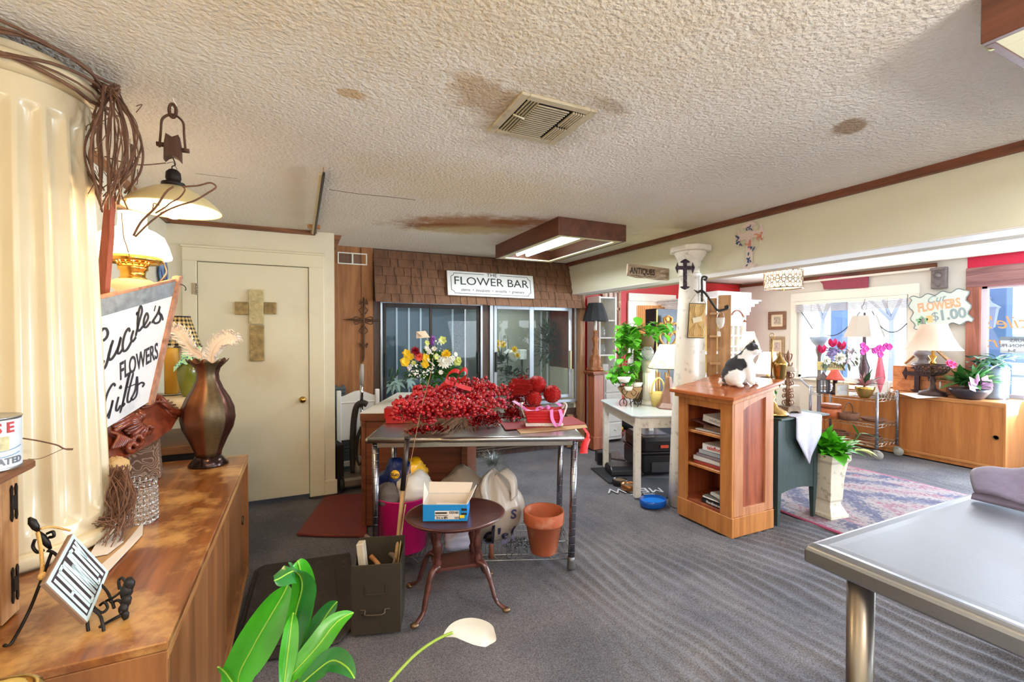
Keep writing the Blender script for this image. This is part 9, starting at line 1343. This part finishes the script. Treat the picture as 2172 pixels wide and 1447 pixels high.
# ---- green cabinet with runner, brass lamp, pillar, plant
GCM=mat('green_paint',(48,66,64),.5,var=.12,vs=5,stretch=(6,6,.6),dirt=(96,98,84),ds=20,da=.3);gx0,gx1,gy0,gy1,gz=3.24,3.715,2.232,2.66,.815;gc=thing('green_cabinet','dark green painted cabinet on tapered legs beside the lectern','cabinet',((gx0+gx1)/2,(gy0+gy1)/2,0));pt(gc,'body',GCM,lambda mb:(mb.box(((gx0+gx1)/2,(gy0+gy1)/2,.535),(gx1-gx0-.006,gy1-gy0-.006,.53),.004),mb.prism([(gx0,.28),(gx1,.28)]+[(gx1-(gx1-gx0)*i/10,.235+.03*math.sin(PI*i/10))for i in range(11)],-.01,.01,T=frameT((0,gy0+.012,0),(1,0,0),(0,0,1)))));pt(gc,'top',GCM,lambda mb:mb.box(((gx0+3.83)/2,(gy0+gy1)/2-.0,gz-.0075),(3.83-gx0,gy1-gy0+.05,.015),.004))
for x in(gx0+.022,gx1-.022):
 for y in(gy0+.02,gy1-.02):pt(gc,'leg',GCM,lambda mb:mb.lathe([(.016,0),(.03,.27),(.032,gz-.016)],4,T=TR(x,y,0,0,0,R(45)),sm=False))
RUN=mat('runner_lilac',(186,182,200),.6,var=.1,vs=30,sheen=.2);r0,r1=3.40,3.70;one('table_runner',RUN,'pale lilac pointed table runner hanging over the front of the green cabinet','table runner',lambda mb:(mb.add([(r0,gy1-.02,gz+.003),(r1,gy1-.02,gz+.003),(r1,gy0-.03,gz+.003),(r0,gy0-.03,gz+.003),(r0-.005,gy0-.036,gz-.005),(r1+.005,gy0-.036,gz-.005)],[(0,1,2,3),(3,2,5,4)]),mb.grid(lambda u,v:(((r0-.005)+(.01+r1-r0)*u)*(1-max(0,v-.42)/.58)+(r0+r1)/2*max(0,v-.42)/.58,gy0-.037-.006*math.sin(u*11)*v,gz-.005-.36*v),16,14)),solid=.003)
GZ=gz+.005;BRA=mat('brass_aged',(176,138,78),.25,1.,var=.1,vs=8);bq3=onZ(1646,874,GZ);bq3=Vec((3.345,2.36,GZ));k=(bq3-_C).dot(_F);kk=k/FPX;bpx=1086+FPX*(bq3-_C).dot(_R)/k
sl=turned('brass_student_lamp','brass student lamp with acorn oil reservoir on its arm, on the green cabinet','lamp',bpx,872,k,[('foot',BRA,[(0,872),(32,872),(33,868),(26,862),(14,856),(10,848),(5,842),(8,834),(5,826),(4,800),(0,800)]),('rod',BRA,[(0,800),(1.8,800),(1.8,712),(0,711)])],z=GZ);q=Vec(sl.location);zz=lambda y:q.z+(872-y)*kk
pt(sl,'ring_finial',BRA,lambda mb:mb.tube([q+_R*(5*kk*math.cos(R(18*i)))+Vec((0,0,zz(705)-q.z+5*kk*math.sin(R(18*i))))for i in range(20)],.003,6,closed=True));aq=q+_R*(17*kk);pt(sl,'arm',BRA,lambda mb:mb.tube(crom([q+Vec((0,0,zz(808)-q.z)),q+_R*.03+Vec((0,0,zz(815)-q.z)),aq+Vec((0,0,zz(806)-q.z))],5),.006,6));pt(sl,'reservoir',BRA,lambda mb:mb.lathe([(r*kk,zz(y))for r,y in((0,816),(2,810),(3,806),(8,800),(12,788),(13,772),(14,770),(14,767),(15,764),(13,761),(7,755),(3,748),(2,742),(0,738))],24,T=TR(aq.x,aq.y,0)))
pq3=Vec((3.545,2.36,GZ));k=(pq3-_C).dot(_F);kk=k/FPX;ppx=1086+FPX*(pq3-_C).dot(_R)/k;yb=711+(EYE-GZ)*FPX/k;PIL=mat('pillar_gilt',(150,112,88),.45,.5,var=.3,vs=30);op=turned('scroll_pillar','openwork gilt scroll candle pillar with fleur-de-lis tip on the green cabinet','candlestick',ppx,yb,k,[('top_disc',mat('disc_stone',(186,170,152),.6),[(0,yb-98),(12,yb-98),(13,yb-94.5),(15,yb-93),(15,yb-88),(12,yb-87),(0,yb-87)][::-1]),('core',PIL,[(0,yb-14),(4,yb-14),(3.5,yb-87),(0,yb-87)],{'fn':lambda a,z:1+.2*math.cos(4*a)})],z=GZ);q=Vec(op.location)
pt(op,'footed_base',mat('base_carved',(124,100,78),.7,var=.3,vs=30),lambda mb:(mb.prism([(-19*kk,0),(-15*kk,0),(-9*kk,.018),(9*kk,.018),(15*kk,0),(19*kk,0),(15*kk,14*kk),(-15*kk,14*kk)],-15*kk,15*kk,T=Mat.Translation(q)@Mat.Rotation(-.15,4,'Z')@Mat.Rotation(R(90),4,'X'))));pt(op,'scrolls',PIL,lambda mb:[mb.tube(spiral(q+d_*(7.5*kk)+Vec((0,0,(yb-y)*kk)),r1*kk,1.5*kk,a0,a0+s*7,d_,Vec((0,0,1))),.0045,5)for d_ in(_R,-_R,Vec((_F.x,_F.y,0)).normalized(),-Vec((_F.x,_F.y,0)).normalized())for y,r1,a0,s in((yb-78,6,1.5,-1),(yb-22,6,-1.5,1),(yb-62,5,1.5,-1),(yb-36,5,-1.2,1),(yb-48,5,3,1))]);pt(op,'fleur_finial',PIL,lambda mb:([mb.tube(crom([q+_R*(x*kk)+Vec((0,0,h_*kk))for x,h_ in pts],5),.006,6)for s in(-1,1)for pts in(((0,98),(s*7,100),(s*9,106)),((0,106),(s*6,114),(s*8,122),(s*5,124)))],mb.lathe([(0,98*kk),(3*kk,100*kk),(2*kk,110*kk),(4.5*kk,118*kk),(3*kk,126*kk),(0,134*kk)],12,T=Mat.Translation(q))))
gq4=Vec((3.56,2.56,GZ));gpl=thing('small_pothos','small round-leaved green plant in a dark bowl on the green cabinet','plant',tuple(gq4));pt(gpl,'bowl',BLP,lambda mb:mb.lathe([(0,0),(.05,0),(.085,.05),(.08,.05),(0,.03)],20,T=Mat.Translation(gq4)));random.seed(4);pt(gpl,'leaves',POT1,lambda mb:[mb.leaf(gq4+Vec((rnd(-.05,.03),rnd(-.03,.03),rnd(.04,.16))),(rnd(-1,.8),rnd(-1,.4),rnd(-.3,.6)),rnd(.05,.075),rnd(.05,.065),.5,n=4,belly=.35)for _ in range(34)])
# ---- urn planter and rug
uc=Vec((3.835,2.215,0));UR=mat('urn_cream',(222,212,190),.6,var=.05,vs=6,dirt=(120,96,70),ds=20,da=.5);ur=thing('tall_urn_planter','tall cream chipped square urn planter with leafy plant at the rug edge','planter',tuple(uc));uz=.50;pt(ur,'urn',UR,lambda mb:mb.lathe([(.135,.0),(.135,.025),(.12,.04),(.085,.10),(.082,.12),(.095,.14),(.105,.30),(.128,.43),(.15,.455),(.15,uz),(.13,uz),(.12,.45)],4,T=Mat.Translation(uc)@Mat.Rotation(R(38),4,'Z'),sm=False),bev=.004)
random.seed(31);PLM_=mat('bright_leaf',(84,176,30),.35,var=.35,vs=8,coat=.2,sss=.1);pt(ur,'leaves',PLM_,lambda mb:[mb.leaf(uc+Vec((rnd(-.06,.06),rnd(-.06,.06),uz-.02)),(rnd(-1,1.1),rnd(-1,.8),rnd(.25,1.5)),rnd(.13,.26),rnd(.06,.11),.6,n=5,fold=.2)for _ in range(85)]);pt(ur,'pale_spathe',FM['lime'],lambda mb:[mb.leaf(uc+Vec((.10,-.13,.53)),d_,.15,.08,.6,n=5,fold=.3)for d_ in((.5,-1,.3),(1,-.5,.1))]);pt(ur,'long_stem',GRN2,lambda mb:(mb.tube(crom([uc+Vec((.05,0,.5)),uc+Vec((.16,-.08,.58)),uc+Vec((.20,-.12,.66))],5),.005,5),mb.leaf(uc+Vec((.20,-.12,.66)),(.9,-.5,-.1),.19,.045,.5),mb.leaf(uc+Vec((.19,-.11,.65)),(-.5,.2,1),.1,.03,.2)))
def rugmat():
 m,nt,b,out=nodes('persian_rug');N=nt.nodes.new;L=nt.links.new;b.inputs['Roughness'].default_value=.95;tc=N('ShaderNodeTexCoord');P=tc.outputs['Object']
 sp=N('ShaderNodeSeparateXYZ');L(P,sp.inputs[0])
 def M(op,a,b_=None,c=None):
  n=N('ShaderNodeMath');n.operation=op
  for i,v in enumerate((a,b_,c)):
   if v is None:continue
   if isinstance(v,(int,float)):n.inputs[i].default_value=v
   else:L(v,n.inputs[i])
  return n.outputs[0]
 ax=M('ABSOLUTE',M('DIVIDE',sp.outputs[0],.95));ay=M('ABSOLUTE',M('DIVIDE',sp.outputs[1],1.1));n=N('ShaderNodeTexNoise');n.inputs['Scale'].default_value=42;n.inputs['Detail'].default_value=8;L(P,n.inputs[0]);n2=N('ShaderNodeTexNoise');n2.inputs['Scale'].default_value=4.5;n2.inputs['Detail'].default_value=4;L(P,n2.inputs[0])
 ring=M('ADD',M('ADD',ax,ay),M('MULTIPLY',n2.outputs[0],.25));edge=M('MAXIMUM',ax,ay);f=M('PINGPONG',M('ADD',M('MULTIPLY',ring,3.3),M('MULTIPLY',M('GREATER_THAN',edge,.72),.9)),1.);f=M('ADD',M('MULTIPLY',f,.34),M('MULTIPLY',n.outputs[0],.70));r=N('ShaderNodeValToRGB');L(f,r.inputs[0]);e_=r.color_ramp.elements;e_[0].position=.25;e_[0].color=rgb((73,73,97));e_[1].position=.78;e_[1].color=rgb((137,94,110))
 for p_,c in((.42,(92,89,112)),(.50,(142,132,132)),(.60,(148,134,134)),(.68,(128,88,104))):x=e_.new(p_);x.color=rgb(c)
 bd=N('ShaderNodeMix');bd.data_type='RGBA';L(M('GREATER_THAN',edge,.975),bd.inputs['Factor']);L(r.outputs[0],bd.inputs[6]);bd.inputs[7].default_value=rgb((166,70,100));L(bd.outputs[2],b.inputs['Base Color']);return m
one('persian_rug',rugmat(),'faded pink and navy Persian style rug in front of the right sideboard','rug',lambda mb:mb.grid(lambda u,v:(3.56+1.9*u+.012*math.sin(9*v),.85+2.2*v+.0*u,-.001+.006*math.sin(7*v+1)*max(0,1-6*u)+.0025*math.sin(60*u)),60,40),solid=.006)
# ---- outdoors
BLUP=mat('porch_blue',(98,128,176),.6);[one('porch_post',BLUP,lab,'post',lambda mb:mb.box((x_,y_,1.2),(.20,.2,2.9),.01))for lab,x_,y_ in(('blue porch post outside the left window',9.2,onX(1780,700,9.2).y),('blue porch post outside the right window',8.6,onX(2119,700,8.6).y))]
LQ=onX(2098,665,8.2);one('porch_lantern',mat('lantern_blue',(150,160,196),.5),'pale porch wall lantern outside the right window','lantern',lambda mb:(mb.lathe([(.03,-.2),(.06,-.18),(.09,.05),(.11,.08),(.03,.14),(0,.2)],6,T=Mat.Translation(LQ),sm=False),mb.tube(crom([LQ+Vec((0,0,.2)),LQ+Vec((.1,.1,.32)),LQ+Vec((.3,.08,.2))],4),.015,5)))
def tree(lab,x,y,h,seed):
 random.seed(seed);t=thing('bare_tree',lab,'tree',(x,y,-.08));mb=MB()
 def br(p,d,l,r,n):
  e=p+d*l;mb.tube([p,(p+e)/2+Vec((rnd(-.05,.05),rnd(-.05,.05),0))*l,e],[r,r*.8,r*.6],5)
  if n:[br(e,(d+Vec((rnd(-.8,.8),rnd(-.8,.8),rnd(-.2,.6)))).normalized(),l*rnd(.6,.82),r*.58,n-1)for _ in range(3)]
 br(Vec((x,y,-.08)),Vec((0,0,1)),h*.3,h*.014,6);mb.build('branches',mat('bark_pale',(170,172,190),.9),t,world=True)
tree('bare winter tree seen through the left part of the window',17,onX(1745,700,17).y,7,3);tree('bare winter tree seen through the right part of the window',15,onX(1890,700,15).y,6.5,9);one('parked_car',mat('car_pale',(150,166,200),.3),'distant pale car outside the right window','car',lambda mb:(mb.box((24,onX(2100,700,24).y,.75),(1.8,4.2,.6),.15),mb.box((24,onX(2100,700,24).y+.2,1.25),(1.5,2.2,.5),.2)))
